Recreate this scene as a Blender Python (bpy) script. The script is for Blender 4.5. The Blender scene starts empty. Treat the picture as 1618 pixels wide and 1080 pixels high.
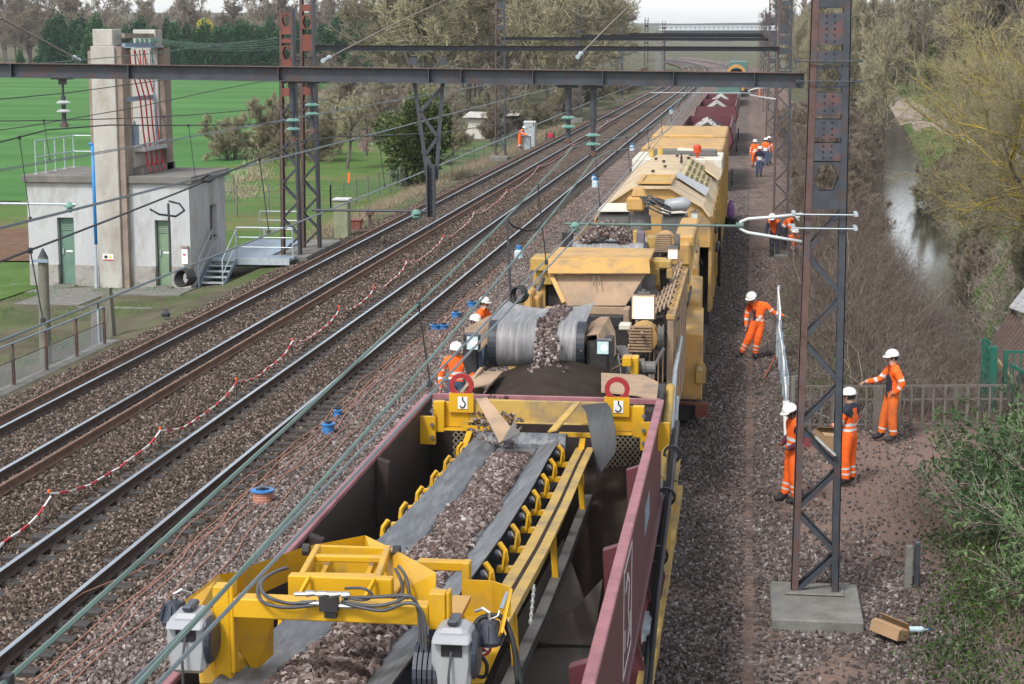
import bpy, bmesh, math, random
import numpy as np
from mathutils import Vector, Matrix

SC = bpy.context.scene
COL = SC.collection
R = math.radians

# ---------------------------------------------------------------- camera, sky, sun, exposure
cam_d = bpy.data.cameras.new('camera')
cam_o = bpy.data.objects.new('camera', cam_d)
COL.objects.link(cam_o)
cam_o.location = (0, 0, 7.9)
cam_o.rotation_euler = (R(90 - 9.4688), 0, R(7.447))
cam_d.sensor_width = 36
cam_d.lens = 63.63
cam_d.clip_start = 0.5
cam_d.clip_end = 9000
SC.camera = cam_o

SUN_EL, SUN_AZ = 50, 205           # overcast bright: the light comes from behind the bridge, on the left
w = bpy.data.worlds.new('World')
SC.world = w
w.use_nodes = True
wn = w.node_tree
for n in list(wn.nodes):
    wn.nodes.remove(n)
sky = wn.nodes.new('ShaderNodeTexSky')
sky.sky_type = 'NISHITA'
sky.sun_disc = False
sky.sun_elevation = R(SUN_EL)
sky.sun_rotation = R(SUN_AZ)
sky.air_density = 1.0
sky.dust_density = 1.2
sky.ozone_density = 1.0
hsv = wn.nodes.new('ShaderNodeHueSaturation')
hsv.inputs['Saturation'].default_value = 0.28
bg = wn.nodes.new('ShaderNodeBackground')
bg.inputs['Strength'].default_value = 0.125
wo = wn.nodes.new('ShaderNodeOutputWorld')
wn.links.new(sky.outputs[0], hsv.inputs['Color'])
wn.links.new(hsv.outputs[0], bg.inputs['Color'])
wn.links.new(bg.outputs[0], wo.inputs['Surface'])

sd = bpy.data.lights.new('sun', 'SUN')
sd.energy = 1.5
sd.angle = R(11)
sd.color = (1.0, 0.96, 0.91)
so = bpy.data.objects.new('sun', sd)
COL.objects.link(so)
so.location = (-30, -40, 60)
_d = Vector((math.sin(R(SUN_AZ)) * math.cos(R(SUN_EL)), math.cos(R(SUN_AZ)) * math.cos(R(SUN_EL)), math.sin(R(SUN_EL))))
so.rotation_euler = _d.to_track_quat('Z', 'Y').to_euler()

SC.view_settings.view_transform = 'Standard'
SC.view_settings.look = 'None'
SC.view_settings.exposure = 1.17
SC.view_settings.gamma = 1
SC.view_settings.use_curve_mapping = False
SC.render.engine = 'CYCLES'
SC.cycles.max_bounces = 5
SC.cycles.diffuse_bounces = 3
SC.cycles.glossy_bounces = 2
SC.cycles.transmission_bounces = 3
SC.cycles.transparent_max_bounces = 6
SC.cycles.volume_bounces = 0
SC.cycles.use_denoising = True

# ---------------------------------------------------------------- materials
MATS = {}
def mat(name, col, rough=0.6, var=0.15, scale=6.0, metal=0.0, bump=0.0, bscale=40.0, dirt=None, dirt_amt=0.5,
        dirt_scale=2.0, col2=None, emit=None, spec=0.4, stretch=None):
    """Noise-varied paint: base colour wandering by `var`, optional dirt colour in blotches, optional fine relief."""
    if name in MATS:
        return MATS[name]
    m = bpy.data.materials.new(name)
    m.use_nodes = True
    nt = m.node_tree
    b = nt.nodes['Principled BSDF']
    b.inputs['Roughness'].default_value = rough
    b.inputs['Metallic'].default_value = metal
    b.inputs['Specular IOR Level'].default_value = spec
    tc = nt.nodes.new('ShaderNodeTexCoord')
    src = tc.outputs['Object']
    if stretch:
        mp = nt.nodes.new('ShaderNodeMapping')
        mp.inputs['Scale'].default_value = stretch
        nt.links.new(src, mp.inputs['Vector'])
        src = mp.outputs[0]
    nz = nt.nodes.new('ShaderNodeTexNoise')
    nz.inputs['Scale'].default_value = scale
    nz.inputs['Detail'].default_value = 6
    nz.inputs['Roughness'].default_value = 0.65
    nt.links.new(src, nz.inputs['Vector'])
    rp = nt.nodes.new('ShaderNodeValToRGB')
    c2 = col2 if col2 else tuple(min(1, c * (1 + var)) for c in col)
    c1 = tuple(c * (1 - var) for c in col)
    rp.color_ramp.elements[0].position = 0.3
    rp.color_ramp.elements[1].position = 0.7
    rp.color_ramp.elements[0].color = (*c1, 1)
    rp.color_ramp.elements[1].color = (*c2, 1)
    nt.links.new(nz.outputs['Fac'], rp.inputs['Fac'])
    out = rp.outputs['Color']
    if dirt:
        n2 = nt.nodes.new('ShaderNodeTexNoise')
        n2.inputs['Scale'].default_value = dirt_scale
        n2.inputs['Detail'].default_value = 8
        n2.inputs['Roughness'].default_value = 0.7
        nt.links.new(src, n2.inputs['Vector'])
        r2 = nt.nodes.new('ShaderNodeValToRGB')
        p0 = 0.62 - 0.3 * dirt_amt
        r2.color_ramp.elements[0].position = p0
        r2.color_ramp.elements[1].position = p0 + 0.18
        nt.links.new(n2.outputs['Fac'], r2.inputs['Fac'])
        mx = nt.nodes.new('ShaderNodeMix')
        mx.data_type = 'RGBA'
        mx.inputs['B'].default_value = (*dirt, 1)
        nt.links.new(r2.outputs['Color'], mx.inputs['Factor'])
        nt.links.new(out, mx.inputs['A'])
        out = mx.outputs['Result']
    nt.links.new(out, b.inputs['Base Color'])
    if bump:
        n3 = nt.nodes.new('ShaderNodeTexNoise')
        n3.inputs['Scale'].default_value = bscale
        n3.inputs['Detail'].default_value = 5
        nt.links.new(src, n3.inputs['Vector'])
        bp = nt.nodes.new('ShaderNodeBump')
        bp.inputs['Strength'].default_value = bump
        bp.inputs['Distance'].default_value = 0.02
        nt.links.new(n3.outputs['Fac'], bp.inputs['Height'])
        nt.links.new(bp.outputs[0], b.inputs['Normal'])
    if emit:
        b.inputs['Emission Color'].default_value = (*emit[0], 1)
        b.inputs['Emission Strength'].default_value = emit[1]
    MATS[name] = m
    return m

def leafmat(name, c1, c2, c3, rough=0.6, scale=1.7):
    """Foliage or twigs: colour picked per clump from noise and per copy from the object's random number."""
    if name in MATS:
        return MATS[name]
    m = bpy.data.materials.new(name)
    m.use_nodes = True
    nt = m.node_tree
    b = nt.nodes['Principled BSDF']
    b.inputs['Roughness'].default_value = rough
    b.inputs['Specular IOR Level'].default_value = 0.2
    tc = nt.nodes.new('ShaderNodeTexCoord')
    nz = nt.nodes.new('ShaderNodeTexNoise')
    nz.inputs['Scale'].default_value = scale
    nz.inputs['Detail'].default_value = 8
    nz.inputs['Roughness'].default_value = 0.8
    nt.links.new(tc.outputs['Object'], nz.inputs['Vector'])
    oi = nt.nodes.new('ShaderNodeObjectInfo')
    ad = nt.nodes.new('ShaderNodeMath')
    ad.operation = 'MULTIPLY_ADD'
    ad.inputs[1].default_value = 0.22
    nt.links.new(oi.outputs['Random'], ad.inputs[0])
    nt.links.new(nz.outputs['Fac'], ad.inputs[2])
    rp = nt.nodes.new('ShaderNodeValToRGB')
    e = rp.color_ramp.elements
    e[0].position = 0.4
    e[0].color = (*c1, 1)
    e[1].position = 0.75
    e[1].color = (*c3, 1)
    k = e.new(0.58)
    k.color = (*c2, 1)
    nt.links.new(ad.outputs[0], rp.inputs['Fac'])
    nt.links.new(rp.outputs[0], b.inputs['Base Color'])
    MATS[name] = m
    return m

def stonemat(name, stops):
    """Loose stone: one tone per instance, fine grain inside it."""
    m = bpy.data.materials.new(name)
    m.use_nodes = True
    nt = m.node_tree
    b = nt.nodes['Principled BSDF']
    b.inputs['Roughness'].default_value = 0.85
    b.inputs['Specular IOR Level'].default_value = 0.25
    oi = nt.nodes.new('ShaderNodeObjectInfo')
    rp = nt.nodes.new('ShaderNodeValToRGB')
    e = rp.color_ramp.elements
    e[0].position, e[0].color = stops[0][0], (*stops[0][1], 1)
    e[1].position, e[1].color = stops[-1][0], (*stops[-1][1], 1)
    for p, c in stops[1:-1]:
        k = e.new(p)
        k.color = (*c, 1)
    nt.links.new(oi.outputs['Random'], rp.inputs['Fac'])
    tc = nt.nodes.new('ShaderNodeTexCoord')
    nz = nt.nodes.new('ShaderNodeTexNoise')
    nz.inputs['Scale'].default_value = 1.2
    nz.inputs['Detail'].default_value = 4
    nt.links.new(tc.outputs['Object'], nz.inputs['Vector'])
    mx = nt.nodes.new('ShaderNodeMix')
    mx.data_type = 'RGBA'
    mx.blend_type = 'MULTIPLY'
    mx.inputs['Factor'].default_value = 0.25
    nt.links.new(rp.outputs[0], mx.inputs['A'])
    nt.links.new(nz.outputs['Fac'], mx.inputs['B'])
    nt.links.new(mx.outputs['Result'], b.inputs['Base Color'])
    return m

# ---------------------------------------------------------------- mesh builder
class MB:
    def __init__(s):
        s.v, s.f, s.m = [], [], []
    def face(s, pts, mi=0):
        b = len(s.v)
        s.v += [tuple(p) for p in pts]
        s.f.append(tuple(range(b, b + len(pts))))
        s.m.append(mi)
    def hexa(s, p, mi=0):
        """eight corners: bottom four anticlockwise, then the top four above them"""
        b = len(s.v)
        s.v += [tuple(q) for q in p]
        for f in ((3, 2, 1, 0), (4, 5, 6, 7), (0, 1, 5, 4), (1, 2, 6, 5), (2, 3, 7, 6), (3, 0, 4, 7)):
            s.f.append(tuple(b + i for i in f))
            s.m.append(mi)
        return s
    def box(s, x0, x1, y0, y1, z0, z1, mi=0):
        return s.hexa([(x0, y0, z0), (x1, y0, z0), (x1, y1, z0), (x0, y1, z0),
                       (x0, y0, z1), (x1, y0, z1), (x1, y1, z1), (x0, y1, z1)], mi)
    def bar(s, p, q, w, h=None, up=(0, 0, 1), mi=0):
        p, q = Vector(p), Vector(q)
        h = w if h is None else h
        d = (q - p).normalized()
        u = Vector(up)
        if abs(d.dot(u)) > 0.98:
            u = Vector((0, 1, 0))
        sd_ = d.cross(u).normalized()
        u = sd_.cross(d).normalized()
        a, b = sd_ * w / 2, u * h / 2
        return s.hexa([p - a - b, p + a - b, q + a - b, q - a - b, p - a + b, p + a + b, q + a + b, q - a + b], mi)
    def prism(s, poly, ext, mi=0):
        """flat outline `poly` (3-D points) pushed along `ext`"""
        e = Vector(ext)
        n = len(poly)
        b = len(s.v)
        s.v += [tuple(p) for p in poly] + [tuple(Vector(p) + e) for p in poly]
        s.f.append(tuple(range(b + n - 1, b - 1, -1)))
        s.f.append(tuple(range(b + n, b + 2 * n)))
        s.m += [mi, mi]
        for i in range(n):
            j = (i + 1) % n
            s.f.append((b + i, b + j, b + n + j, b + n + i))
            s.m.append(mi)
        return s
    def cyl(s, p, q, r0, r1=None, n=12, mi=0, cap=True):
        p, q = Vector(p), Vector(q)
        r1 = r0 if r1 is None else r1
        d = (q - p).normalized()
        u = Vector((0, 0, 1)) if abs(d.z) < 0.9 else Vector((1, 0, 0))
        a = d.cross(u).normalized()
        c = a.cross(d)
        b = len(s.v)
        for k in range(n):
            t = 2 * math.pi * k / n
            o = a * math.cos(t) + c * math.sin(t)
            s.v += [tuple(p + o * r0), tuple(q + o * r1)]
        for k in range(n):
            j = (k + 1) % n
            s.f.append((b + 2 * k, b + 2 * j, b + 2 * j + 1, b + 2 * k + 1))
            s.m.append(mi)
        if cap:
            s.f.append(tuple(b + 2 * k for k in range(n - 1, -1, -1)))
            s.f.append(tuple(b + 2 * k + 1 for k in range(n)))
            s.m += [mi, mi]
        return s
    def lathe(s, c, prof, n=14, axis=(0, 0, 1), mi=0):
        for (h0, r0), (h1, r1) in zip(prof[:-1], prof[1:]):
            a = Vector(c) + Vector(axis) * h0
            b = Vector(c) + Vector(axis) * h1
            if (b - a).length < 1e-6:
                b = a + Vector(axis) * 1e-4
            s.cyl(a, b, max(r0, 1e-4), max(r1, 1e-4), n, mi, cap=False)
        s.cyl(Vector(c) + Vector(axis) * (prof[-1][0] - 1e-4), Vector(c) + Vector(axis) * prof[-1][0], max(prof[-1][1], 1e-4), None, n, mi)
        return s
    def tube(s, pts, r, n=6, mi=0):
        pts = [Vector(p) for p in pts]
        b = len(s.v)
        prev = None
        for i, p in enumerate(pts):
            d = (pts[min(i + 1, len(pts) - 1)] - pts[max(i - 1, 0)]).normalized()
            if prev is None:
                u = Vector((0, 0, 1)) if abs(d.z) < 0.9 else Vector((1, 0, 0))
                a = d.cross(u).normalized()
            else:
                a = (prev - d * prev.dot(d)).normalized()
            prev = a
            c = a.cross(d)
            rr = r[i] if isinstance(r, (list, tuple)) else r
            for k in range(n):
                t = 2 * math.pi * k / n
                s.v.append(tuple(p + (a * math.cos(t) + c * math.sin(t)) * rr))
        for i in range(len(pts) - 1):
            for k in range(n):
                j = (k + 1) % n
                s.f.append((b + i * n + k, b + i * n + j, b + (i + 1) * n + j, b + (i + 1) * n + k))
                s.m.append(mi)
        s.f.append(tuple(b + k for k in range(n - 1, -1, -1)))
        s.f.append(tuple(b + (len(pts) - 1) * n + k for k in range(n)))
        s.m += [mi, mi]
        return s
    def ring(s, c, r0, r1, ext, n=20, a0=0, a1=2 * math.pi, u=(1, 0, 0), v=(0, 0, 1), mi=0):
        """flat ring (or arc of one) between radii r0 and r1, given thickness `ext`"""
        c, u, v, e = Vector(c), Vector(u), Vector(v), Vector(ext)
        for k in range(n):
            t0 = a0 + (a1 - a0) * k / n
            t1 = a0 + (a1 - a0) * (k + 1) / n
            q = [c + (u * math.cos(t) + v * math.sin(t)) * r for r, t in ((r0, t0), (r1, t0), (r1, t1), (r0, t1))]
            s.hexa(q + [p + e for p in q], mi)
        return s
    def sheet(s, rows, mi=0):
        """grid of points -> quads"""
        b = len(s.v)
        nx = len(rows[0])
        for r_ in rows:
            s.v += [tuple(p) for p in r_]
        for i in range(len(rows) - 1):
            for j in range(nx - 1):
                s.f.append((b + i * nx + j, b + i * nx + j + 1, b + (i + 1) * nx + j + 1, b + (i + 1) * nx + j))
                s.m.append(mi)
        return s
    def mesh(s, name, mats, org=(0, 0, 0), smooth=False):
        me = bpy.data.meshes.new(name)
        o = Vector(org)
        me.from_pydata([tuple(Vector(p) - o) for p in s.v], [], s.f)
        for m_ in (mats if isinstance(mats, (list, tuple)) else [mats]):
            me.materials.append(m_)
        me.polygons.foreach_set('material_index', s.m)
        bm = bmesh.new()
        bm.from_mesh(me)
        bmesh.ops.recalc_face_normals(bm, faces=bm.faces)
        bm.to_mesh(me)
        bm.free()
        if smooth:
            me.polygons.foreach_set('use_smooth', [True] * len(me.polygons))
        me.update()
        return me

ORG = {}
def thing(name, label, cat, loc=(0, 0, 0), group=None, rz=0.0):
    o = bpy.data.objects.new(name, None)
    COL.objects.link(o)
    o.location = loc
    o.rotation_euler = (0, 0, rz)
    o.empty_display_size = 0.2
    o['label'] = label
    o['category'] = cat
    if group:
        o['group'] = group
    ORG[o.name] = tuple(loc) if rz == 0 else (0, 0, 0)
    return o
def put(name, me, parent=None, bevel=0.0):
    o = bpy.data.objects.new(name, me)
    COL.objects.link(o)
    if parent is not None:
        o.parent = parent
    if bevel:
        md = o.modifiers.new('edge', 'BEVEL')
        md.width = bevel
        md.segments = 1
        md.limit_method = 'ANGLE'
        md.harden_normals = False
    return o
def part(name, mb, mats, parent, smooth=False, bevel=0.0, label=None):
    """a part in world coordinates, stored relative to its thing's base"""
    org = ORG[parent.name]
    o = put(name, mb.mesh(name, mats, org, smooth), parent, bevel)
    ORG[o.name] = org
    if label:
        o['label'] = label
    return o
def single(name, mb, mats, label, cat, loc=(0, 0, 0), group=None, smooth=False, bevel=0.0):
    o = put(name, mb.mesh(name, mats, loc, smooth), None, bevel)
    o.location = loc
    o['label'] = label
    o['category'] = cat
    if group:
        o['group'] = group
    ORG[o.name] = tuple(loc)
    return o
def setting(name, me, label, kind='structure'):
    o = put(name, me)
    o['label'] = label
    o['kind'] = kind
    ORG[o.name] = (0, 0, 0)
    return o
def dup(o, loc=None, rz=None, label=None, group=None, scale=None, parent=None):
    c = o.copy()
    COL.objects.link(c)
    if parent is not None:
        c.parent = parent
    for ch in o.children:
        dup(ch, parent=c)
    if loc is not None:
        c.location = loc
    if rz is not None:
        c.rotation_euler = (0, 0, rz)
    if scale is not None:
        c.scale = scale if isinstance(scale, (tuple, list)) else (scale,) * 3
    if label:
        c['label'] = label
    if group:
        c['group'] = group
    return c

def npmesh(name, V, F, mats, mi=None, smooth=False):
    """fast mesh from arrays: F is (n,3) or (n,4)"""
    me = bpy.data.meshes.new(name)
    k = F.shape[1]
    me.vertices.add(len(V))
    me.vertices.foreach_set('co', np.ascontiguousarray(V, dtype=np.float32).ravel())
    me.loops.add(F.size)
    me.loops.foreach_set('vertex_index', np.ascontiguousarray(F, dtype=np.int32).ravel())
    me.polygons.add(len(F))
    me.polygons.foreach_set('loop_start', np.arange(0, F.size, k, dtype=np.int32))
    for m_ in (mats if isinstance(mats, (list, tuple)) else [mats]):
        me.materials.append(m_)
    if mi is not None:
        me.polygons.foreach_set('material_index', np.asarray(mi, dtype=np.int32))
    if smooth:
        me.polygons.foreach_set('use_smooth', np.ones(len(F), dtype=bool))
    me.update(calc_edges=True)
    me.validate()
    return me
def fbm(x, y, seed=0, oct_=4):
    """cheap value noise for ground shapes"""
    x, y = np.asarray(x, float), np.asarray(y, float)
    tot, amp, n = 0, 1.0, 0.0
    for o in range(oct_):
        xi, yi = np.floor(x), np.floor(y)
        xf, yf = x - xi, y - yi
        def h(a, b):
            t = np.sin(a * 127.1 + b * 311.7 + (seed + o) * 74.7) * 43758.5453
            return t - np.floor(t)
        u, v = xf * xf * (3 - 2 * xf), yf * yf * (3 - 2 * yf)
        tot = tot + amp * ((h(xi, yi) * (1 - u) + h(xi + 1, yi) * u) * (1 - v) + (h(xi, yi + 1) * (1 - u) + h(xi + 1, yi + 1) * u) * v)
        n += amp
        amp *= 0.5
        x, y = x * 2.03, y * 2.03
    return tot / n


# ---------------------------------------------------------------- the ground
def river_x(y):
    return np.interp(y, [36, 45, 54, 86, 98, 130, 160, 210, 260, 400], [6.4, 6.3, 6.3, 7.9, 8.5, 10.8, 12.9, 15.9, 18.6, 26.0])
def river_hw(y):
    return np.interp(y, [36, 45, 60, 90, 130, 160, 210, 400], [0.7, 0.6, 0.6, 1.5, 1.3, 0.9, 0.55, 0.5])
def ground_z(x, y):
    x, y = np.asarray(x, float), np.asarray(y, float)
    z = -0.07 + 0.12 * (fbm(x * 0.35, y * 0.35, 3) - 0.5) * np.clip((np.abs(x + 6) - 9) / 4, 0, 1)
    d = np.abs(x - river_x(y)) - river_hw(y)
    t = np.clip(1 - d / 2.7, 0, 1)
    t = t * t * (3 - 2 * t) * np.clip((y - 39.5) / 3, 0, 1)
    z = z * (1 - t) - 2.3 * t
    e = np.clip((-16.9 - x) / 1.5, 0, 1)
    z = z - 0.5 * e * e * (3 - 2 * e)
    z = z + np.clip((x - 13) / 30, 0, 1) * 0.5 * np.clip((y - 60) / 60, 0, 1)
    z = z + np.clip((y - 500) / 900, 0, 1) ** 1.3 * 26 * np.clip((-60 - x) / 200, 0, 1)
    z = z + np.clip((y - 700) / 2500, 0, 1) ** 1.2 * 20
    return z
def axis(a, step, b, far0, far1, g=1.35):
    c = list(np.arange(a, b + 1e-6, step))
    s, p = step, a
    lo = []
    while p > far0:
        s *= g
        p -= s
        lo.append(p)
    s, p = step, b
    hi = []
    while p < far1:
        s *= g
        p += s
        hi.append(p)
    return np.array(lo[::-1] + c + hi)
gx, gy = axis(-22, 0.8, 24, -2500, 2500), axis(6, 1.0, 300, -60, 5000, 1.12)
GX, GY = np.meshgrid(gx, gy)
GZ = ground_z(GX, GY)
def gridfaces(nx, ny):
    i = np.arange((ny - 1) * (nx - 1))
    a = (i // (nx - 1)) * nx + i % (nx - 1)
    return np.stack([a, a + 1, a + nx + 1, a + nx], 1)
m_ground = mat('ground_soil_grass', (0.1, 0.09, 0.06), 0.95, 0.35, 0.5, bump=0.6, bscale=14,
               dirt=(0.06, 0.1, 0.025), dirt_amt=0.42, dirt_scale=0.22, spec=0.1)
setting('ground', npmesh('ground', np.stack([GX.ravel(), GY.ravel(), GZ.ravel()], 1), gridfaces(len(gx), len(gy)), m_ground, smooth=True),
        'brown and green ground on both sides of the railway')

def flat(name, pts, z, m, label, step=None, kind='structure'):
    mb = MB()
    mb.face([(x, y, z) for x, y in pts])
    return setting(name, mb.mesh(name, m), label, kind)
m_hill = mat('wooded_hill', (0.035, 0.045, 0.03), 0.95, 0.5, 0.02, spec=0.05)
xs_ = np.linspace(-2400, 2400, 60)
rows = [[(x, y, -1 + h * (0.55 + 0.9 * float(fbm(x * 0.0016 + k, k * 1.7, 61, 5)))) for x in xs_] for k, (y, h) in enumerate(((1500, 0), (1750, 8), (2100, 13), (2600, 15), (3300, 34), (4200, 44), (4900, 10)))]
setting('hills', MB().sheet(rows).mesh('hills', m_hill, smooth=True), 'low wooded hills closing the view beyond the bridge')
# crop field: follows the ground, 5 cm above it
m_crop = mat('young_crop', (0.062, 0.16, 0.042), 0.9, 0.3, 0.05, bump=0.5, bscale=3, dirt=(0.045, 0.135, 0.032), dirt_amt=0.35, dirt_scale=0.5, spec=0.1, stretch=(0.35, 1.6, 1))
rows = []
for y in np.r_[np.arange(92, 200, 6), np.arange(200, 475, 12)]:
    xr = np.interp(y, [92, 110, 170, 300, 440, 470], [-27.5, -31, -46, -72, -100, -104])
    xs = xr - np.r_[0, 3, 8, 16, 30, 50, 80, 120, 180, 260]
    rows.append([(x, y, float(ground_z(x, y)) + 0.05) for x in xs])
setting('field', MB().sheet(rows).mesh('field', m_crop, smooth=True), 'bright green crop field beyond the substation hut')
m_lawn = mat('garden_lawn', (0.075, 0.135, 0.034), 0.95, 0.25, 0.8, bump=0.5, bscale=20, dirt=(0.15, 0.13, 0.06), dirt_amt=0.42, dirt_scale=0.16, spec=0.1)
def lawn(name, x0, x1, y0, y1, nx, ny, m, label, wob=1.0, dz=0.04):
    rows = []
    for j in range(ny + 1):
        y = y0 + (y1 - y0) * j / ny
        a = x0 + wob * (float(fbm(y * 0.3, 1.3, 5)) - 0.5) * 2
        b = x1 + wob * (float(fbm(y * 0.3, 9.3, 6)) - 0.5) * 2
        rows.append([(a + (b - a) * i / nx, y, float(ground_z(a + (b - a) * i / nx, y)) + dz) for i in range(nx + 1)])
    return setting(name, MB().sheet(rows).mesh(name, m, smooth=True), label)
lawn('garden_lawn', -38, -18.6, 66.5, 150, 14, 30, m_lawn, 'patchy green lawn of the garden behind the lattice masts')
lawn('verge_lawn', -36, -24.2, 48, 66.2, 8, 10, m_lawn, 'grass left of the substation hut', 0.4)
m_plough = mat('ploughed_earth', (0.14, 0.085, 0.055), 0.95, 0.3, 3, bump=0.8, bscale=6, spec=0.1)
lawn('ploughed_strip', -34, -25.2, 66.4, 78, 8, 8, m_plough, 'bare ploughed earth strip beside the hut', 0.4, 0.07)
m_bank = mat('bank_grass', (0.065, 0.12, 0.03), 0.95, 0.3, 1.2, bump=0.6, bscale=20, dirt=(0.11, 0.1, 0.05), dirt_amt=0.4, dirt_scale=0.4, spec=0.1)
def strip(name, ys, xc, hw, dz, m, label, nx=4, kind='structure'):
    rows = []
    for y in ys:
        c, h = float(xc(y)), float(hw(y))
        rows.append([(c - h + 2 * h * i / nx, y, (float(ground_z(c - h + 2 * h * i / nx, y)) if dz is not None else 0) + (dz or 0)) for i in range(nx + 1)])
    return setting(name, MB().sheet(rows).mesh(name, m, smooth=True), label, kind)
strip('bank_grass', np.arange(70, 300, 4), lambda y: river_x(y) + river_hw(y) + 2.0 + (y - 70) * 0.004, lambda y: 1.7, 0.12, m_bank, 'green grass bank between the stream and the path', 8)
def path_x(y):
    return np.interp(y, [90, 115, 183, 272, 390, 420], [17.6, 17.4, 17.9, 20.3, 22.2, 22.6])
m_path = mat('path_gravel', (0.34, 0.28, 0.24), 0.95, 0.15, 2, bump=0.4, bscale=30, dirt=(0.22, 0.18, 0.14), dirt_amt=0.3, dirt_scale=0.5, spec=0.1)
strip('footpath', np.arange(88, 420, 5), path_x, lambda y: 1.3 + 0.25 * math.sin(y * 0.21), 0.16, m_path, 'pale gravel footpath beside the stream')
strip('meadow', np.arange(90, 330, 6), lambda y: path_x(y) + 5.4, lambda y: 3.6, 0.12, m_bank, 'grass beyond the gravel path', 8)

# stream
m_water = bpy.data.materials.new('stream_water')
m_water.use_nodes = True
_b = m_water.node_tree.nodes['Principled BSDF']
_b.inputs['Base Color'].default_value = (0.035, 0.036, 0.026, 1)
_b.inputs['Roughness'].default_value = 0.1
_b.inputs['IOR'].default_value = 1.33
_n = m_water.node_tree.nodes.new('ShaderNodeTexNoise')
_n.inputs['Scale'].default_value = 2.2
_n.inputs['Detail'].default_value = 4
_p = m_water.node_tree.nodes.new('ShaderNodeBump')
_p.inputs['Strength'].default_value = 0.12
_p.inputs['Distance'].default_value = 0.05
_tc = m_water.node_tree.nodes.new('ShaderNodeTexCoord')
m_water.node_tree.links.new(_tc.outputs['Object'], _n.inputs['Vector'])
m_water.node_tree.links.new(_n.outputs['Fac'], _p.inputs['Height'])
m_water.node_tree.links.new(_p.outputs[0], _b.inputs['Normal'])
rows = [[(float(river_x(y)) + s * (float(river_hw(y)) + 0.9), y, -1.8) for s in (-1, -0.3, 0.3, 1)] for y in np.arange(41, 400, 3)]
setting('stream', MB().sheet(rows).mesh('stream', m_water, smooth=True), 'still stream between the bramble bank and the willows')

# ---------------------------------------------------------------- ballast
def ballastmat(name, stops, scale=17.0):
    m = bpy.data.materials.new(name)
    m.use_nodes = True
    nt = m.node_tree
    b = nt.nodes['Principled BSDF']
    b.inputs['Roughness'].default_value = 0.9
    b.inputs['Specular IOR Level'].default_value = 0.2
    tc = nt.nodes.new('ShaderNodeTexCoord')
    vo = nt.nodes.new('ShaderNodeTexVoronoi')
    vo.inputs['Scale'].default_value = scale
    nt.links.new(tc.outputs['Object'], vo.inputs['Vector'])
    sep = nt.nodes.new('ShaderNodeSeparateColor')
    nt.links.new(vo.outputs['Color'], sep.inputs[0])
    rp = nt.nodes.new('ShaderNodeValToRGB')
    e = rp.color_ramp.elements
    e[0].position, e[0].color = stops[0][0], (*stops[0][1], 1)
    e[1].position, e[1].color = stops[-1][0], (*stops[-1][1], 1)
    for p, c in stops[1:-1]:
        k = e.new(p)
        k.color = (*c, 1)
    nt.links.new(sep.outputs[0], rp.inputs[0])
    # wandering darker / rustier blotches
    nz = nt.nodes.new('ShaderNodeTexNoise')
    nz.inputs['Scale'].default_value = 0.9
    nz.inputs['Detail'].default_value = 6
    nt.links.new(tc.outputs['Object'], nz.inputs['Vector'])
    r2 = nt.nodes.new('ShaderNodeValToRGB')
    r2.color_ramp.elements[0].position = 0.35
    r2.color_ramp.elements[0].color = (0.55, 0.5, 0.46, 1)
    r2.color_ramp.elements[1].position = 0.65
    r2.color_ramp.elements[1].color = (1.1, 1.05, 1.0, 1)
    nt.links.new(nz.outputs['Fac'], r2.inputs['Fac'])
    mx = nt.nodes.new('ShaderNodeMix')
    mx.data_type = 'RGBA'
    mx.blend_type = 'MULTIPLY'
    mx.inputs['Factor'].default_value = 1
    nt.links.new(rp.outputs[0], mx.inputs['A'])
    nt.links.new(r2.outputs[0], mx.inputs['B'])
    at = nt.nodes.new('ShaderNodeAttribute')
    at.attribute_name = 'dirt'
    m3 = nt.nodes.new('ShaderNodeMix')
    m3.data_type = 'RGBA'
    m3.inputs['B'].default_value = (0.19, 0.128, 0.104, 1)
    nt.links.new(at.outputs['Fac'], m3.inputs['Factor'])
    nt.links.new(mx.outputs['Result'], m3.inputs['A'])
    nt.links.new(m3.outputs['Result'], b.inputs['Base Color'])
    bp = nt.nodes.new('ShaderNodeBump')
    bp.inputs['Strength'].default_value = 1.0
    bp.inputs['Distance'].default_value = 0.03
    bp.invert = True
    nt.links.new(vo.outputs['Distance'], bp.inputs['Height'])
    nt.links.new(bp.outputs[0], b.inputs['Normal'])
    return m
OLD = [(0.0, (0.028, 0.021, 0.016)), (0.4, (0.075, 0.055, 0.042)), (0.75, (0.14, 0.105, 0.082)), (0.93, (0.26, 0.2, 0.165)), (1.0, (0.36, 0.31, 0.27))]
NEW = [(0.0, (0.07, 0.055, 0.05)), (0.35, (0.135, 0.105, 0.096)), (0.7, (0.21, 0.168, 0.155)), (0.92, (0.31, 0.262, 0.245)), (1.0, (0.45, 0.41, 0.39))]
DRK = [(0.0, (0.06, 0.048, 0.045)), (0.45, (0.115, 0.092, 0.086)), (0.8, (0.18, 0.148, 0.138)), (0.95, (0.27, 0.235, 0.22)), (1.0, (0.38, 0.36, 0.35))]
m_bold, m_bnew, m_bdrk = ballastmat('old_ballast', OLD), ballastmat('new_ballast', NEW), ballastmat('dark_ballast', DRK)

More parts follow.
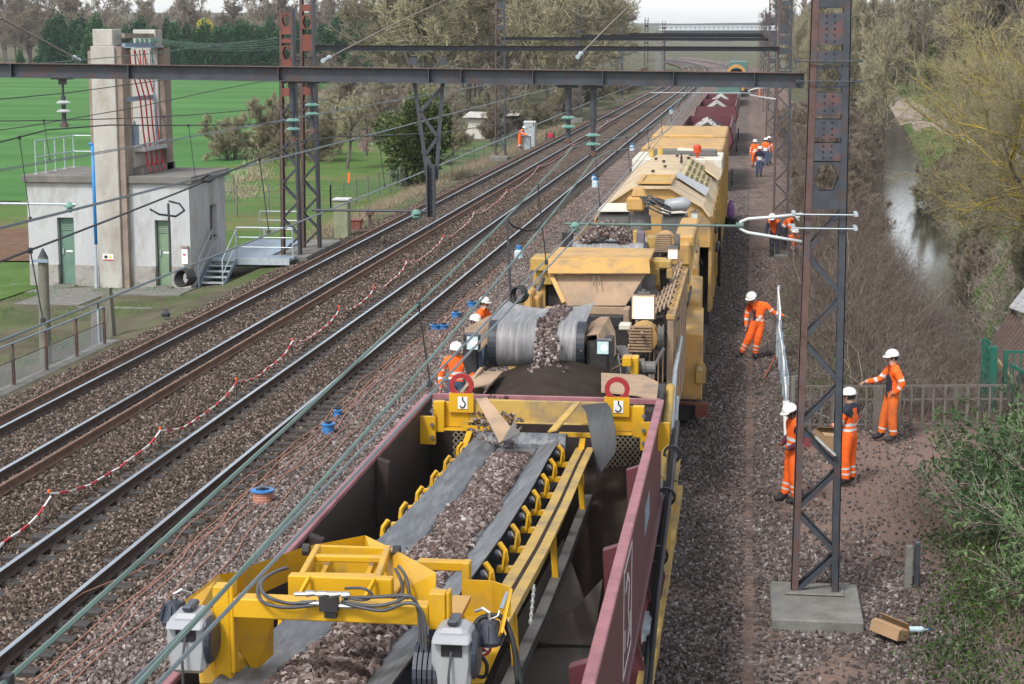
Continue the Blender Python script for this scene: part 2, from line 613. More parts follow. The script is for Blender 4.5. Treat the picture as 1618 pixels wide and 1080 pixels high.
def curve_dx(y):
    """the lines bend to the left far away"""
    y = np.asarray(y, float)
    return -np.clip(y - 400, 0, None) ** 2 / 5200.0
def bed_z(x, y):
    z = 0.05 * (fbm(x * 1.3, y * 1.3, 11) - 0.5)
    z = z - np.clip((-16.0 - x) / 1.0, 0, 1) * 0.22 
    q = np.abs(np.abs(x + 10.06) - 0.95)
    z = z - np.clip((0.52 - q) / 0.15, 0, 1) * 0.045 + np.clip((0.5 - np.abs(x + 10.06)) / 0.15, 0, 1) * 0.035
    g = np.clip((x - 1.3) / 0.9, 0, 1)
    z = z * (1 - g) + (ground_z(x, y) + 0.05 + 0.12 * np.clip((y - 120) / 40, 0, 1)) * g
    hump = np.exp(-((x + 7.4) / 1.3) ** 2) * 0.07 + np.exp(-((x + 12.05) / 0.5) ** 2) * 0.05
    return z + hump * (0.6 + 0.8 * fbm(x * 0.5, y * 0.5, 4))
def bed_dirt(x, y):
    x, y = np.asarray(x, float), np.asarray(y, float)
    c = 0.05 + 0.12 * np.sin(y * 0.35) - 0.1 * np.clip((24 - y) / 10, 0, 1) + 0.1 * np.clip((y - 40) / 40, 0, 1)
    c = c + 0.5 * (fbm(y * 0.25, 0.7, 31) - 0.5)
    d = np.clip(1.1 - np.abs(x - c) / (0.28 + 0.3 * fbm(y * 0.6, 3.3, 33)), 0, 1) * (0.35 + 0.7 * fbm(x * 3, y * 0.5, 35))
    p = np.clip(1.5 - np.sqrt(((x - 2.6) / 1.75) ** 2 + ((y - 32.2) / 4.6) ** 2), 0, 1) * 1.6
    q = np.clip(1.3 - np.sqrt(((x - 1.2) / 0.6) ** 2 + ((y - 21.5) / 1.6) ** 2), 0, 1) * 1.2
    n = fbm(x * 2.2, y * 2.2, 21)
    e = np.clip((y - 46) / 6, 0, 1) * np.clip((x - 0.15) / 0.3, 0, 1) * 0.5
    e = np.maximum(e, np.clip((x - 2.9) / 0.8, 0, 1) * 0.9)
    return np.clip(np.maximum(np.maximum(np.maximum(d, p), q), e) * (0.5 + n) + (n - 0.62) * 1.2, 0, 1)
def bed(name, x0, x1, m, label):
    xs = np.arange(x0, x1 + 1e-6, 0.2)
    ys = np.r_[np.arange(6, 60, 0.3), np.arange(60, 140, 1.2), np.arange(140, 820, 10)]
    X_, Y_ = np.meshgrid(xs, ys)
    Z_ = bed_z(X_, Y_)
    Xc = X_ + curve_dx(Y_)
    me = npmesh(name, np.stack([Xc.ravel(), Y_.ravel(), Z_.ravel()], 1), gridfaces(len(xs), len(ys)), m, smooth=True)
    a = me.attributes.new('dirt', 'FLOAT', 'POINT')
    a.data.foreach_set('value', bed_dirt(X_, Y_).ravel().astype(np.float32))
    return setting(name, me, label)
bed('old_track_ballast', -17.0, -8.6, m_bold, 'dark brown ballast bed under the two left tracks')
bed('cleaned_ballast', -8.6, -4.2, m_bnew, 'pale pinkish ballast between the second track and the work train')
bed('cess_ballast', -4.2, 5.4, m_bdrk, 'dark stony ground and dirt strip right of the train')

def scatter_group(name, mat_, size, zsq, seed, cast=1.0):
    """geometry nodes: angular stones set on the carrier sheet with density from its 'dens' attribute"""
    ng = bpy.data.node_groups.new(name, 'GeometryNodeTree')
    ng.interface.new_socket('Geometry', in_out='INPUT', socket_type='NodeSocketGeometry')
    ng.interface.new_socket('Geometry', in_out='OUTPUT', socket_type='NodeSocketGeometry')
    N, L = ng.nodes, ng.links
    gi, go = N.new('NodeGroupInput'), N.new('NodeGroupOutput')
    dp = N.new('GeometryNodeDistributePointsOnFaces')
    dp.inputs['Seed'].default_value = seed
    na = N.new('GeometryNodeInputNamedAttribute')
    na.data_type = 'FLOAT'
    na.inputs['Name'].default_value = 'dens'
    L.new(na.outputs['Attribute'], dp.inputs['Density'])
    L.new(gi.outputs[0], dp.inputs['Mesh'])
    jn = N.new('GeometryNodeGeometryToInstance')
    for k in range(4):
        ic = N.new('GeometryNodeMeshIcoSphere')
        ic.inputs['Radius'].default_value = 1.0
        ic.inputs['Subdivisions'].default_value = 2
        sp = N.new('GeometryNodeSetPosition')
        nt_ = N.new('ShaderNodeTexNoise')
        nt_.noise_dimensions = '4D'
        nt_.inputs['W'].default_value = k * 3.7 + seed
        nt_.inputs['Scale'].default_value = 0.9
        nt_.inputs['Detail'].default_value = 2
        vs = N.new('ShaderNodeVectorMath')
        vs.operation = 'SUBTRACT'
        vs.inputs[1].default_value = (0.5, 0.5, 0.5)
        vm = N.new('ShaderNodeVectorMath')
        vm.operation = 'SCALE'
        vm.inputs['Scale'].default_value = 2.6
        L.new(nt_.outputs['Color'], vs.inputs[0])
        L.new(vs.outputs[0], vm.inputs[0])
        L.new(vm.outputs[0], sp.inputs['Offset'])
        L.new(ic.outputs['Mesh'], sp.inputs['Geometry'])
        sm = N.new('GeometryNodeSetMaterial')
        sm.inputs['Material'].default_value = mat_
        L.new(sp.outputs[0], sm.inputs['Geometry'])
        L.new(sm.outputs[0], jn.inputs[0])
    ip = N.new('GeometryNodeInstanceOnPoints')
    ip.inputs['Pick Instance'].default_value = True
    L.new(dp.outputs['Points'], ip.inputs['Points'])
    L.new(jn.outputs[0], ip.inputs['Instance'])
    rr = N.new('FunctionNodeRandomValue')
    rr.data_type = 'FLOAT_VECTOR'
    rr.inputs[0].default_value = (0, 0, 0)
    rr.inputs[1].default_value = (6.28, 6.28, 6.28)
    L.new(rr.outputs[0], ip.inputs['Rotation'])
    rs = N.new('FunctionNodeRandomValue')
    rs.data_type = 'FLOAT_VECTOR'
    rs.inputs[0].default_value = tuple(size * q for q in (0.55, 0.5, zsq * 0.5))
    rs.inputs[1].default_value = tuple(size * q for q in (1.35, 1.15, zsq))
    L.new(rs.outputs[0], ip.inputs['Scale'])
    L.new(ip.outputs[0], go.inputs[0])
    return ng
def scatter(name, me, dens, mat_, size, label, seed=1, zsq=0.9):
    a = me.attributes.new('dens', 'FLOAT', 'POINT')
    a.data.foreach_set('value', np.asarray(dens, dtype=np.float32).ravel())
    o = setting(name, me, label, 'stuff')
    md = o.modifiers.new('stones', 'NODES')
    md.node_group = scatter_group(name, mat_, size, zsq, seed)
    return o
def stones(name, x0, x1, y0, y1, d, mat_, size, label, seed, dirt_k=0.9, dz=0.012):
    xs, ys = np.arange(x0, x1 + 1e-6, 0.25), np.r_[np.arange(y0, y1 + 1e-6, 0.5)]
    X_, Y_ = np.meshgrid(xs, ys)
    me = npmesh(name, np.stack([X_.ravel(), Y_.ravel(), (bed_z(X_, Y_) + dz).ravel()], 1), gridfaces(len(xs), len(ys)), m_bold)
    den = np.interp(Y_, [p for p, q in d], [q for p, q in d]) * (1 - dirt_k * bed_dirt(X_, Y_))
    return scatter(name, me, den, mat_, size, label, seed)
s_old, s_new, s_drk = stonemat('old_stone', OLD), stonemat('new_stone', NEW), stonemat('dark_stone', DRK)
DEN = [(20, 400), (34, 320), (50, 180), (75, 70), (110, 25)]
stones('old_ballast_stones', -16.6, -8.6, 21, 108, DEN, s_old, 0.031, 'brown ballast stones between the rails of the left tracks', 3)
stones('pale_ballast_stones', -8.6, -4.1, 18, 95, DEN, s_new, 0.03, 'pale pinkish ballast stones beside the work train', 5)
stones('dark_ballast_stones', -1.7, 0.2, 14, 95, DEN, s_drk, 0.028, 'dark ballast stones at the right foot of the train', 7)
stones('cess_stones', 0.2, 3.6, 16, 70, [(14, 260), (34, 240), (50, 120), (70, 30)], s_drk, 0.031, 'loose stones round the mast foot and beside the dirt path', 9)

# ---------------------------------------------------------------- tracks
m_railtop = mat('rail_running_face', (0.5, 0.53, 0.56), 0.3, 0.12, 3, metal=1.0)
m_railside = mat('rail_rust_side', (0.075, 0.052, 0.042), 0.8, 0.3, 5, bump=0.2)
m_rustrail = mat('loose_rail_rust', (0.17, 0.1, 0.07), 0.75, 0.3, 3, dirt=(0.26, 0.2, 0.16), dirt_amt=0.3, dirt_scale=5)
m_sleeper = mat('sleeper_timber', (0.052, 0.047, 0.045), 0.85, 0.35, 4, bump=0.6, bscale=30, dirt=(0.13, 0.11, 0.1), dirt_amt=0.35, dirt_scale=6, stretch=(1, 6, 6))
m_fast = mat('rail_fastening', (0.06, 0.05, 0.045), 0.7, 0.2, 8)
RAILP = [(-0.07, 0), (0.07, 0), (0.07, 0.015), (0.012, 0.035), (0.012, 0.125), (0.036, 0.138), (0.036, 0.168), (0.026, 0.178), (-0.026, 0.178), (-0.036, 0.168), (-0.036, 0.138), (-0.012, 0.125), (-0.012, 0.035), (-0.07, 0.015)]
def rail_mb(x, z0, y0, y1, mi_top=1, lean=0.0, h=1.0):
    mb = MB()
    ys = [y0] + [y for y in list(range(20, 400, 20)) + list(range(400, 820, 8)) if y0 < y < y1] + [y1]
    n = len(RAILP)
    for y in ys:
        dx = float(curve_dx(y))
        for px, pz in RAILP:
            mb.v.append((x + dx + px + lean * pz, y, z0 + pz * h))
    for i in range(len(ys) - 1):
        for k in range(n):
            j = (k + 1) % n
            mb.f.append((i * n + k, i * n + j, (i + 1) * n + j, (i + 1) * n + k))
            mb.m.append(mi_top if RAILP[k][1] > 0.165 and RAILP[j][1] > 0.165 else 0)
    mb.f.append(tuple(range(n)))
    mb.f.append(tuple((len(ys) - 1) * n + k for k in range(n)))
    mb.m += [0, 0]
    return mb
sl_me = None
def track(xc, label, y0, y1, ns0, nsl, sink, yend=800):
    global sl_me
    t = bpy.data.objects.new('railway_track', None)
    COL.objects.link(t)
    t.location = (xc, y0, 0)
    t['label'] = label
    t['kind'] = 'structure'
    ORG[t.name] = (xc, y0, 0)
    for s in (-0.752, 0.752):
        part('rail', rail_mb(xc + s, 0.03, y0, yend), [m_railside, m_railtop], t)
    if sl_me is None:
        mb = MB()
        mb.box(-1.25, 1.25, -0.125, 0.125, -0.12, 0.03)
        for s in (-0.752, 0.752):
            mb.box(s - 0.15, s + 0.15, -0.075, 0.075, 0.03, 0.045, 1)
            for q in (-0.105, 0.105):
                mb.cyl((s + q, 0, 0.045), (s + q, 0, 0.075), 0.022, 0.018, 6, 1)
        sl_me = mb.mesh('sleeper', [m_sleeper, m_fast])
    rnd = random.Random(int(-xc * 10))
    for k in range(nsl):
        y = ns0 + 0.6 * k
        o = put('sleeper', sl_me, t)
        o.location = (rnd.uniform(-0.03, 0.03), y - y0, -sink + rnd.uniform(-0.012, 0.008))
        o.rotation_euler = (0, 0, rnd.uniform(-0.012, 0.012))
    far = MB()
    y = ns0 + 0.6 * nsl
    while y < 330:
        far.box(xc - 1.25, xc + 1.25, y - 0.125, y + 0.125, -0.1, 0.02 - sink)
        y += 0.6
    if nsl:
        o = part('sleeper_row', far, m_sleeper, t)
        o['kind'] = 'stuff'
    return t
track(-14.1, 'leftmost track with rusty spare rails lying along both sides', 26, 110, 29, 120, 0.02)
track(-10.06, 'second track, dark timber sleepers showing, left of the loose cables', 17, 110, 18, 150, 0.0)
track(-2.62, 'track under the ballast cleaning train', 6, 110, 8, 0, 0.02)
def loose_rail(x, y0, y1, label):
    single('spare_rail', rail_mb(x, 0.04, y0, y1, 0), [m_rustrail], label, 'rail', (0, 0, 0), 'spare rails lying by the leftmost track')
loose_rail(-15.3, 27, 180, 'rusty spare rail lying along the outer left side of the leftmost track')
loose_rail(-12.88, 26, 180, 'rusty spare rail lying between the two tracks, right of the leftmost track')


# ---------------------------------------------------------------- catenary masts and portals
m_steel = mat('mast_grey_steel', (0.042, 0.049, 0.06), 0.5, 0.3, 5, dirt=(0.075, 0.04, 0.032), dirt_amt=0.34, dirt_scale=3)
m_steelrust = mat('mast_rusty_steel', (0.105, 0.06, 0.05), 0.7, 0.35, 6, dirt=(0.06, 0.06, 0.07), dirt_amt=0.45, dirt_scale=3)
m_redrust = mat('mast_red_lead', (0.17, 0.05, 0.035), 0.7, 0.3, 6, dirt=(0.08, 0.05, 0.045), dirt_amt=0.3, dirt_scale=6)
m_plateblot = mat('mast_plate_blotched', (0.05, 0.056, 0.068), 0.55, 0.3, 5, dirt=(0.125, 0.055, 0.05), dirt_amt=0.5, dirt_scale=4.5)
m_hole = mat('hole_and_print_dark', (0.015, 0.015, 0.018), 0.7, 0.2)
m_conc = mat('old_concrete', (0.17, 0.165, 0.15), 0.9, 0.25, 2.5, bump=0.5, bscale=25, dirt=(0.11, 0.11, 0.09), dirt_amt=0.45, dirt_scale=1.6)
m_galv = mat('galvanised', (0.38, 0.43, 0.46), 0.5, 0.15, 8, metal=0.3)
m_glassgreen = mat('insulator_green', (0.12, 0.24, 0.2), 0.2, 0.2, 10, spec=0.6)
m_porcelain = mat('insulator_pale', (0.42, 0.44, 0.42), 0.3, 0.15, 10, spec=0.6)
m_wire = mat('wire_verdigris', (0.1, 0.155, 0.135), 0.6, 0.3, 1.5)
m_wiredk = mat('wire_dark', (0.03, 0.032, 0.036), 0.6, 0.2, 2)
m_copper = mat('contact_wire', (0.13, 0.16, 0.17), 0.45, 0.25, 1.0, metal=0.4)
m_black = mat('black_rubber', (0.014, 0.014, 0.016), 0.55, 0.2, 5)

def octa(mb, x0, x1, z0, z1, y, t, mi=0):
    """plate with a six-sided hole"""
    cx, cz, w_, h_ = (x0 + x1) / 2, (z0 + z1) / 2, (x1 - x0) / 2, (z1 - z0) / 2
    hole = [(cx + w_ * 0.8 * a, cz + h_ * 0.86 * b) for a, b in ((-0.55, -1), (0.55, -1), (1, 0), (0.55, 1), (-0.55, 1), (-1, 0))]
    rim = [(x0, z0), (x1, z0), (x1, cz), (x1, z1), (x0, z1), (x0, cz)]
    for k in range(6):
        j = (k + 1) % 6
        q = [rim[k], rim[j], hole[j], hole[k]]
        mb.hexa([(a, y, b) for a, b in q] + [(a, y + t, b) for a, b in q])

PLATES = [('p', 5.56, 5.78), ('o', 5.78, 6.2), ('d', 6.22, 6.46), ('d', 6.53, 6.78), ('d', 6.85, 7.14), ('o', 7.2, 7.5), ('d', 7.53, 7.7), ('d', 7.78, 8.2), ('p', 8.27, 8.42), ('o', 8.42, 8.75), ('p', 8.8, 9.1), ('o', 9.12, 9.42)]
def mast(loc, label, group, ht=9.5, plates=PLATES, w0=0.66, w1=0.5, d=0.3, rust=0, lace_to=5.5, base=True, full=True):
    x, y, z = loc
    t = thing('catenary_mast', label, 'mast', loc, group)
    hw = lambda h: (w0 + (w1 - w0) * h / ht) / 2
    for s, mm in ((-1, m_steelrust), (1, m_steel)):
        mb = MB()
        a = Vector((x + s * hw(0), y, z))
        b = Vector((x + s * hw(ht), y, z + ht))
        # channel: web outside, two flanges
        mb.bar(a, b, 0.014, d, up=(0, 1, 0))
        for q in (-1, 1):
            o = Vector((-s * 0.045, q * (d / 2 - 0.006), 0))
            mb.bar(a + o, b + o, 0.1, 0.012, up=(0, 1, 0))
        part('leg', mb, mm if rust == 0 else m_redrust if rust == 2 else m_steelrust, t)
    k, h = 0, 0.12
    n = max(3, round(lace_to / 0.64))
    st = lace_to / n
    for k in range(n):
        h0, h1 = 0.1 + k * st, 0.1 + (k + 1) * st - 0.06
        s = -1 if k % 2 == 0 else 1
        for q in (-1, 1):
            mb = MB()
            p_ = Vector((x + s * (hw(h0) - 0.05), y + q * (d / 2 - 0.02), z + h0))
            r_ = Vector((x - s * (hw(h1) - 0.05), y + q * (d / 2 - 0.02), z + h1))
            mb.bar(p_, r_, 0.062, 0.008, up=(0, 1, 0))
            if full:
                mb.bar(p_ + Vector((0, -q * 0.03, 0.028)), r_ + Vector((0, -q * 0.03, 0.028)), 0.008, 0.055, up=(0, 1, 0))
            part('lacing_bar', mb, m_steel, t)
    for kind, z0, z1 in plates:
        xa, xb = -hw(z0) + 0.09, hw(z0) - 0.09
        for q in (-1, 1):
            mb = MB()
            yy = y + q * (d / 2 - 0.016) - 0.004
            if kind == 'o':
                octa(mb, x + xa - 0.02, x + xb + 0.02, z + z0, z + z1, yy, 0.008)
            else:
                mb.box(x + xa - 0.02, x + xb + 0.02, yy, yy + 0.008, z + z0, z + z1)
                if kind == 'd' and full and q < 0:
                    for i in (-1, 1):
                        m_ = max(2, round((z1 - z0) / 0.09))
                        for j in range(m_):
                            zz = z + z0 + (z1 - z0) * (j + 0.5) / m_
                            mb.cyl((x + i * 0.055, yy - 0.006, zz), (x + i * 0.055, yy + 0.001, zz), 0.015, None, 8, 1)  # dark disc stands for a hole's black inside; the plate is not pierced
            part('batten_plate', mb, [m_redrust if rust == 2 else (m_plateblot if (kind == 'd' and len(plates) > 8) else m_steel), m_hole], t)
    if base:
        mb = MB()
        mb.box(x - 0.62, x + 0.62, y - 1.35, y + 0.42, z - 0.6, z + 0.1)
        part('concrete_base', mb, m_conc, t, bevel=0.02)
        mb = MB()
        mb.box(x - 0.42, x + 0.42, y - 0.26, y + 0.26, z + 0.1, z + 0.14)
        part('footing', mb, m_conc, t, bevel=0.03)
    return t
def beam(p, q, label, group, hgt=0.19, mat_=None, cleats=()):
    t = thing('portal_beam', label, 'beam', tuple(p), group)
    mb = MB()
    p, q = Vector(p), Vector(q)
    up = Vector((0, 0, 1))
    mb.bar(p, q, 0.02, hgt)
    part('web', mb, mat_ or m_steel, t)
    for s, nm in ((1, 'top_flange'), (-1, 'bottom_flange')):
        mb = MB()
        mb.bar(p + up * s * (hgt / 2 + 0.006), q + up * s * (hgt / 2 + 0.006), 0.2, 0.012)
        part(nm, mb, m_steelrust if s > 0 else m_steel, t)
    for f in cleats:
        c = p + (q - p) * f
        mb = MB()
        mb.box(c.x - 0.006, c.x + 0.006, c.y - 0.096, c.y - 0.011, c.z - hgt / 2, c.z + hgt / 2)
        for zz in (-0.05, 0.05):
            mb.cyl((c.x + 0.05, c.y - 0.02, c.z + zz), (c.x + 0.05, c.y - 0.01, c.z + zz), 0.016, None, 6)
        part('stiffener', mb, m_steel, t)
    return t
RG, LG = 'catenary masts right of the train', 'catenary masts left of the tracks'
near = mast((1.05, 25.2, 0.06), 'tall grey riveted lattice mast on a concrete slab in front of the workers', RG)
# brackets of the near mast: clamp rods and the bent stay
for zz, nm in ((7.35, 0.5), (7.62, 0.5), (5.36, 0.45), (5.55, 0.45)):
    mb = MB()
    mb.cyl((0.6, 25.0, zz), (1.48, 25.0, zz), 0.01, None, 6)
    for xx in (0.62, 1.46):
        mb.box(xx - 0.025, xx + 0.025, 24.97, 25.4, zz - 0.02, zz + 0.02)
    part('clamp_rod', mb, m_galv if zz < 6 else m_steel, near)
mb = MB()
mb.bar((1.0, 25.0, 2.45), (1.28, 24.98, 2.2), 0.02, 0.12, up=(0, 1, 0))
part('loose_plate', mb, m_porcelain, near)
mb = MB()
mb.box(0.84, 0.93, 24.98, 25.02, 2.3, 2.42)
part('tag_plate', mb, mat('dull_red_plate', (0.14, 0.03, 0.035), 0.6), near)
far_specs = [(1.5, 85, 'grey lattice mast behind the workers squatting by the bank, second along the right'), (1.6, 145, 'third lattice mast along the right of the train, beyond the four walking workers'),
             (1.7, 205, 'fourth lattice mast along the right of the train'), (1.8, 265, 'fifth lattice mast along the right, thin and dark'),
             (1.8, 325, 'sixth lattice mast along the right, near the far orange machine'), (1.7, 385, 'seventh lattice mast along the right, farthest before the road bridge')]
fm = mast((1.5, 85, 0.0), far_specs[0][2], RG, ht=11, full=False, w0=0.72, w1=0.62, lace_to=6.0, base=False,
          plates=[('p', 6.1, 6.5), ('o', 6.6, 7.1), ('p', 7.25, 7.55), ('p', 7.7, 8.1), ('p', 8.2, 8.6), ('o', 8.75, 9.3), ('p', 9.45, 9.65), ('o', 10.2, 10.7)])
for x, y, l in far_specs[1:]:
    dup(fm, (x, y, 0), label=l)
lm = mast((-16.46, 64.0, 0.2), 'front one of the paired lattice masts by the steel platform, with a red rusty head', LG, ht=8.8, plates=[('p', 5.7, 6.0), ('p', 6.7, 7.0), ('o', 7.0, 7.5), ('p', 7.6, 7.75), ('p', 7.9, 8.15), ('o', 8.15, 8.65)], lace_to=5.6, full=False, w0=0.72, w1=0.52, base=False)
for c in list(lm.children):
    if c.name.startswith('batten'):
        c.data.materials[0] = m_redrust
lm2 = mast((-16.25, 66.2, 0.2), 'rear one of the paired lattice masts by the steel platform, taller rusty head', LG, ht=10.2, plates=[('p', 5.7, 6.0), ('p', 7.3, 7.9), ('o', 8.1, 8.6), ('p', 8.75, 9.0), ('p', 9.2, 9.6)], lace_to=5.6, full=False, w0=0.7, w1=0.5, base=False)
for c in list(lm2.children):
    if c.name.startswith('batten'):
        c.data.materials[0] = m_redrust
mb = MB()
mb.box(-17.0, -15.75, 63.4, 69, -0.6, 0.2)
single('mast_plinth', mb, m_conc, 'concrete plinth under the paired lattice masts beside the leftmost track', 'plinth', (-16.4, 66, 0), bevel=0.02)
lf = mast((-16.7, 121.7, 0.1), 'slim lattice mast standing alone between the ivy tree and the worker at the cabinet', LG, ht=11.5, plates=[('p', 7.2, 7.5), ('p', 8.5, 8.8), ('o', 9.2, 9.7), ('p', 9.9, 10.3), ('o', 10.5, 11)], lace_to=7, full=False, w0=0.75, w1=0.6)
for i, y in enumerate((182, 242, 302, 362)):
    dup(lf, (-17.2, y, 0.1), label=('lattice mast left of the tracks beyond the grey cabinet', 'lattice mast left of the tracks in front of the bare wood, second past the cabinet',
                                   'small far lattice mast on the left, third past the cabinet', 'tiny far lattice mast on the left, nearest the road bridge')[i])
nb = beam((-17.0, 25.5, 7.53), (0.72, 25.2, 7.36), 'long dark steel beam spanning all tracks in front, from the near mast', 'portal beams over the tracks', 0.185, cleats=(0.36, 0.46, 0.585, 0.707, 0.733, 0.79, 0.845, 0.9, 0.962))
BG = 'portal beams over the tracks'
beam((-16.2, 66.2, 7.62), (1.3, 85, 7.5), 'second steel beam over the tracks, ending at the paired masts', BG, 0.18)
beam((-16.6, 121.7, 8.0), (1.3, 145, 7.95), 'third steel beam over the tracks, ending at the lone slim mast', BG, 0.2)
beam((-17.0, 182, 8.3), (1.4, 205, 8.3), 'fourth steel beam over the tracks, small in the distance', BG, 0.22)
beam((-17.0, 242, 8.7), (1.5, 265, 8.7), 'fifth steel beam over the tracks, below the road bridge', BG, 0.25)

# insulators and hangers below the near beam
HG = 'insulator strings hanging from the near beam'
def disc_string(x, y, z0, z1, label, md, tube_part=0.35, nd=2, r=0.105):
    t = thing('insulator_string', label, 'insulator', (x, y, z0), HG)
    mb = MB()
    mb.box(x - 0.14, x + 0.14, y - 0.1, y + 0.1, z0 - 0.045, z0 - 0.005)
    mb.box(x - 0.05, x + 0.05, y - 0.04, y + 0.04, z0 - 0.12, z0 - 0.045)
    part('hanger', mb, m_steel, t)
    L_ = z0 - z1
    mb = MB()
    mb.cyl((x, y, z0 - 0.1), (x, y, z0 - L_ * tube_part), 0.045 if tube_part > 0.4 else 0.018, None, 10)
    part('drop_tube', mb, m_steel, t)
    mb = MB()
    mb.cyl((x, y, z0 - L_ * tube_part), (x, y, z1 + 0.04), 0.033, None, 10)
    part('rod', mb, m_steel, t)
    for k in range(nd):
        zz = z0 - L_ * (tube_part + 0.12) - k * 0.125
        mb = MB()
        mb.lathe((x, y, zz), [(0.02, 0.03), (0.012, r * 0.6), (-0.012, r), (-0.022, r * 0.97), (-0.012, r * 0.6), (-0.04, 0.035)], 18)
        part('disc', mb, md, t, smooth=True)
    mb = MB()
    mb.box(x - 0.035, x + 0.035, y - 0.03, y + 0.03, z1 - 0.03, z1 + 0.05)
    mb.cyl((x - 0.06, y, z1), (x + 0.06, y, z1), 0.022, None, 8)
    part('clamp', mb, m_steelrust, t)
    return t
disc_string(-9.89, 25.42, 7.385, 6.68, 'insulator with two pale discs hanging at the far left of the near beam', m_porcelain, 0.4)
disc_string(-6.48, 25.42, 7.345, 6.5, 'insulator with green discs on a thick tube, beside the red tipped one', m_glassgreen, 0.55)
disc_string(-6.2, 25.42, 7.345, 6.62, 'insulator with green discs high under the beam, with a red tipped wire', m_glassgreen, 0.36)
disc_string(-2.52, 25.35, 7.29, 6.5, 'insulator string on a chain above the train, left of the tubular one', m_glassgreen, 0.45)
disc_string(-2.17, 25.35, 7.29, 6.33, 'insulator string on a long grey tube above the train', m_glassgreen, 0.6)
# V-shaped drop bracket
t = thing('drop_bracket', 'V-shaped riveted steel bracket hanging from the near beam', 'bracket', (-4.46, 25.4, 7.3))
for (xa, xb) in ((-4.7, -4.52), (-4.3, -4.4)):
    mb = MB()
    mb.bar((xa, 25.36, 7.3), (xb, 25.36, 5.95), 0.055, 0.008, up=(0, 1, 0))
    mb.bar((xa, 25.4, 7.3), (xb, 25.4, 5.95), 0.008, 0.08, up=(0, 1, 0))
    part('leg', mb, m_steel, t)
lz = [7.22, 6.9, 6.55, 6.3, 6.02]
for k in range(4):
    f = lambda z, s: (-4.7 + 0.18 * (7.3 - z) / 1.35 + 0.02) if s else (-4.3 - 0.1 * (7.3 - z) / 1.35 - 0.02)
    mb = MB()
    mb.bar((f(lz[k], k % 2), 25.35, lz[k]), (f(lz[k + 1], (k + 1) % 2), 25.35, lz[k + 1]), 0.045, 0.01, up=(0, 1, 0))
    part('lacing_bar', mb, m_steel, t)
mb = MB()
mb.box(-4.52, -4.4, 25.3, 25.33, 5.42, 6.16)
mb.box(-4.52, -4.5, 25.2, 25.3, 5.42, 6.16)
mb.box(-4.42, -4.4, 25.2, 25.3, 5.42, 6.16)
for k in range(9):
    mb.cyl((-4.46, 25.29, 5.5 + k * 0.075), (-4.46, 25.305, 5.5 + k * 0.075), 0.012, None, 6, 1)
part('post', mb, [m_steel, m_hole], t)
for xx in (-4.72, -4.3):
    mb = MB()
    mb.box(xx - 0.05, xx + 0.05, 25.35, 25.5, 7.56, 7.66)
    part('bolt_block', mb, m_steel, t)
# registration arms
AG = 'registration arms holding the contact wires'
def arm(x0, x1, y, z, label, mat_=None, iso=None):
    t = thing('registration_arm', label, 'arm', (x0, y, z), AG)
    mb = MB()
    mb.cyl((x0, y, z), (x1, y, z), 0.017, None, 8)
    part('tube', mb, mat_ or m_galv, t)
    if iso is not None:
        mb = MB()
        mb.lathe((iso, y, z - 0.02), [(0.05, 0.02), (0.0, 0.075), (-0.02, 0.075), (-0.03, 0.03), (-0.05, 0.06), (-0.065, 0.06), (-0.1, 0.02)], 14)
        part('insulator', mb, m_glassgreen, t, smooth=True)
    return t
arm(-2.55, -0.12, 25.2, 5.36, 'thin green grey tube across the train held by the near mast loop', m_wire, -2.4)
arm(-13.0, -9.75, 25.4, 5.53, 'pale tube entering from the left edge in front of the hut', m_galv, -9.85)
arm(-6.2, -4.52, 25.3, 5.5, 'dark tube between the paired masts and the V bracket', m_steel, -4.68)
t = thing('stay_loop', 'bent pale steel loop bolted to the near mast above the ground', 'bracket', (0.72, 25.1, 5.4))
mb = MB()
mb.tube([(0.74, 25.05, 5.55), (0.3, 25.05, 5.5), (0.0, 25.1, 5.47), (-0.1, 25.1, 5.43), (-0.1, 25.1, 5.33), (0.0, 25.1, 5.28), (0.3, 25.05, 5.24), (0.74, 25.05, 5.17)], 0.022, 8)
part('loop_tube', mb, mat('pale_paint_steel', (0.5, 0.53, 0.52), 0.5, 0.1), t, smooth=True)
mb = MB()
mb.cyl((-0.16, 25.1, 5.38), (-0.06, 25.1, 5.38), 0.04, None, 10)
part('socket', mb, m_wire, t)
# far stay loops
for i, (yy, zz) in enumerate(((85, 5.6),)):
    t = thing('stay_loop', 'bent pale steel loop on the second mast, over the far hopper wagons', 'bracket', (1.1, yy, zz))
    mb = MB()
    mb.tube([(1.15, yy - 0.2, zz + 0.2), (0.2, yy - 0.2, zz + 0.1), (-0.1, yy - 0.2, zz), (0.0, yy - 0.2, zz - 0.2), (1.15, yy - 0.2, zz - 0.38)], 0.035, 6)
    part('loop_tube', mb, mat('pale_paint_steel', (0.5, 0.53, 0.52)), t)
    arm(-4.6, -0.1, yy - 0.2, zz - 0.1, 'pale tube across the track above the far maroon wagon', m_galv, None)

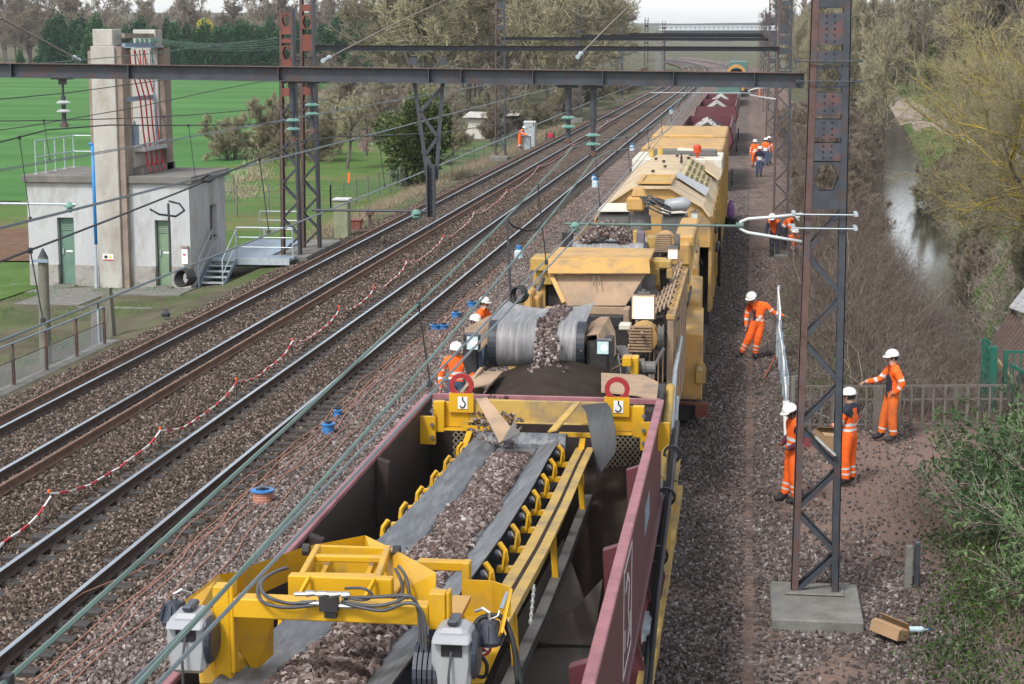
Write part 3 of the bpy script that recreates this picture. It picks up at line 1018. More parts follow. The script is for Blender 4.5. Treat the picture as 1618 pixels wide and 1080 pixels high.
# overhead lines
def span_pts(y0, y1, z0, z1, sag, x0, x1, n=14):
    return [(x0 + (x1 - x0) * i / n, y0 + (y1 - y0) * i / n, z0 + (z1 - z0) * i / n - sag * 4 * (i / n) * (1 - i / n)) for i in range(n + 1)]
OG = 'overhead contact lines'
def line(x, label, zm=6.55, zc=5.4, twin=0.16, dz=0.06, step=7.5, off=0.0, y_start=2, mess2=False, wm=None, ph=0.0, sag=0.8, skew=0.0):
    t = thing('overhead_line', label, 'overhead line', (x, 25, 0), OG)
    sup = [-35 + skew, 25.3 + skew, 85 + skew * 0.7, 145, 205, 265, 325]
    stag = lambda y: 0.17 * math.cos(math.pi * (y - 25) / 60)
    def zmess(y):
        for a, b in zip(sup[:-1], sup[1:]):
            if a <= y <= b:
                f = (y - a) / (b - a)
                return zm - sag * 4 * f * (1 - f)
        return zm
    ys = [y_start + 2.5 * k for k in range(int((92 - y_start) / 2.5))] + list(range(92, 326, 6))
    ys = [y for y in ys if y <= 325]
    mb = MB()
    mb.tube([(x + stag(y) * 0.4, y, zmess(y)) for y in ys], 0.011, 5)
    part('messenger_wire', mb, wm or m_wire, t)
    if mess2:
        mb = MB()
        mb.tube([(x + 0.32 + stag(y) * 0.3, y, zmess(y) - 0.15) for y in ys], 0.011, 5)
        part('messenger_wire', mb, wm or m_wire, t)
    for s in ((-1, 1) if twin else (0,)):
        mb = MB()
        mb.tube([(x + stag(y) + s * twin / 2, y, zc + (0 if s < 0 else dz)) for y in ys], 0.0105, 5)
        part('contact_wire', mb, m_copper, t)
    y = y_start + 1 + off
    k = 0
    while y < 110:
        mb = MB()
        a, b = (x + stag(y) * 0.4, y, zmess(y)), (x + stag(y), y, zc + dz)
        if a[2] - b[2] > 0.06:
            mb.tube([a, b], 0.0065, 4)
            mb.box(a[0] - 0.015, a[0] + 0.015, y - 0.02, y + 0.02, a[2] - 0.03, a[2] + 0.02)
            mb.box(b[0] - 0.015, b[0] + 0.015, y - 0.02, y + 0.02, b[2] - 0.03, b[2] + 0.02)
            part('dropper', mb, m_wiredk, t)
        y += step
        k += 1
    return t
line(-2.45, 'twin overhead wires with droppers above the work train', 6.5, 5.33, mess2=True, off=2.5)
line(-6.25, 'overhead wires with droppers above the empty strip of pale ballast', 6.55, 5.42, off=4.5, wm=m_wiredk)
line(-9.85, 'overhead wires with droppers above the second track', 6.7, 5.45, off=5.5, wm=m_wiredk)
line(-13.9, 'overhead wires with droppers above the leftmost track', 6.75, 5.5, off=3.0, wm=m_wiredk, y_start=8)
def single_wire(name, pts, r, m, label, cat='wire', group=None, n=5):
    mb = MB()
    mb.tube(pts, r, n)
    return single(name, mb, m, label, cat, (0, 0, 0), group)
# anchor stays running up from the near beam, each with its rod end
m_stay = mat('stay_wire_brown', (0.2, 0.17, 0.14), 0.6, 0.25, 3)
for pts, lab in (([(-7.43, 17.50, 8.12), (-8.38, 21.00, 7.89), (-9.23, 24.20, 7.66)], 'twisted stay wire rising from the left end of the beam to the top left corner'),
                 ([(-5.63, 40.00, 9.25), (-6.71, 34.00, 8.19), (-6.42, 27.50, 7.64)], 'stay wire rising from the beam beside the paired masts'),
                 ([(-2.04, 40.00, 9.22), (-2.58, 33.00, 8.14), (-2.55, 27.50, 7.70)], 'stay wire rising from the beam above the tubular insulator')):
    t = thing('stay_wire', lab, 'stay wire', pts[-1], 'stay wires anchored to the near beam')
    mb = MB()
    mb.tube(pts, 0.011, 6)
    part('cable', mb, m_stay, t)
    a, b = Vector(pts[-1]), Vector(pts[-2])
    dd = (a - b).normalized()
    mb = MB()
    mb.tube([a - dd * 0.15, a, a + dd * 0.2, a + dd * 0.55], [0.015, 0.04, 0.02, 0.035], 8)
    part('strain_clamp', mb, m_galv, t)
# feeder jumpers and their coils
def jumper(pts, r, lab, coil=None):
    t = thing('jumper_cable', lab, 'cable', pts[0], 'jumper cables between the overhead wires')
    mb = MB()
    mb.tube(pts, r, 8)
    part('cable', mb, m_black, t, smooth=True)
    if coil:
        c, cr, k = coil
        mb = MB()
        q = []
        for i in range(k * 16 + 1):
            a = 2 * math.pi * i / 16
            q.append((c[0] + cr * math.cos(a) * 0.9 + 0.012 * i / 16, c[1] + 0.05 * math.sin(a) + 0.03 * i / 16, c[2] + cr * math.sin(a)))
        mb.tube(q, 0.011, 6)
        part('coil', mb, m_black, t, smooth=True)
    return t
jumper([(-2.68, 20.00, 5.93), (-2.59, 20.00, 5.84), (-2.49, 20.30, 5.77), (-2.41, 20.60, 5.76), (-2.42, 21.00, 5.80)], 0.012, 'drooping black jumper loop between the two wires above the dust')
jumper([(-2.67, 20.00, 5.94), (-2.52, 19.00, 5.66), (-2.37, 18.00, 5.42), (-2.29, 17.70, 5.32)], 0.014, 'upright black jumper with a small coil, left of the tan hopper', ((-2.29, 17.80, 5.38), 0.075, 4))
jumper([(-6.80, 20.00, 5.99), (-6.69, 20.00, 5.93), (-6.56, 20.20, 5.89), (-6.52, 20.40, 5.94), (-6.64, 20.60, 6.00), (-6.83, 20.80, 6.01)], 0.012, 'drooping black jumper loop in front of the hut wall')
jumper([(-6.58, 20.00, 6.05), (-6.41, 19.50, 5.76), (-6.25, 19.00, 5.38)], 0.014, 'upright black jumper with a wide coil before the right green door', ((-6.14, 19.00, 5.33), 0.085, 5))
jumper([(-6.18, 20.00, 6.32), (-6.12, 20.10, 6.30), (-6.09, 20.20, 6.33), (-6.18, 20.30, 6.37), (-6.28, 20.30, 6.31)], 0.012, 'tangled black jumper coil by the hut roof corner')

FW = 'feeder wires between the hut tower and the paired masts'
for k in range(5):
    a, b = Vector((-20.95, 60.9 + 0.5 * k, 7.98)), Vector((-16.85, 63.9 + 0.05 * k, 7.6 + 0.1 * k))
    single_wire('feeder_wire', [a.lerp(b, t_ / 8) - Vector((0, 0, 0.9 * (t_ / 8) * (1 - t_ / 8))) for t_ in range(9)], 0.009, m_wire, ('first', 'second', 'third', 'fourth', 'fifth')[k] + ' feeder wire from the hut tower insulators to the paired masts, counted from the front', 'wire', FW)
for k, (x, z0, lab) in enumerate(((-16.9, 8.1, 'upper feeder wire strung along the left masts'), (-16.3, 7.4, 'lower feeder wire strung along the left masts'), (-17.3, 6.6, 'third feeder wire low along the left masts'))):
    pts = []
    for i in range(40):
        y = 10 + 8 * i
        f = ((y - 64) % 58) / 58
        pts.append((x, y, z0 - 3.2 * f * (1 - f)))
    single_wire('feeder_wire', pts, 0.012, m_wiredk if k else m_wire, lab, 'wire', 'feeder wires along the left masts')


# ---------------------------------------------------------------- substation hut
m_render = mat('hut_render', (0.43, 0.44, 0.445), 0.9, 0.1, 1.2, bump=0.25, bscale=30, dirt=(0.3, 0.29, 0.27), dirt_amt=0.46, dirt_scale=1.1, stretch=(1, 1, 0.35))
m_plinth = mat('hut_plinth', (0.3, 0.285, 0.26), 0.9, 0.2, 2, bump=0.3, dirt=(0.13, 0.12, 0.1), dirt_amt=0.45, dirt_scale=1.5)
m_roof = mat('hut_roof_felt', (0.15, 0.14, 0.13), 0.9, 0.25, 1.5, bump=0.3, dirt=(0.22, 0.19, 0.15), dirt_amt=0.3, dirt_scale=0.7)
m_tower = mat('tower_concrete', (0.4, 0.385, 0.355), 0.9, 0.15, 1.8, bump=0.5, bscale=18, dirt=(0.28, 0.245, 0.2), dirt_amt=0.42, dirt_scale=1.1, stretch=(1, 1, 0.4))
m_towerdk = mat('tower_concrete_edge', (0.25, 0.2, 0.16), 0.9, 0.2, 2, bump=0.5, bscale=18, dirt=(0.15, 0.12, 0.1), dirt_amt=0.4, dirt_scale=1.5)
m_door = mat('green_door', (0.12, 0.21, 0.16), 0.6, 0.12, 3, dirt=(0.07, 0.13, 0.11), dirt_amt=0.4, dirt_scale=1.4)
m_door2 = mat('green_door_right', (0.17, 0.25, 0.16), 0.6, 0.1, 3, dirt=(0.12, 0.19, 0.13), dirt_amt=0.3, dirt_scale=1.8)
m_blue = mat('blue_pipe', (0.02, 0.2, 0.5), 0.4, 0.1)
m_red = mat('red_cable', (0.48, 0.03, 0.035), 0.45, 0.12)
m_white = mat('white_plate', (0.75, 0.75, 0.73), 0.5, 0.04)
m_bluegrey = mat('blue_grey_steel', (0.21, 0.27, 0.34), 0.5, 0.12, 6)
ZG = -0.55
hut = thing('substation_hut', 'grey rendered substation hut with a tall concrete twin-pier tower', 'hut', (-22, 62, ZG))
X0, X1, Y0, Y1, ZR = -24.8, -19.0, 60.0, 64.3, 3.05
doors = [(-23.75, -23.15, ZG + 0.06, 1.84), (-20.25, -19.68, ZG + 0.06, 1.79)]
mb = MB()
xs = [X0, doors[0][0], doors[0][1], -22.15, ]
for a, b in ((X0, doors[0][0]), (doors[0][1], doors[1][0]), (doors[1][1], X1)):
    mb.box(a, b, Y0, Y0 + 0.3, ZG + 0.75, ZR)
for d_ in doors:
    mb.box(d_[0], d_[1], Y0, Y0 + 0.3, d_[3], ZR)
mb.box(X0, X0 + 0.3, Y0 + 0.3, Y1, ZG, ZR)
mb.box(X0 + 0.3, X1, Y1 - 0.3, Y1, ZG, ZR)
# right side with its window opening
wy0, wy1, wz0, wz1 = 62.35, 63.2, 0.95, 2.1
mb.box(X1 - 0.3, X1, Y0 + 0.3, wy0, ZG, ZR)
mb.box(X1 - 0.3, X1, wy1, Y1 - 0.3, ZG, ZR)
mb.box(X1 - 0.3, X1, wy0, wy1, ZG, wz0)
mb.box(X1 - 0.3, X1, wy0, wy1, wz1, ZR)
part('wall', mb, m_render, hut)
mb = MB()
for a, b in ((X0, doors[0][0]), (doors[0][1], doors[1][0]), (doors[1][1], X1)):
    mb.box(a - 0.0, b, Y0 - 0.05, Y0 + 0.3, ZG, ZG + 0.75)
part('plinth', mb, m_plinth, hut, bevel=0.01)
mb = MB()
mb.box(X0 - 0.12, -22.22, Y0 - 0.15, Y1 + 0.15, ZR, 3.3)
mb.box(-21.15, X1 + 0.15, Y0 - 0.15, Y1 + 0.15, ZR, 3.3)
mb.box(-22.22, -21.15, Y0 + 0.75, Y1 + 0.15, ZR, 3.3)
rf = part('roof', mb, m_roof, hut, bevel=0.02)
mb = MB()
mb.box(-21.15, -20.75, Y0 + 0.5, Y1 - 0.3, 3.3, 3.55)
part('kerb', mb, m_roof, rf)
for i, d_ in enumerate(doors):
    mb = MB()
    mb.box(d_[0] + 0.04, d_[1] - 0.02, Y0 + 0.2, Y0 + 0.25, d_[2], d_[3] - 0.03)
    dr = part('door', mb, (m_door, m_door2)[i], hut, label=('left green door with dark stains', 'right green door, plain')[i])
    mb = MB()
    for k in range(6):
        zz = d_[3] - 0.1 - k * 0.06
        mb.hexa([(d_[0] + 0.07, Y0 + 0.17, zz - 0.045), (d_[1] - 0.05, Y0 + 0.17, zz - 0.045), (d_[1] - 0.05, Y0 + 0.2, zz - 0.02), (d_[0] + 0.07, Y0 + 0.2, zz - 0.02),
                 (d_[0] + 0.07, Y0 + 0.17, zz - 0.038), (d_[1] - 0.05, Y0 + 0.17, zz - 0.038), (d_[1] - 0.05, Y0 + 0.2, zz), (d_[0] + 0.07, Y0 + 0.2, zz)])
    part('vent', mb, (m_door, m_door2)[i], dr)
    mb = MB()
    mb.box(d_[0] + 0.1, d_[0] + 0.14, Y0 + 0.15, Y0 + 0.2, 0.55, 0.75)
    part('handle', mb, m_galv, dr)
    mb = MB()
    mb.box(d_[0] + 0.22, d_[0] + 0.45, Y0 + 0.195, Y0 + 0.2, 0.62, 0.68)
    part('notice', mb, m_white, dr)
    mb = MB()
    mb.box(d_[0] - 0.05, d_[1] + 0.05, Y0 - 0.25, Y0 + 0.2, ZG, ZG + 0.06)
    part('doorstep', mb, m_conc, hut)
mb = MB()
mb.box(X1 - 0.2, X1 - 0.17, wy0, wy1, wz0, wz1)
wn_ = part('window', mb, mat('grimy_pane', (0.1, 0.095, 0.085), 0.3, 0.25, 4), hut)
mb = MB()
mb.box(X1 - 0.12, X1 + 0.05, wy0 - 0.05, wy1 + 0.05, wz0 - 0.07, wz0)
part('sill', mb, m_plinth, wn_)
# tower
def pier(x0, x1, y0, y1, lab):
    mb = MB()
    mb.box(x0 + 0.02, x1 - 0.22, y0, y1, ZG, 7.7)
    mb.box(x0 + 0.1, x1 - 0.28, y0 + 0.05, y1 - 0.05, 7.7, 8.27)
    p_ = part('pier', mb, m_tower, hut, bevel=0.02, label=lab)
    mb = MB()
    mb.box(x1 - 0.22, x1, y0 + 0.1, y1 - 0.1, ZG, 7.68)
    mb.box(x0 - 0.12, x0 + 0.02, y0 + 0.12, y1 - 0.1, 3.0, 7.55)
    part('rib', mb, m_towerdk, p_)
pier(-22.2, -21.12, 59.62, 60.6, 'front pier of the tower')
pier(-21.95, -20.75, 63.0, 63.9, 'rear pier of the tower')
mb = MB()
mb.box(-21.3, -21.1, 60.6, 63.0, 2.9, 4.1)
mb.box(-21.35, -20.7, 60.6, 63.0, 4.1, 4.22)
part('tower_base', mb, m_tower, hut)
for zz, mm in ((7.72, m_bluegrey), (5.9, m_bluegrey), (8.05, m_towerdk)):
    mb = MB()
    mb.box(-21.2, -21.08, 60.0, 63.6, zz - 0.08, zz + 0.08)
    if zz == 7.72:
        mb.box(-21.08, -20.75, 60.0, 63.6, zz - 0.08, zz - 0.05)
    part('crossbar', mb, mm, hut)
for k in range(5):
    yy = 60.9 + k * 0.5
    mb = MB()
    mb.lathe((-20.95, yy, 7.8), [(0, 0.03), (0.02, 0.1), (0.05, 0.04), (0.08, 0.09), (0.11, 0.03), (0.14, 0.07), (0.17, 0.02)], 10)
    part('insulator', mb, m_glassgreen, hut, smooth=True)
for k in range(4):
    yy = 60.95 + k * 0.52
    mb = MB()
    mb.tube([(-21.15, yy - 0.35, 7.55), (-21.1, yy - 0.35, 6.9), (-21.0, yy - 0.2, 6.4), (-20.95, yy + 0.05, 5.85), (-20.9, yy + 0.1, 4.8), (-20.85, yy + 0.2, 4.0), (-20.8, yy + 0.25, 3.55)], 0.028, 6)
    cb = part('red_cable', mb, m_red, hut, smooth=True)
    mb = MB()
    mb.cyl((-20.8, yy + 0.25, 3.35), (-20.84, yy + 0.22, 3.85), 0.095, 0.025, 8)
    part('cable_boot', mb, m_red, cb)
for k in range(3):
    mb = MB()
    mb.tube([(-21.1, 61 + k * 0.8, 7.6), (-21.0, 61.3 + k * 0.8, 7.0), (-21.05, 61.7 + k * 0.8, 6.9), (-21.1, 61.9 + k * 0.8, 7.5)], 0.014, 5)
    part('black_lead', mb, m_wiredk, hut)
mb = MB()
mb.cyl((-20.95, 62.4, 7.6), (-20.9, 62.5, 4.2), 0.035, None, 8)
part('conduit', mb, m_bluegrey, hut)
mb = MB()
mb.cyl((-21.15, 60.9, 4.3), (-21.15, 60.9, 5.0), 0.14, None, 12)
mb.cyl((-21.15, 60.9, 5.0), (-21.15, 60.9, 5.15), 0.05, 0.02, 8)
part('transformer_can', mb, m_bluegrey, hut)
mb = MB()
mb.tube([(-21.0, 60.8, 4.25), (-20.9, 61.3, 4.35), (-20.85, 62.0, 4.3), (-20.8, 62.9, 4.4)], 0.03, 6)
mb.bar((-20.72, 60.7, 4.16), (-20.72, 63, 4.16), 0.06, 0.1)
part('bracket_pipe', mb, m_galv, hut)
mb = MB()
mb.cyl((-22.27, 59.75, ZG + 1.5), (-22.27, 59.75, 4.35), 0.065, None, 10)
mb.tube([(-22.27, 59.75, 4.35), (-22.33, 59.8, 4.4), (-22.4, 59.85, 4.38)], 0.065, 8)
part('blue_pipe', mb, m_blue, hut, smooth=True)
mb = MB()
mb.cyl((-22.24, 59.52, ZG - 0.2), (-22.24, 59.58, ZG + 1.5), 0.07, 0.045, 10)
part('lower_pipe', mb, m_galv, hut)
mb = MB()
mb.box(-22.0, -21.62, 59.605, 59.618, 0.42, 0.64)
sg = part('warning_sign', mb, m_white, hut)
mb = MB()
mb.box(-21.99, -21.63, 59.601, 59.605, 0.42, 0.455)
part('sign_edge', mb, m_red, sg)
mb = MB()
mb.cyl((-21.89, 59.604, 0.54), (-21.89, 59.598, 0.54), 0.06, None, 12)
part('symbol', mb, m_hole, sg)
mb = MB()
mb.face([(-21.8, 59.6, 0.49), (-21.66, 59.6, 0.49), (-21.73, 59.6, 0.61)])
part('symbol', mb, mat('warning_yellow', (0.75, 0.55, 0.03), 0.5), sg)
mb = MB()
mb.box(-19.28, -19.06, 59.86, 59.95, 0.3, 0.82)
mbx = part('meter_box', mb, m_white, hut, bevel=0.01)
mb = MB()
mb.box(-19.23, -19.13, 59.855, 59.86, 0.6, 0.66)
part('label_plate', mb, m_red, mbx)
mb = MB()
mb.box(-19.3, -19.04, 59.84, 59.96, 0.1, 0.16)
mb.box(-19.3, -19.04, 59.84, 59.96, 0.84, 0.92)
part('shelf', mb, m_towerdk, mbx)
# railing on the roof, left part
def railing(pts, h, name, label, cat, mt, mids=(0.5,), post_step=1.0, r=0.022, group=None):
    t = thing(name, label, cat, pts[0], group)
    up = Vector((0, 0, 1))
    for a, b in zip(pts[:-1], pts[1:]):
        a, b = Vector(a), Vector(b)
        for f in (1,) + tuple(mids):
            mb = MB()
            mb.cyl(a + up * h * f, b + up * h * f, r, None, 6)
            part('rail', mb, mt, t)
        n = max(1, round((b - a).length / post_step))
        for k in range(n + (1 if b == Vector(pts[-1]) else 0)):
            c = a + (b - a) * k / n
            mb = MB()
            mb.cyl(c, c + up * (h + 0.02), r * 1.1, None, 6)
            mb.box(c.x - 0.06, c.x + 0.06, c.y - 0.06, c.y + 0.06, c.z - 0.01, c.z + 0.012)
            part('post', mb, mt, t)
    return t
railing([(-24.55, 60.3, 3.31), (-24.55, 63.9, 3.31), (-22.6, 63.9, 3.31)], 1.15, 'roof_railing', 'galvanised railing round the left half of the hut roof', 'railing', m_galv)
# steel platform with stairs
pf = thing('steel_platform', 'blue grey steel platform with stairs beside the hut', 'platform', (-17.4, 65, 0))
mb = MB()
mb.box(-18.9, -16.1, 62.3, 63.3, 0.14, 0.24)
mb.box(-18.9, -17.05, 63.3, 68.5, 0.14, 0.24)
part('deck', mb, m_bluegrey, pf)
mb = MB()
mb.box(-18.9, -16.1, 62.22, 62.298, 0.02, 0.26)
part('edge_beam', mb, m_galv, pf)
for xx, yy in ((-18.6, 62.8), (-17.3, 67.5)):
    mb = MB()
    mb.box(xx - 0.2, xx + 0.2, yy - 0.2, yy + 0.2, -0.8, 0.14)
    part('pillar', mb, m_conc, pf)
st = [(-19.0 + 0.1, 60.9), (-18.0, 60.9)]
for k in range(5):
    f = (k + 0.6) / 5
    mb = MB()
    yy = 60.6 + 1.65 * f
    mb.box(-18.85, -18.05, yy - 0.13, yy + 0.13, ZG + 0.8 * f - 0.02, ZG + 0.8 * f + 0.02)
    part('tread', mb, m_galv, pf)
for xx in (-18.88, -18.02):
    mb = MB()
    mb.bar((xx, 60.5, ZG), (xx, 62.3, 0.22), 0.02, 0.16)
    part('stringer', mb, m_bluegrey, pf)
    mb = MB()
    mb.tube([(xx, 60.45, ZG - 0.1), (xx, 60.45, ZG + 0.95), (xx, 62.2, 1.25), (xx, 62.2, 0.2)], 0.024, 6)
    mb.tube([(xx, 60.5, ZG + 0.45), (xx, 62.2, 0.75)], 0.02, 6)
    part('handrail', mb, m_galv, pf)
for pts in (((-18.02, 62.28, 0.24), (-15.98, 62.28, 0.24)), ((-18.85, 68.4, 0.24), (-17.05, 68.4, 0.24))):
    a, b = Vector(pts[0]), Vector(pts[1])
    for f in (1.1, 0.75, 0.4):
        mb = MB()
        mb.cyl(a + Vector((0, 0, f)), b + Vector((0, 0, f)), 0.022, None, 6)
        part('rail', mb, m_galv, pf)
    for k in range(3):
        c = a + (b - a) * k / 2
        mb = MB()
        mb.cyl(c, c + Vector((0, 0, 1.1)), 0.024, None, 6)
        part('post', mb, m_galv, pf)
# pavement, low wall and steps in front of the hut
mb = MB()
mb.box(-25.6, -18.9, 58.3, 60.3, -0.9, ZG + 0.004)
mb.box(-23.6, -21.4, 55.6, 58.3, -0.9, ZG + 0.004)
setting('pavement', mb.mesh('pavement', m_conc), 'concrete pavement and path in front of the hut')
wl = thing('low_wall', 'low dark concrete wall in front of the hut path', 'wall', (-20.5, 55.5, -0.95))
mb = MB()
mb.box(-22.6, -18.9, 55.35, 55.6, -1.0, ZG - 0.02)
part('wall', mb, m_conc, wl, bevel=0.01)
stp = thing('garden_steps', 'three worn concrete steps at the left end of the low wall', 'steps', (-23.1, 55, -1))
for k in range(3):
    mb = MB()
    mb.box(-23.75 + k * 0.06, -22.62, 55.6 - 0.3 * (3 - k), 55.6 - 0.3 * (2 - k), -1.0, ZG - 0.02 - 0.12 * (2 - k))
    part('step', mb, m_conc, stp, bevel=0.01)
# wooden posts
m_post = mat('weathered_post', (0.16, 0.16, 0.125), 0.9, 0.25, 4, bump=0.6, bscale=20, dirt=(0.09, 0.08, 0.06), dirt_amt=0.4, dirt_scale=3, stretch=(4, 4, 0.6))
t = thing('timber_pole', 'grey green round timber pole with a pointed top behind the fence', 'post', (-18.26, 44.92, -0.6))
mb = MB()
mb.cyl((-18.26, 44.92, -0.9), (-18.2, 44.92, 2.32), 0.16, 0.135, 14)
part('shaft', mb, m_post, t, smooth=False)
mb = MB()
mb.cyl((-18.2, 44.92, 2.32), (-18.2, 44.92, 2.55), 0.13, 0.02, 12)
part('cap', mb, m_wiredk, t)
mb = MB()
mb.box(-18.4, -18.0, 44.72, 44.78, 2.2, 2.28)
part('collar', mb, m_bluegrey, t)
t = thing('stump_post', 'pair of short weathered posts strapped to a pipe by the fence end', 'post', (-17.5, 47.3, -0.4))
mb = MB()
mb.hexa([(-17.55, 47.2, -0.6), (-17.2, 47.2, -0.6), (-17.2, 47.5, -0.6), (-17.55, 47.5, -0.6), (-17.5, 47.2, 1.0), (-17.28, 47.2, 1.2), (-17.28, 47.45, 1.2), (-17.5, 47.45, 1.0)])
part('timber', mb, m_post, t)
mb = MB()
mb.hexa([(-17.85, 47.2, -0.6), (-17.62, 47.2, -0.6), (-17.62, 47.4, -0.6), (-17.85, 47.4, -0.6), (-17.82, 47.2, 0.75), (-17.64, 47.2, 0.8), (-17.64, 47.35, 0.8), (-17.82, 47.35, 0.75)])
part('timber', mb, m_conc, t)
mb = MB()
mb.cyl((-17.6, 47.15, -0.5), (-17.6, 47.15, 0.6), 0.035, None, 8)
part('pipe', mb, m_galv, t)
# trackside fence with mesh
fn = thing('trackside_fence', 'rusty post and rail fence with wire mesh left of the leftmost track', 'fence', (-17, 42, 0))
fp = [(-17.07 + 0.03 * k, 36.0 + 1.95 * k) for k in range(6)]
for x, y in fp:
    mb = MB()
    mb.box(x - 0.03, x + 0.03, y - 0.03, y + 0.03, -0.15, 0.9)
    part('post', mb, m_steelrust, fn)
for zz, rr in ((0.9, 0.03), (0.5, 0.018)):
    mb = MB()
    for a, b in zip(fp[:-1], fp[1:]):
        mb.bar((a[0], a[1], zz), (b[0], b[1], zz), rr, rr)
    part('rail', mb, m_steelrust if zz < 0.8 else m_bluegrey, fn)
mb = MB()
for k in range(150):
    f = k / 149
    y = 36 + 9.75 * f
    x = -17.07 + 0.15 * f - 0.035
    mb.box(x - 0.003, x + 0.003, y - 0.003, y + 0.003, -0.05, 0.5)
for k in range(9):
    mb.bar((-17.105, 36, -0.04 + k * 0.065), (-16.955, 45.75, -0.04 + k * 0.065), 0.005, 0.005)
o = part('wire_mesh', mb, mat('mesh_wire', (0.3, 0.33, 0.38), 0.5, 0.1, metal=0.5), fn)
o['kind'] = 'stuff'
mb = MB()
mb.box(-17.15, -16.75, 35.5, 46.5, -0.3, -0.08)
part('kerb', mb, m_conc, fn, bevel=0.02)
# green trackside cabinet, rust box and signal stub
t = thing('green_cabinet', 'mossy green concrete cabinet with a pale cap beside the leftmost track', 'cabinet', (-16.5, 72.5, -0.1))
mb = MB()
mb.box(-16.8, -16.22, 72.3, 72.9, -0.3, 1.42)
part('body', mb, mat('mossy_concrete', (0.22, 0.24, 0.15), 0.9, 0.2, 3, bump=0.3), t, bevel=0.02)
mb = MB()
mb.box(-16.86, -16.16, 72.24, 72.96, 1.42, 1.52)
part('cap', mb, m_porcelain, t, bevel=0.03)
t = thing('junction_box', 'low rusty red junction box beside the green cabinet', 'box', (-16.6, 75.5, 0))
mb = MB()
mb.box(-16.9, -16.35, 75.3, 75.8, -0.1, 0.3)
part('body', mb, m_redrust, t, bevel=0.02)
mb = MB()
mb.box(-16.93, -16.32, 75.27, 75.83, 0.3, 0.36)
part('lid', mb, m_redrust, t, bevel=0.01)
t = thing('short_signal_post', 'stubby dark post with a square head beyond the junction box', 'post', (-16.4, 77.5, 0))
mb = MB()
mb.cyl((-16.4, 77.5, -0.1), (-16.4, 77.5, 0.35), 0.07, None, 8)
part('stem', mb, m_steelrust, t)
mb = MB()
mb.box(-16.56, -16.24, 77.35, 77.65, 0.35, 0.52)
part('head', mb, m_steelrust, t, bevel=0.02)
# grey cabinets at the far worker
CG = 'grey cabinets beside the leftmost track'
for nm, x, y, w_, h_, lab in (('relay_cabinet', -16.55, 137.0, 0.85, 1.75, 'tall grey relay cabinet behind the worker beside the leftmost track'), ('relay_cabinet', -16.45, 133.2, 0.85, 0.95, 'low grey cabinet at which the lone far worker stands')):
    t = thing('relay_cabinet', lab, 'cabinet', (x, y, 0), CG)
    mb = MB()
    mb.box(x - w_ / 2, x + w_ / 2, y - 0.3, y + 0.3, -0.1, h_)
    part('body', mb, mat('cabinet_grey', (0.33, 0.37, 0.38), 0.6, 0.08), t, bevel=0.02)
    mb = MB()
    mb.hexa([(x - w_ / 2 - 0.05, y - 0.36, h_), (x + w_ / 2 + 0.05, y - 0.36, h_), (x + w_ / 2 + 0.05, y + 0.36, h_), (x - w_ / 2 - 0.05, y + 0.36, h_),
             (x - w_ / 2 + 0.02, y - 0.2, h_ + 0.12), (x + w_ / 2 - 0.02, y - 0.2, h_ + 0.12), (x + w_ / 2 - 0.02, y + 0.2, h_ + 0.12), (x - w_ / 2 + 0.02, y + 0.2, h_ + 0.12)])
    part('roof', mb, m_porcelain, t)
    mb = MB()
    mb.box(x - w_ / 2 + 0.05, x - 0.01, y - 0.32, y - 0.3, 0.05, h_ - 0.05)
    mb.box(x + 0.01, x + w_ / 2 - 0.05, y - 0.32, y - 0.3, 0.05, h_ - 0.05)
    part('door', mb, mat('cabinet_grey', (0, 0, 0)), t)
t = thing('portable_generator', 'small red portable generator on the ballast past the tall cabinet', 'generator', (-15.95, 146, 0))
mb = MB()
mb.box(-16.2, -15.75, 145.8, 146.2, 0.12, 0.5)
part('motor', mb, mat('generator_red', (0.4, 0.03, 0.05), 0.4), t, bevel=0.03)
mb = MB()
for xx in (-16.28, -15.67):
    mb.tube([(xx, 145.75, 0.0), (xx, 145.75, 0.6), (xx, 146.25, 0.6), (xx, 146.25, 0.0)], 0.025, 5)
part('frame', mb, m_black, t)
# garden shed far left
t = thing('old_shed', 'ramshackle pale shed with a tin roof beyond the lone mast', 'shed', (-22.3, 158, -0.5))
mb = MB()
mb.box(-24.6, -22.9, 157, 160, -0.6, 1.15)
part('wall', mb, mat('shed_whitewash', (0.5, 0.48, 0.42), 0.9, 0.15, 2, dirt=(0.2, 0.18, 0.14), dirt_amt=0.4, dirt_scale=2), t)
mb = MB()
mb.box(-22.88, -20.2, 158, 160.5, -0.6, 1.3)
part('dark_bay', mb, mat('shed_dark_boards', (0.05, 0.05, 0.05), 0.9, 0.3), t)
mb = MB()
mb.hexa([(-24.8, 156.6, 1.25), (-22.4, 156.6, 1.2), (-22.4, 160.6, 1.5), (-24.8, 160.6, 1.55), (-24.8, 156.6, 1.33), (-22.4, 156.6, 1.28), (-22.4, 160.6, 1.58), (-24.8, 160.6, 1.63)])
mb.hexa([(-22.38, 157.2, 1.35), (-20.0, 157.4, 1.4), (-20.0, 160.6, 1.7), (-22.38, 160.6, 1.6), (-22.38, 157.2, 1.43), (-20.0, 157.4, 1.48), (-20.0, 160.6, 1.78), (-22.38, 160.6, 1.68)])
part('roof', mb, mat('shed_tin', (0.5, 0.48, 0.45), 0.6, 0.2, 1.5, dirt=(0.3, 0.2, 0.15), dirt_amt=0.4, dirt_scale=1), t)
mb = MB()
mb.box(-22.3, -21.2, 157.15, 157.2, 0.75, 1.33)
part('hatch', mb, m_porcelain, t)
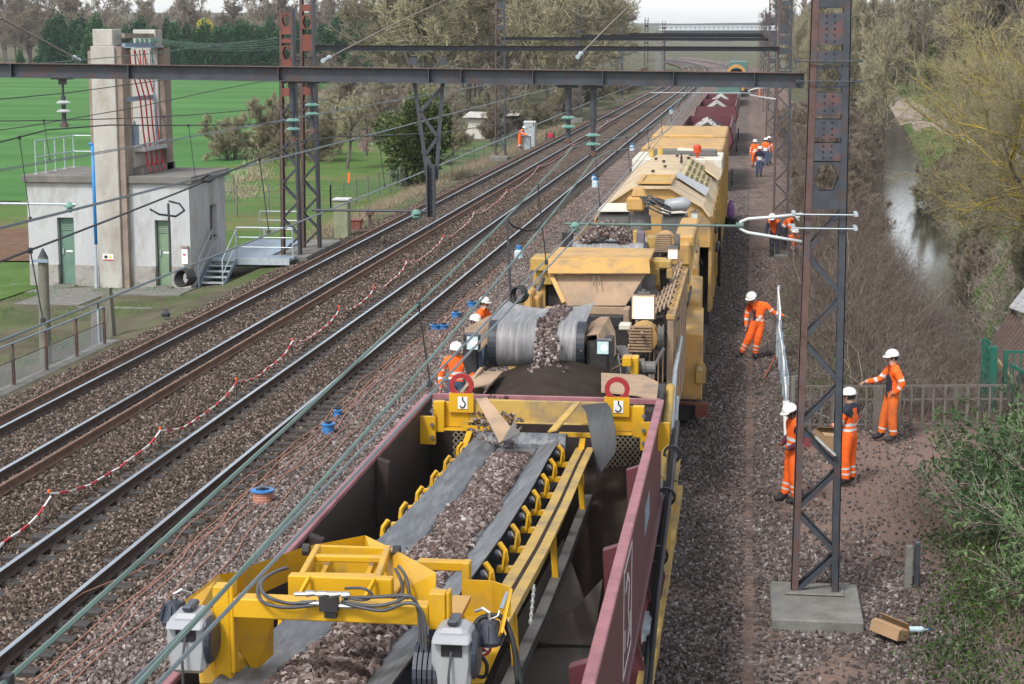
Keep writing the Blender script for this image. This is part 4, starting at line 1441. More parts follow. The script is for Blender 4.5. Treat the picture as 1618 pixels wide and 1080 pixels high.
# low tiled lean-to at the left of the hut and wire fence behind
t = thing('lean_to', 'small tiled lean-to with grey sheeting at the left edge behind the hut', 'shed', (-27.5, 68, -0.6))
mb = MB()
mb.box(-27.6, -25.6, 67.4, 69, -0.7, 0.9)
part('sheeting', mb, mat('grey_sheeting', (0.35, 0.36, 0.36), 0.8, 0.2, 3, bump=0.5), t)
mb = MB()
mb.hexa([(-27.8, 67.0, 0.95), (-25.4, 67.0, 0.95), (-25.4, 69.2, 1.5), (-27.8, 69.2, 1.5), (-27.8, 67.0, 1.05), (-25.4, 67.0, 1.05), (-25.4, 69.2, 1.6), (-27.8, 69.2, 1.6)])
part('roof', mb, mat('red_tiles', (0.24, 0.11, 0.085), 0.9, 0.25, 6, bump=0.5), t)
FG = 'wire fences of the garden'
def wirefence(pts, h, n, lab, white=False):
    t = thing('wire_fence', lab, 'fence', (pts[0][0], pts[0][1], -0.5), FG)
    for k in range(n):
        f = k / (n - 1) * (len(pts) - 1)
        i = min(int(f), len(pts) - 2)
        f -= i
        x, y = pts[i][0] + (pts[i + 1][0] - pts[i][0]) * f, pts[i][1] + (pts[i + 1][1] - pts[i][1]) * f
        mb = MB()
        mb.cyl((x, y, -0.7), (x, y, -0.5 + h), 0.045, None, 5)
        part('post', mb, m_white if (white and k in (2, 3)) else m_post, t)
    mb = MB()
    for z in np.linspace(0.1, h - 0.1, 9):
        for a, b in zip(pts[:-1], pts[1:]):
            mb.bar((a[0], a[1], -0.55 + z), (b[0], b[1], -0.55 + z), 0.008, 0.008)
    for a, b in zip(pts[:-1], pts[1:]):
        L_ = math.hypot(b[0] - a[0], b[1] - a[1])
        for k in range(int(L_ / 0.2)):
            f = k * 0.2 / L_
            x, y = a[0] + (b[0] - a[0]) * f, a[1] + (b[1] - a[1]) * f
            mb.box(x - 0.003, x + 0.003, y - 0.003, y + 0.003, -0.5, -0.55 + h)
    o = part('wire_mesh', mb, mat('fence_wire', (0.12, 0.16, 0.15), 0.6), t)
    o['kind'] = 'stuff'
wirefence([(-30, 84), (-25.2, 84.5), (-20.6, 88)], 1.5, 8, 'wire garden fence with two white posts behind the hut', True)
wirefence([(-36, 92), (-27, 93)], 1.4, 6, 'wire fence at the field edge far left of the hut')
wirefence([(-20.6, 88), (-19.3, 110), (-18.4, 150)], 1.3, 20, 'long wire fence between the garden and the leftmost track')


# ---------------------------------------------------------------- train materials
m_maroon = mat('maroon_paint', (0.105, 0.028, 0.036), 0.5, 0.15, 2, dirt=(0.1, 0.045, 0.045), dirt_amt=0.4, dirt_scale=1.5, bump=0.1, bscale=30, spec=0.4)
m_rim = mat('maroon_rim_sheen', (0.3, 0.125, 0.14), 0.55, 0.2, 4, dirt=(0.2, 0.08, 0.09), dirt_amt=0.4, dirt_scale=3)  # maroon lightened to pink: the rim's sheen put into the base colour
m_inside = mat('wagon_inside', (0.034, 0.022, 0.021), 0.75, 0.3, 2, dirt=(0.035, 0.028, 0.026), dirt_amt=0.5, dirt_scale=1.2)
m_yel = mat('bright_yellow_paint', (0.56, 0.31, 0.01), 0.42, 0.08, 2, dirt=(0.4, 0.245, 0.05), dirt_amt=0.34, dirt_scale=3.5, spec=0.4, bump=0.06, bscale=60)
m_yeldirty = mat('dusty_yellow_paint', (0.44, 0.285, 0.07), 0.65, 0.15, 2, dirt=(0.22, 0.165, 0.1), dirt_amt=0.5, dirt_scale=1.8)
m_tan = mat('machine_tan_yellow', (0.47, 0.275, 0.085), 0.6, 0.12, 1.5, dirt=(0.27, 0.185, 0.105), dirt_amt=0.46, dirt_scale=1.9, bump=0.08)
m_dust = mat('dust_covered_plate', (0.37, 0.255, 0.165), 0.85, 0.14, 1.8, dirt=(0.23, 0.175, 0.13), dirt_amt=0.46, dirt_scale=2.0, bump=0.15, bscale=40)
m_cream = mat('cream_roof', (0.5, 0.385, 0.235), 0.65, 0.08, 1.2, dirt=(0.36, 0.28, 0.18), dirt_amt=0.45, dirt_scale=0.8)
m_white2 = mat('off_white_roof', (0.6, 0.57, 0.48), 0.6, 0.1, 1.5, dirt=(0.35, 0.3, 0.22), dirt_amt=0.3, dirt_scale=1.5)
m_belt = mat('belt_rubber', (0.105, 0.113, 0.125), 0.5, 0.45, 2.6, dirt=(0.2, 0.205, 0.21), dirt_amt=0.36, dirt_scale=1.3, stretch=(7, 0.45, 7), spec=0.4)
m_beltc = mat('belt_rubber_centre', (0.15, 0.15, 0.153), 0.7, 0.2, 3, dirt=(0.14, 0.12, 0.11), dirt_amt=0.4, dirt_scale=4, stretch=(3, 0.8, 3))
m_drumbelt = mat('drum_belt', (0.2, 0.2, 0.205), 0.5, 0.3, 3, dirt=(0.4, 0.38, 0.36), dirt_amt=0.35, dirt_scale=2.2, stretch=(7, 0.5, 0.5))
m_beltdk = mat('belt_edge_dark', (0.03, 0.034, 0.045), 0.5, 0.3, 2)
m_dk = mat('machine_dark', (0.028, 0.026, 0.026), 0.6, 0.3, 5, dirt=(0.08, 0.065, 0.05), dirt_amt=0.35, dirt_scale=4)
m_greyst = mat('worn_grey_steel', (0.13, 0.125, 0.12), 0.55, 0.2, 4, dirt=(0.075, 0.065, 0.055), dirt_amt=0.4, dirt_scale=2)
m_plast = mat('grey_plastic', (0.3, 0.31, 0.325), 0.4, 0.06, 4, spec=0.5)
m_plastdk = mat('dark_plastic', (0.035, 0.04, 0.055), 0.35, 0.1, 4, spec=0.5)
m_hose = mat('hydraulic_hose', (0.06, 0.06, 0.065), 0.45, 0.2, 5)
m_chrome = mat('bare_metal', (0.5, 0.5, 0.48), 0.35, 0.1, 6, metal=0.8)
m_fines = mat('spoil_fines', (0.042, 0.031, 0.025), 0.98, 0.25, 3, bump=0.8, bscale=45, spec=0.1)
m_redeye = mat('red_lifting_eye', (0.3, 0.022, 0.024), 0.5, 0.12)
m_lampw = mat('lit_lamp_warm', (0.9, 0.85, 0.7), 0.4, 0.0, emit=((1.0, 0.86, 0.55), 1.0))
m_lampc = mat('lit_lamp_cold', (0.3, 0.38, 0.38), 0.2, 0.25, 14, emit=((0.7, 0.93, 0.9), 0.16))
m_lampcore = mat('lamp_core', (0.9, 0.95, 0.95), 0.25, 0.0, emit=((0.9, 1.0, 1.0), 1.5))
s_belt = stonemat('belt_stone', [(0.0, (0.05, 0.034, 0.03)), (0.4, (0.12, 0.085, 0.075)), (0.75, (0.21, 0.16, 0.145)), (0.95, (0.33, 0.28, 0.26)), (1.0, (0.48, 0.45, 0.43))])
s_white = stonemat('white_stone', [(0.0, (0.3, 0.28, 0.26)), (0.5, (0.42, 0.39, 0.37)), (1.0, (0.55, 0.53, 0.5))])

def plate(mb, pts, t=0.012, mi=0, flip=1):
    """thin steel plate from its corner points"""
    a, b, c = Vector(pts[0]), Vector(pts[1]), Vector(pts[2])
    n = (b - a).cross(c - a).normalized() * t * flip
    mb.prism(pts, n, mi)

# ---------------------------------------------------------------- open hopper wagon in front
wag = thing('hopper_wagon', 'open maroon hopper wagon carrying the yellow conveyor, nearest of the train', 'wagon', (-2.56, 14, 0), 'maroon hopper wagons')
XL, XR, ZT, ZB, YN, YF = -4.06, -1.06, 3.32, 1.95, 5.0, 22.7
for s, x in ((1, XR), (-1, XL)):
    mb = MB()
    mb.box(x - 0.02, x + 0.02, YN, YF, ZB, ZT)
    sw = part('side_wall', mb, m_maroon, wag)
    mb = MB()
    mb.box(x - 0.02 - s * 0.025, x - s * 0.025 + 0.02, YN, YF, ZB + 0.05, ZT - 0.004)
    part('lining', mb, m_inside, sw)
    mb = MB()
    mb.box(x - 0.05, x + 0.05, YN, YF, ZT, ZT + 0.06)
    part('rim', mb, m_rim, sw, bevel=0.01)
    mb = MB()
    mb.box(x - 0.03 + s * 0.04, x + 0.03 + s * 0.04, YN, YF, ZB + 0.1, ZB + 0.19)
    part('lower_rail', mb, m_maroon, sw, bevel=0.008)
    for k in range(5):
        y = 6.5 + k * 3.15
        mb = MB()
        mb.prism([(x - s * 0.05, y, ZT + 0.03), (x - s * 0.19, y, ZT - 0.02), (x - s * 0.17, y, ZT - 0.42), (x - s * 0.05, y, ZT - 0.75)], (0, 0.12, 0))
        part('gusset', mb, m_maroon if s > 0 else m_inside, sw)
    for k in range(9):
        y = 6.4 + k * 1.85
        mb = MB()
        mb.prism([(x + s * 0.02, y, ZB + 0.08), (x + s * 0.16, y, ZB - 0.45), (x + s * 0.1, y, ZB - 0.8), (x - s * 0.2, y, ZB - 0.8)], (0, 0.05, 0))
        part('outer_gusset', mb, m_maroon, sw)
    mb = MB()
    mb.box(x - 0.09, x + 0.09, YN, YF, ZB - 0.95, ZB - 0.8)
    part('sole_bar', mb, m_greyst, wag)
mb = MB()
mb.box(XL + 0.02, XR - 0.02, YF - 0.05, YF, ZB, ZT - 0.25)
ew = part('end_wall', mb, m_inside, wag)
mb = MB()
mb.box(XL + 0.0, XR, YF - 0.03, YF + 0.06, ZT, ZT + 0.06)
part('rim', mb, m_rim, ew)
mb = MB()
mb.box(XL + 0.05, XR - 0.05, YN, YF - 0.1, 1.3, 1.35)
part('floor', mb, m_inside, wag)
# sloping chute plates inside
for q in ([(-2.01, 19.89, 2.30), (-1.66, 18.83, 1.90), (-1.82, 18.09, 1.70), (-2.32, 17.28, 1.95)], [(-2.03, 17.92, 1.72), (-1.40, 17.89, 2.45), (-1.48, 17.75, 1.78)], [(-2.39, 17.85, 1.68), (-1.48, 17.85, 1.72), (-1.47, 16.76, 1.60), (-2.42, 16.63, 1.60)]):
    mb = MB()
    plate(mb, q, 0.02)
    part('chute_plate', mb, mat('chute_steel', (0.15, 0.125, 0.11), 0.6, 0.25, 3, dirt=(0.09, 0.07, 0.06), dirt_amt=0.45, dirt_scale=1.5), wag)
# expanded-metal panels in the far end
for xa, xb, lab in ((-3.72, -3.2, 'a'), (-1.75, -1.3, 'b')):
    mb = MB()
    nx, nz = 7, 10
    zz0, zz1 = 2.35, 3.15
    for i in range(nx):
        for j in range(nz):
            cx, cz = xa + (xb - xa) * (i + 0.5) / nx, zz0 + (zz1 - zz0) * (j + 0.5) / nz
            dx, dz = (xb - xa) / nx / 2, (zz1 - zz0) / nz / 2
            for q in ((-dx, 0, 0, dz), (0, dz, dx, 0), (dx, 0, 0, -dz), (0, -dz, -dx, 0)):
                mb.bar((cx + q[0], YF - 0.12, cz + q[1]), (cx + q[2], YF - 0.12, cz + q[3]), 0.012, 0.012, up=(0, 1, 0))
    o = part('mesh_panel', mb, mat('mesh_panel_steel', (0.34, 0.3, 0.22), 0.6, 0.25, 9), wag)
    o['kind'] = 'stuff'
    mb = MB()
    mb.box(xa, xb, YF - 0.1, YF - 0.06, zz0, zz1)
    part('mesh_backing', mb, m_inside, wag)
# white stencilled frame with two strokes on the right wall, and a smaller plate farther along
mb = MB()
xx = XR + 0.022
for a in ((15.75, 2.15, 16.85, 2.15), (15.75, 3.15, 16.85, 3.15), (15.75, 2.13, 15.75, 3.17), (16.85, 2.13, 16.85, 3.17)):
    mb.bar((xx, a[0], a[1]), (xx, a[2], a[3]), 0.035, 0.004, up=(1, 0, 0))
for a in ((16.0, 2.9, 16.25, 3.0), (16.25, 3.0, 16.5, 2.85), (16.5, 2.85, 16.4, 2.6), (16.4, 2.6, 16.55, 2.4), (16.55, 2.4, 16.3, 2.28), (15.95, 2.35, 15.95, 2.55), (16.7, 2.25, 16.7, 2.5)):
    mb.bar((xx, a[0], a[1]), (xx, a[2], a[3]), 0.045, 0.004, up=(1, 0, 0))
part('stencil', mb, mat('stencil_white', (0.62, 0.6, 0.62), 0.6, 0.08), wag)
mb = MB()
mb.box(xx, xx + 0.004, 19.0, 19.9, 2.6, 2.9)
part('plate', mb, m_bluegrey, wag)
for y in (8, 20):
    for dy in (-0.9, 0.9):
        mb = MB()
        for s in (-1, 1):
            mb.cyl((-2.62 + s * 0.68, y + dy, 0.66), (-2.62 + s * 0.8, y + dy, 0.66), 0.46, 0.46, 20)
        mb.cyl((-3.3, y + dy, 0.66), (-1.9, y + dy, 0.66), 0.09, None, 8)
        part('wheelset', mb, m_dk, wag)
mb = MB()
mb.box(-3.9, -1.25, YN, YF, 1.0, 1.15)
part('underframe', mb, m_dk, wag)

def stonecloud(name, pts, dens, mat_, size, label, seed, nx=None):
    """carrier sheet (rows of points) for scattered stones"""
    mb = MB()
    mb.sheet(pts)
    me = mb.mesh(name, m_fines)
    return scatter(name, me, [dens] * len(me.vertices), mat_, size, label, seed)

# fines inside the wagon
rows = []
for j in range(16):
    y = 19.4 + 3.2 * j / 15
    rows.append([(XL + 0.1 + 2.8 * i / 10, y, 1.4 + (0.25 + 0.8 * j / 15) * (0.65 + 0.5 * i / 10) + 0.18 * (float(fbm(i * 0.6, j * 0.6, 8)) - 0.5)) for i in range(11)])
setting('spoil_heap', MB().sheet(rows).mesh('spoil_heap', m_fines, smooth=True), 'dark fine spoil lying in the front wagon', 'stuff')

# ---------------------------------------------------------------- conveyor in the wagon
cv = thing('belt_conveyor', 'yellow belt conveyor carrying brown stones over the front wagon', 'conveyor', (-2.65, 15, 2.2))
BY = [7.0, 9.2, 10.4, 12.0, 15.5, 18, 20.2, 21.5]
BZ = [4.33, 4.14, 4.02, 3.82, 3.42, 3.2, 3.06, 2.98]
def belt_z(y):
    return float(np.interp(y, BY, BZ))
def belt_x(y):
    return float(np.interp(y, [7, 10, 20, 22], [-2.5, -2.52, -2.72, -2.74]))
ys = np.r_[np.arange(7.0, 21.6, 0.4)]
HW, HC, WH = 0.52, 0.25, 0.13
mb = MB()
prof = [(-HW, WH), (-HC - 0.012, 0.012), (-HC + 0.01, 0.0), (HC - 0.01, 0.0), (HC + 0.012, 0.012), (HW, WH)]
top = [[(belt_x(y) + px, y, belt_z(y) + pz) for px, pz in prof] for y in ys]
mb.sheet([[r_[0], r_[1], r_[2]] for r_ in top], 0)
mb.sheet([[r_[2], r_[3]] for r_ in top], 1)
mb.sheet([[r_[3], r_[4], r_[5]] for r_ in top], 0)
low = [[(belt_x(y) + px * 1.0, y, belt_z(y) + pz - 0.018) for px, pz in prof] for y in ys]
mb.sheet([[a[0], b[0]] for a, b in zip(top, low)], 2)
mb.sheet([[a[-1], b[-1]] for a, b in zip(top, low)], 2)
mb.sheet(low, 2)
part('belt', mb, [m_belt, m_beltc, m_beltdk], cv)
for sx in (-HC, HC):
    mb = MB()
    mb.sheet([[(belt_x(y) + sx - 0.009, y, belt_z(y) + 0.012), (belt_x(y) + sx + 0.009, y, belt_z(y) + 0.014)] for y in ys])
    part('belt_crease_shade', mb, m_beltdk, cv)  # dark strip laid on to draw the shade in the trough's crease
# return belt
mb = MB()
mb.sheet([[(belt_x(y) + px, y, belt_z(y) - 0.42) for px in (-0.48, 0.48)] for y in ys])
part('return_belt', mb, m_beltdk, cv)
for s, dx, dr in ((1, 0.84, 0.1), (-1, -0.72, 0.3)):
    mb = MB()
    for ya, yb in zip(BY[1:-1], BY[2:]):
        a = Vector((belt_x(ya) + dx, ya, belt_z(ya) - dr))
        b = Vector((belt_x(yb) + dx, yb, belt_z(yb) - dr))
        mb.bar(a, b, 0.02, 0.22)
        mb.bar(a + Vector((-0.06 * s, 0, 0.11)), b + Vector((-0.06 * s, 0, 0.11)), 0.13, 0.015)
        mb.bar(a + Vector((0.05 * s, 0, 0.116)), b + Vector((0.05 * s, 0, 0.116)), 0.09, 0.015)
    part('side_rail', mb, m_yeldirty, cv)
    mb = MB()
    for ya, yb in zip(BY[1:-1], BY[2:]):
        mb.bar((belt_x(ya) + dx - 0.01 * s, ya, belt_z(ya) - dr + 0.12), (belt_x(yb) + dx - 0.01 * s, yb, belt_z(yb) - dr + 0.12), 0.035, 0.012)
    part('rail_groove', mb, m_fines, cv)
    mb = MB()
    for ya, yb in zip(BY[1:-1], BY[2:]):
        a = Vector((belt_x(ya) + dx + 0.03 * s, ya, belt_z(ya) - 0.62))
        b = Vector((belt_x(yb) + dx + 0.03 * s, yb, belt_z(yb) - 0.62))
        mb.bar(a, b, 0.1, 0.1)
    part('lower_chord', mb, m_greyst, cv)
    k = 0
    for y in np.arange(10.9, 21.2, 0.98):
        x, z = belt_x(y), belt_z(y)
        mb = MB()
        mb.bar((x + s * 0.55, y, z - 0.06), (x + dx, y, z - 0.06), 0.07, 0.05)
        mb.tube([(x + s * 0.60, y, z - 0.08), (x + s * 0.63, y, z + 0.02), (x + s * 0.62, y, z + 0.1), (x + s * 0.57, y, z + 0.17)], 0.024, 4)
        mb.bar((x + s * 0.6, y - 0.03, z - 0.06), (x + s * 0.62, y - 0.03, z + 0.1), 0.02, 0.05)
        ib = part('idler_bracket', mb, m_yel, cv)
        mb = MB()
        mb.cyl((x + s * 0.575, y, z + 0.075), (x + s * 0.29, y, z - 0.045), 0.042, None, 12)
        mb.cyl((x + s * 0.58, y, z + 0.077), (x + s * 0.574, y, z + 0.074), 0.03, None, 10, 1)
        part('roller', mb, [m_plastdk, m_chrome], ib, smooth=False)
    for y in np.arange(13.4, 21, 3.6):
        x, z = belt_x(y), belt_z(y)
        mb = MB()
        mb.bar((x + dx, y, z - 0.16), (x + dx + 0.03 * s, y, z - 0.6), 0.06, 0.06)
        part('strut', mb, m_yel, cv)
for y in np.arange(10.9, 21.2, 0.98):
    x, z = belt_x(y), belt_z(y)
    mb = MB()
    mb.cyl((x - 0.27, y, z - 0.07), (x + 0.27, y, z - 0.07), 0.05, None, 10)
    part('roller', mb, m_plast, cv)
# head of the conveyor over the far end: cross frame, deflector, lifting eyes
mb = MB()
mb.box(-3.42, -1.66, 22.0, 22.06, 3.2, 3.46)
mb.box(-3.42, -1.66, 21.86, 22.0, 3.19, 3.21)
part('cross_frame', mb, m_yeldirty, cv, bevel=0.008)
mb = MB()
mb.cyl((-3.25, 21.6, 2.98), (-2.15, 21.6, 2.98), 0.16, None, 18)
part('tail_drum', mb, m_belt, cv, smooth=False)
for s, xi, xo in ((-1, -3.42, -4.0), (1, -1.66, -1.2)):
    mb = MB()
    a, b = min(xi, xi + s * 0.3), max(xi, xi + s * 0.3)
    mb.box(a, b, 22.0, 22.05, 3.1, 3.42)
    mb.box(a, b, 21.85, 22.0, 3.08, 3.1)
    bx = xi + s * 0.3
    mb.box(min(bx, bx + s * 0.14), max(bx, bx + s * 0.14), 21.9, 22.02, 3.05, 3.44)
    mb.prism([(bx + s * 0.1, 21.84, 2.9), (bx + s * 0.36, 21.84, 2.9), (bx + s * 0.46, 21.84, 3.02), (bx + s * 0.46, 21.84, 3.26), (bx + s * 0.1, 21.84, 3.26)], (0, 0.05, 0))
    br = part('hook_bracket', mb, m_yel, cv, bevel=0.006)
    mb = MB()
    for zz in (3.0, 3.16, 3.34):
        mb.cyl((bx + s * 0.14, 21.8, zz), (bx + s * 0.14, 21.845, zz), 0.025, None, 6)
    part('bolt', mb, m_greyst, br)
    ex = -3.51 if s < 0 else -1.56
    mb = MB()
    mb.ring((ex, 21.95, 3.64), 0.095, 0.155, (0, 0.05, 0), 24)
    part('lifting_eye', mb, m_redeye, cv)
    mb = MB()
    mb.box(ex - 0.155, ex + 0.155, 21.945, 21.997, 3.3, 3.545)
    part('eye_plate', mb, m_yel, cv)
    sx = ex + 0.02
    mb = MB()
    mb.box(sx - 0.06, sx + 0.06, 21.935, 21.944, 3.35, 3.5)
    st_ = part('sticker', mb, m_white, cv)
    mb = MB()
    q = [(sx, 21.93, 3.5), (sx, 21.93, 3.46), (sx + 0.02, 21.93, 3.44), (sx + 0.035, 21.93, 3.41), (sx + 0.02, 21.93, 3.375), (sx - 0.015, 21.93, 3.365), (sx - 0.035, 21.93, 3.39)]
    mb.tube(q, 0.009, 5)
    part('hook_symbol', mb, m_hole, st_)
# deflector plates
mb = MB()
plate(mb, [(-3.27, 21.60, 3.55), (-3.13, 21.60, 3.57), (-2.72, 20.90, 3.32), (-2.84, 20.60, 3.23)], 0.015)
part('deflector', mb, m_dust, cv)
mb = MB()
plate(mb, [(-2.85, 20.70, 3.20), (-2.72, 20.90, 3.41), (-2.61, 20.60, 3.35), (-2.75, 20.50, 3.29)], 0.015)
part('deflector_lip', mb, m_greyst, cv)
mb = MB()
plate(mb, [(-1.98, 21.70, 3.51), (-2.08, 21.70, 3.48), (-2.30, 20.90, 3.30), (-2.19, 20.90, 3.33)], 0.02)
part('deflector', mb, m_yeldirty, cv)
mb = MB()
rows = [[(-1.98, 21.70, 3.48), (-1.67, 21.70, 3.52)], [(-1.91, 21.55, 3.43), (-1.60, 21.55, 3.47)], [(-1.85, 21.40, 3.23), (-1.55, 21.40, 3.32)], [(-1.79, 21.30, 2.94), (-1.51, 21.30, 3.11)], [(-1.74, 21.25, 2.68), (-1.53, 21.25, 2.99)]]
mb.sheet(rows)
mb.sheet([[tuple(Vector(p) + Vector((0, 0.025, 0))) for p in r_] for r_ in rows])
part('rubber_flap', mb, mat('flap_rubber', (0.045, 0.047, 0.05), 0.6, 0.3, 4, stretch=(6, 1, 1)), cv, smooth=True)
for px in ((-3.35, 3.1), (-1.95, 3.05)):
    mb = MB()
    x, z = px
    s = -1 if x < -2.5 else 1
    mb.bar((x, 21.6, z), (x + s * 0.02, 20.6, z - 0.28), 0.07, 0.09)
    mb.bar((x + s * 0.1, 21.7, z + 0.06), (x - s * 0.3, 21.7, z + 0.06), 0.05, 0.05)
    mb.bar((x, 21.5, z), (x, 21.5, z - 0.6), 0.06, 0.06)
    part('tail_arm', mb, m_yel, cv)

# the gantry at the near end
gy = 10.0
mb = MB()
mb.box(-3.08, -2.98, gy - 0.05, gy + 0.05, 3.3, 4.73)
mb.box(-2.98, -2.955, gy - 0.05, gy + 0.05, 4.2, 4.75)
part('gantry_post', mb, m_yel, cv, bevel=0.006)
mb = MB()
mb.box(-1.79, -1.69, gy - 0.05, gy + 0.05, 4.52, 4.74)
mb.box(-1.685, -1.665, gy - 0.05, gy + 0.05, 4.3, 4.75)
part('gantry_post', mb, m_yel, cv, bevel=0.006)
mb = MB()
mb.box(-1.79, -1.7, gy - 0.045, gy + 0.045, 3.5, 4.515)
part('damper_block', mb, m_plastdk, cv)
mb = MB()
mb.box(-2.954, -1.79, gy - 0.06, gy + 0.06, 4.545, 4.665)
part('gantry_beam', mb, m_yel, cv, bevel=0.008)
mb = MB()
mb.box(-2.72, -2.08, gy + 0.32, gy + 0.4, 4.56, 4.7)
mb.box(-2.72, -2.08, gy + 0.4, gy + 0.75, 4.56, 4.575)
part('channel_box', mb, m_yel, cv, bevel=0.006)
for xx in (-2.6, -2.2):
    mb = MB()
    mb.bar((xx + 0.02, gy + 0.3, 4.7), (xx - 0.03, gy + 0.1, 4.58), 0.02, 0.03)
    part('stay', mb, m_yel, cv)
for s, p_, q_ in ((1, (-2.68, 10.42, 4.62), (-2.77, 11.30, 4.59)), (-1, (-2.20, 10.42, 4.63), (-2.30, 11.30, 4.60))):
    p_, q_ = Vector(p_), Vector(q_)
    mb = MB()
    mb.bar(p_, q_, 0.04, 0.06)
    part('ladder_rail', mb, m_yel, cv, bevel=0.005)
    mb = MB()
    o = Vector((0.09 * s, 0, -0.07))
    mb.bar(p_ + o, q_ + o, 0.03, 0.05)
    mb.cyl(q_ + Vector((-0.045 * s, -0.04, 0)), q_ + Vector((-0.09 * s, -0.04, 0)), 0.04, None, 10, 1)
    part('cylinder_strut', mb, [m_yel, m_dk], cv)
for f, a, b in ((0.2, Vector((-2.68, 10.42, 4.62)), Vector((-2.20, 10.42, 4.63))), (0.72, Vector((-2.68, 10.42, 4.62)), Vector((-2.20, 10.42, 4.63)))):
    e = (Vector((-2.77, 11.30, 4.59)) - Vector((-2.68, 10.42, 4.62))) * f
    mb = MB()
    mb.bar(a + e, b + e, 0.055, 0.04)
    part('rung', mb, m_yel, cv, bevel=0.006)
mb = MB()
plate(mb, [(-2.80, 11.40, 4.58), (-2.31, 11.40, 4.58), (-2.32, 11.40, 4.40), (-2.81, 11.40, 4.39)], 0.03)
part('back_plate', mb, m_yel, cv, bevel=0.005)
def guard(pts, lab=None):
    mb = MB()
    plate(mb, pts, 0.014)
    part('guard_plate', mb, m_yel, cv)
guard([(-3.38, 10.30, 4.51), (-3.33, 10.90, 4.51), (-3.21, 11.10, 4.48), (-3.22, 11.10, 4.28), (-3.28, 10.30, 4.47)])
guard([(-3.36, 10.25, 4.53), (-3.24, 10.15, 4.52), (-3.08, 10.06, 4.56), (-3.09, 10.06, 4.09), (-3.21, 10.10, 4.07), (-3.26, 10.20, 4.35)])
guard([(-3.15, 10.90, 4.56), (-2.91, 11.50, 4.54), (-2.58, 11.90, 4.52), (-2.59, 11.90, 4.27), (-2.92, 11.50, 4.36), (-3.16, 10.90, 4.35)])
guard([(-2.58, 11.90, 4.52), (-2.25, 11.30, 4.60), (-1.84, 10.50, 4.70), (-1.83, 10.40, 4.54), (-2.18, 10.70, 4.46), (-2.57, 11.80, 4.30)])
guard([(-3.04, 10.15, 4.48), (-2.86, 10.50, 4.37), (-2.87, 10.50, 4.13), (-2.94, 10.30, 4.08), (-3.04, 10.15, 4.38)])
mb = MB()
mb.box(*sum([[(-2.08, 11.20, 4.57)[0], (-1.77, 11.20, 4.58)[0]], [11.16, 11.24], [(-1.92, 11.20, 4.51)[2], (-1.92, 11.20, 4.57)[2]]], []))
part('top_bar', mb, m_yel, cv, bevel=0.006)
mb = MB()
mb.box((-1.77, 11.10, 4.60)[0], (-1.72, 11.10, 4.60)[0], 11.05, 11.15, (-1.77, 11.10, 4.22)[2], (-1.77, 11.10, 4.60)[2])
part('gantry_post', mb, m_yel, cv, bevel=0.006)
guard([(-1.75, 10.95, 4.52), (-1.56, 10.95, 4.52), (-1.56, 10.95, 4.28), (-1.75, 10.95, 4.28)])
guard([(-1.56, 10.95, 4.52), (-1.40, 10.55, 4.61), (-1.40, 10.55, 4.42), (-1.56, 10.95, 4.28)])
guard([(-1.40, 10.55, 4.61), (-1.33, 10.10, 4.74), (-1.36, 9.90, 4.54), (-1.39, 9.95, 4.49), (-1.41, 10.50, 4.45)])
mb = MB()
plate(mb, [(-1.38, 10.30, 4.66), (-1.36, 10.25, 4.67), (-1.37, 10.10, 4.62), (-1.40, 10.15, 4.60)], -0.004)
part('label_plate', mb, m_bluegrey, cv)
guard([(-1.75, 10.25, 4.51), (-1.43, 10.35, 4.49), (-1.38, 10.30, 4.40), (-1.50, 10.20, 4.12), (-1.74, 10.20, 4.10)])
mb = MB()
mb.box((-1.75, 10.30, 4.50)[0], (-1.64, 10.30, 4.50)[0], 10.25, 10.6, 4.5, 4.53)
part('ledge', mb, m_tan, cv)
# side plate running down along the belt on the left, idler bracket there
mb = MB()
mb.box((-3.09, 10.20, 4.22)[0], (-2.98, 10.20, 4.17)[0], 10.1, 10.3, (-3.07, 10.20, 4.11)[2], (-3.07, 10.20, 4.22)[2])
ib = part('idler_bracket', mb, m_yel, cv, bevel=0.01)
mb = MB()
for k in range(2):
    c = Vector(((-3.05, 10.15, 4.22)[0] + 0.05 * k, 10.09, (-3.05, 10.15, 4.19)[2]))
    mb.cyl(c, c + Vector((0, -0.02, 0)), 0.018, None, 8)
part('bolt', mb, m_dk, ib)
# no-hand sign
c = Vector((-1.51, 10.17, 4.36))
mb = MB()
mb.cyl(c, c + Vector((0, -0.006, 0)), 0.062, None, 24)
sg = part('prohibition_sign', mb, m_white, cv)
mb = MB()
mb.ring(c + Vector((0, -0.012, 0)), 0.048, 0.062, (0, 0.005, 0), 24)
part('ring', mb, m_redeye, sg)
mb = MB()
mb.box(c.x - 0.018, c.x + 0.018, c.y - 0.012, c.y - 0.007, c.z - 0.03, c.z + 0.005)
for k in range(4):
    mb.box(c.x - 0.018 + k * 0.0095, c.x - 0.0115 + k * 0.0095, c.y - 0.012, c.y - 0.007, c.z + 0.005, c.z + 0.03 - abs(k - 1.5) * 0.004)
part('hand_symbol', mb, m_hole, sg)
mb = MB()
mb.bar(c + Vector((-0.04, -0.014, 0.035)), c + Vector((0.04, -0.014, -0.035)), 0.01, 0.003, up=(0, 1, 0))
part('slash', mb, m_redeye, sg)
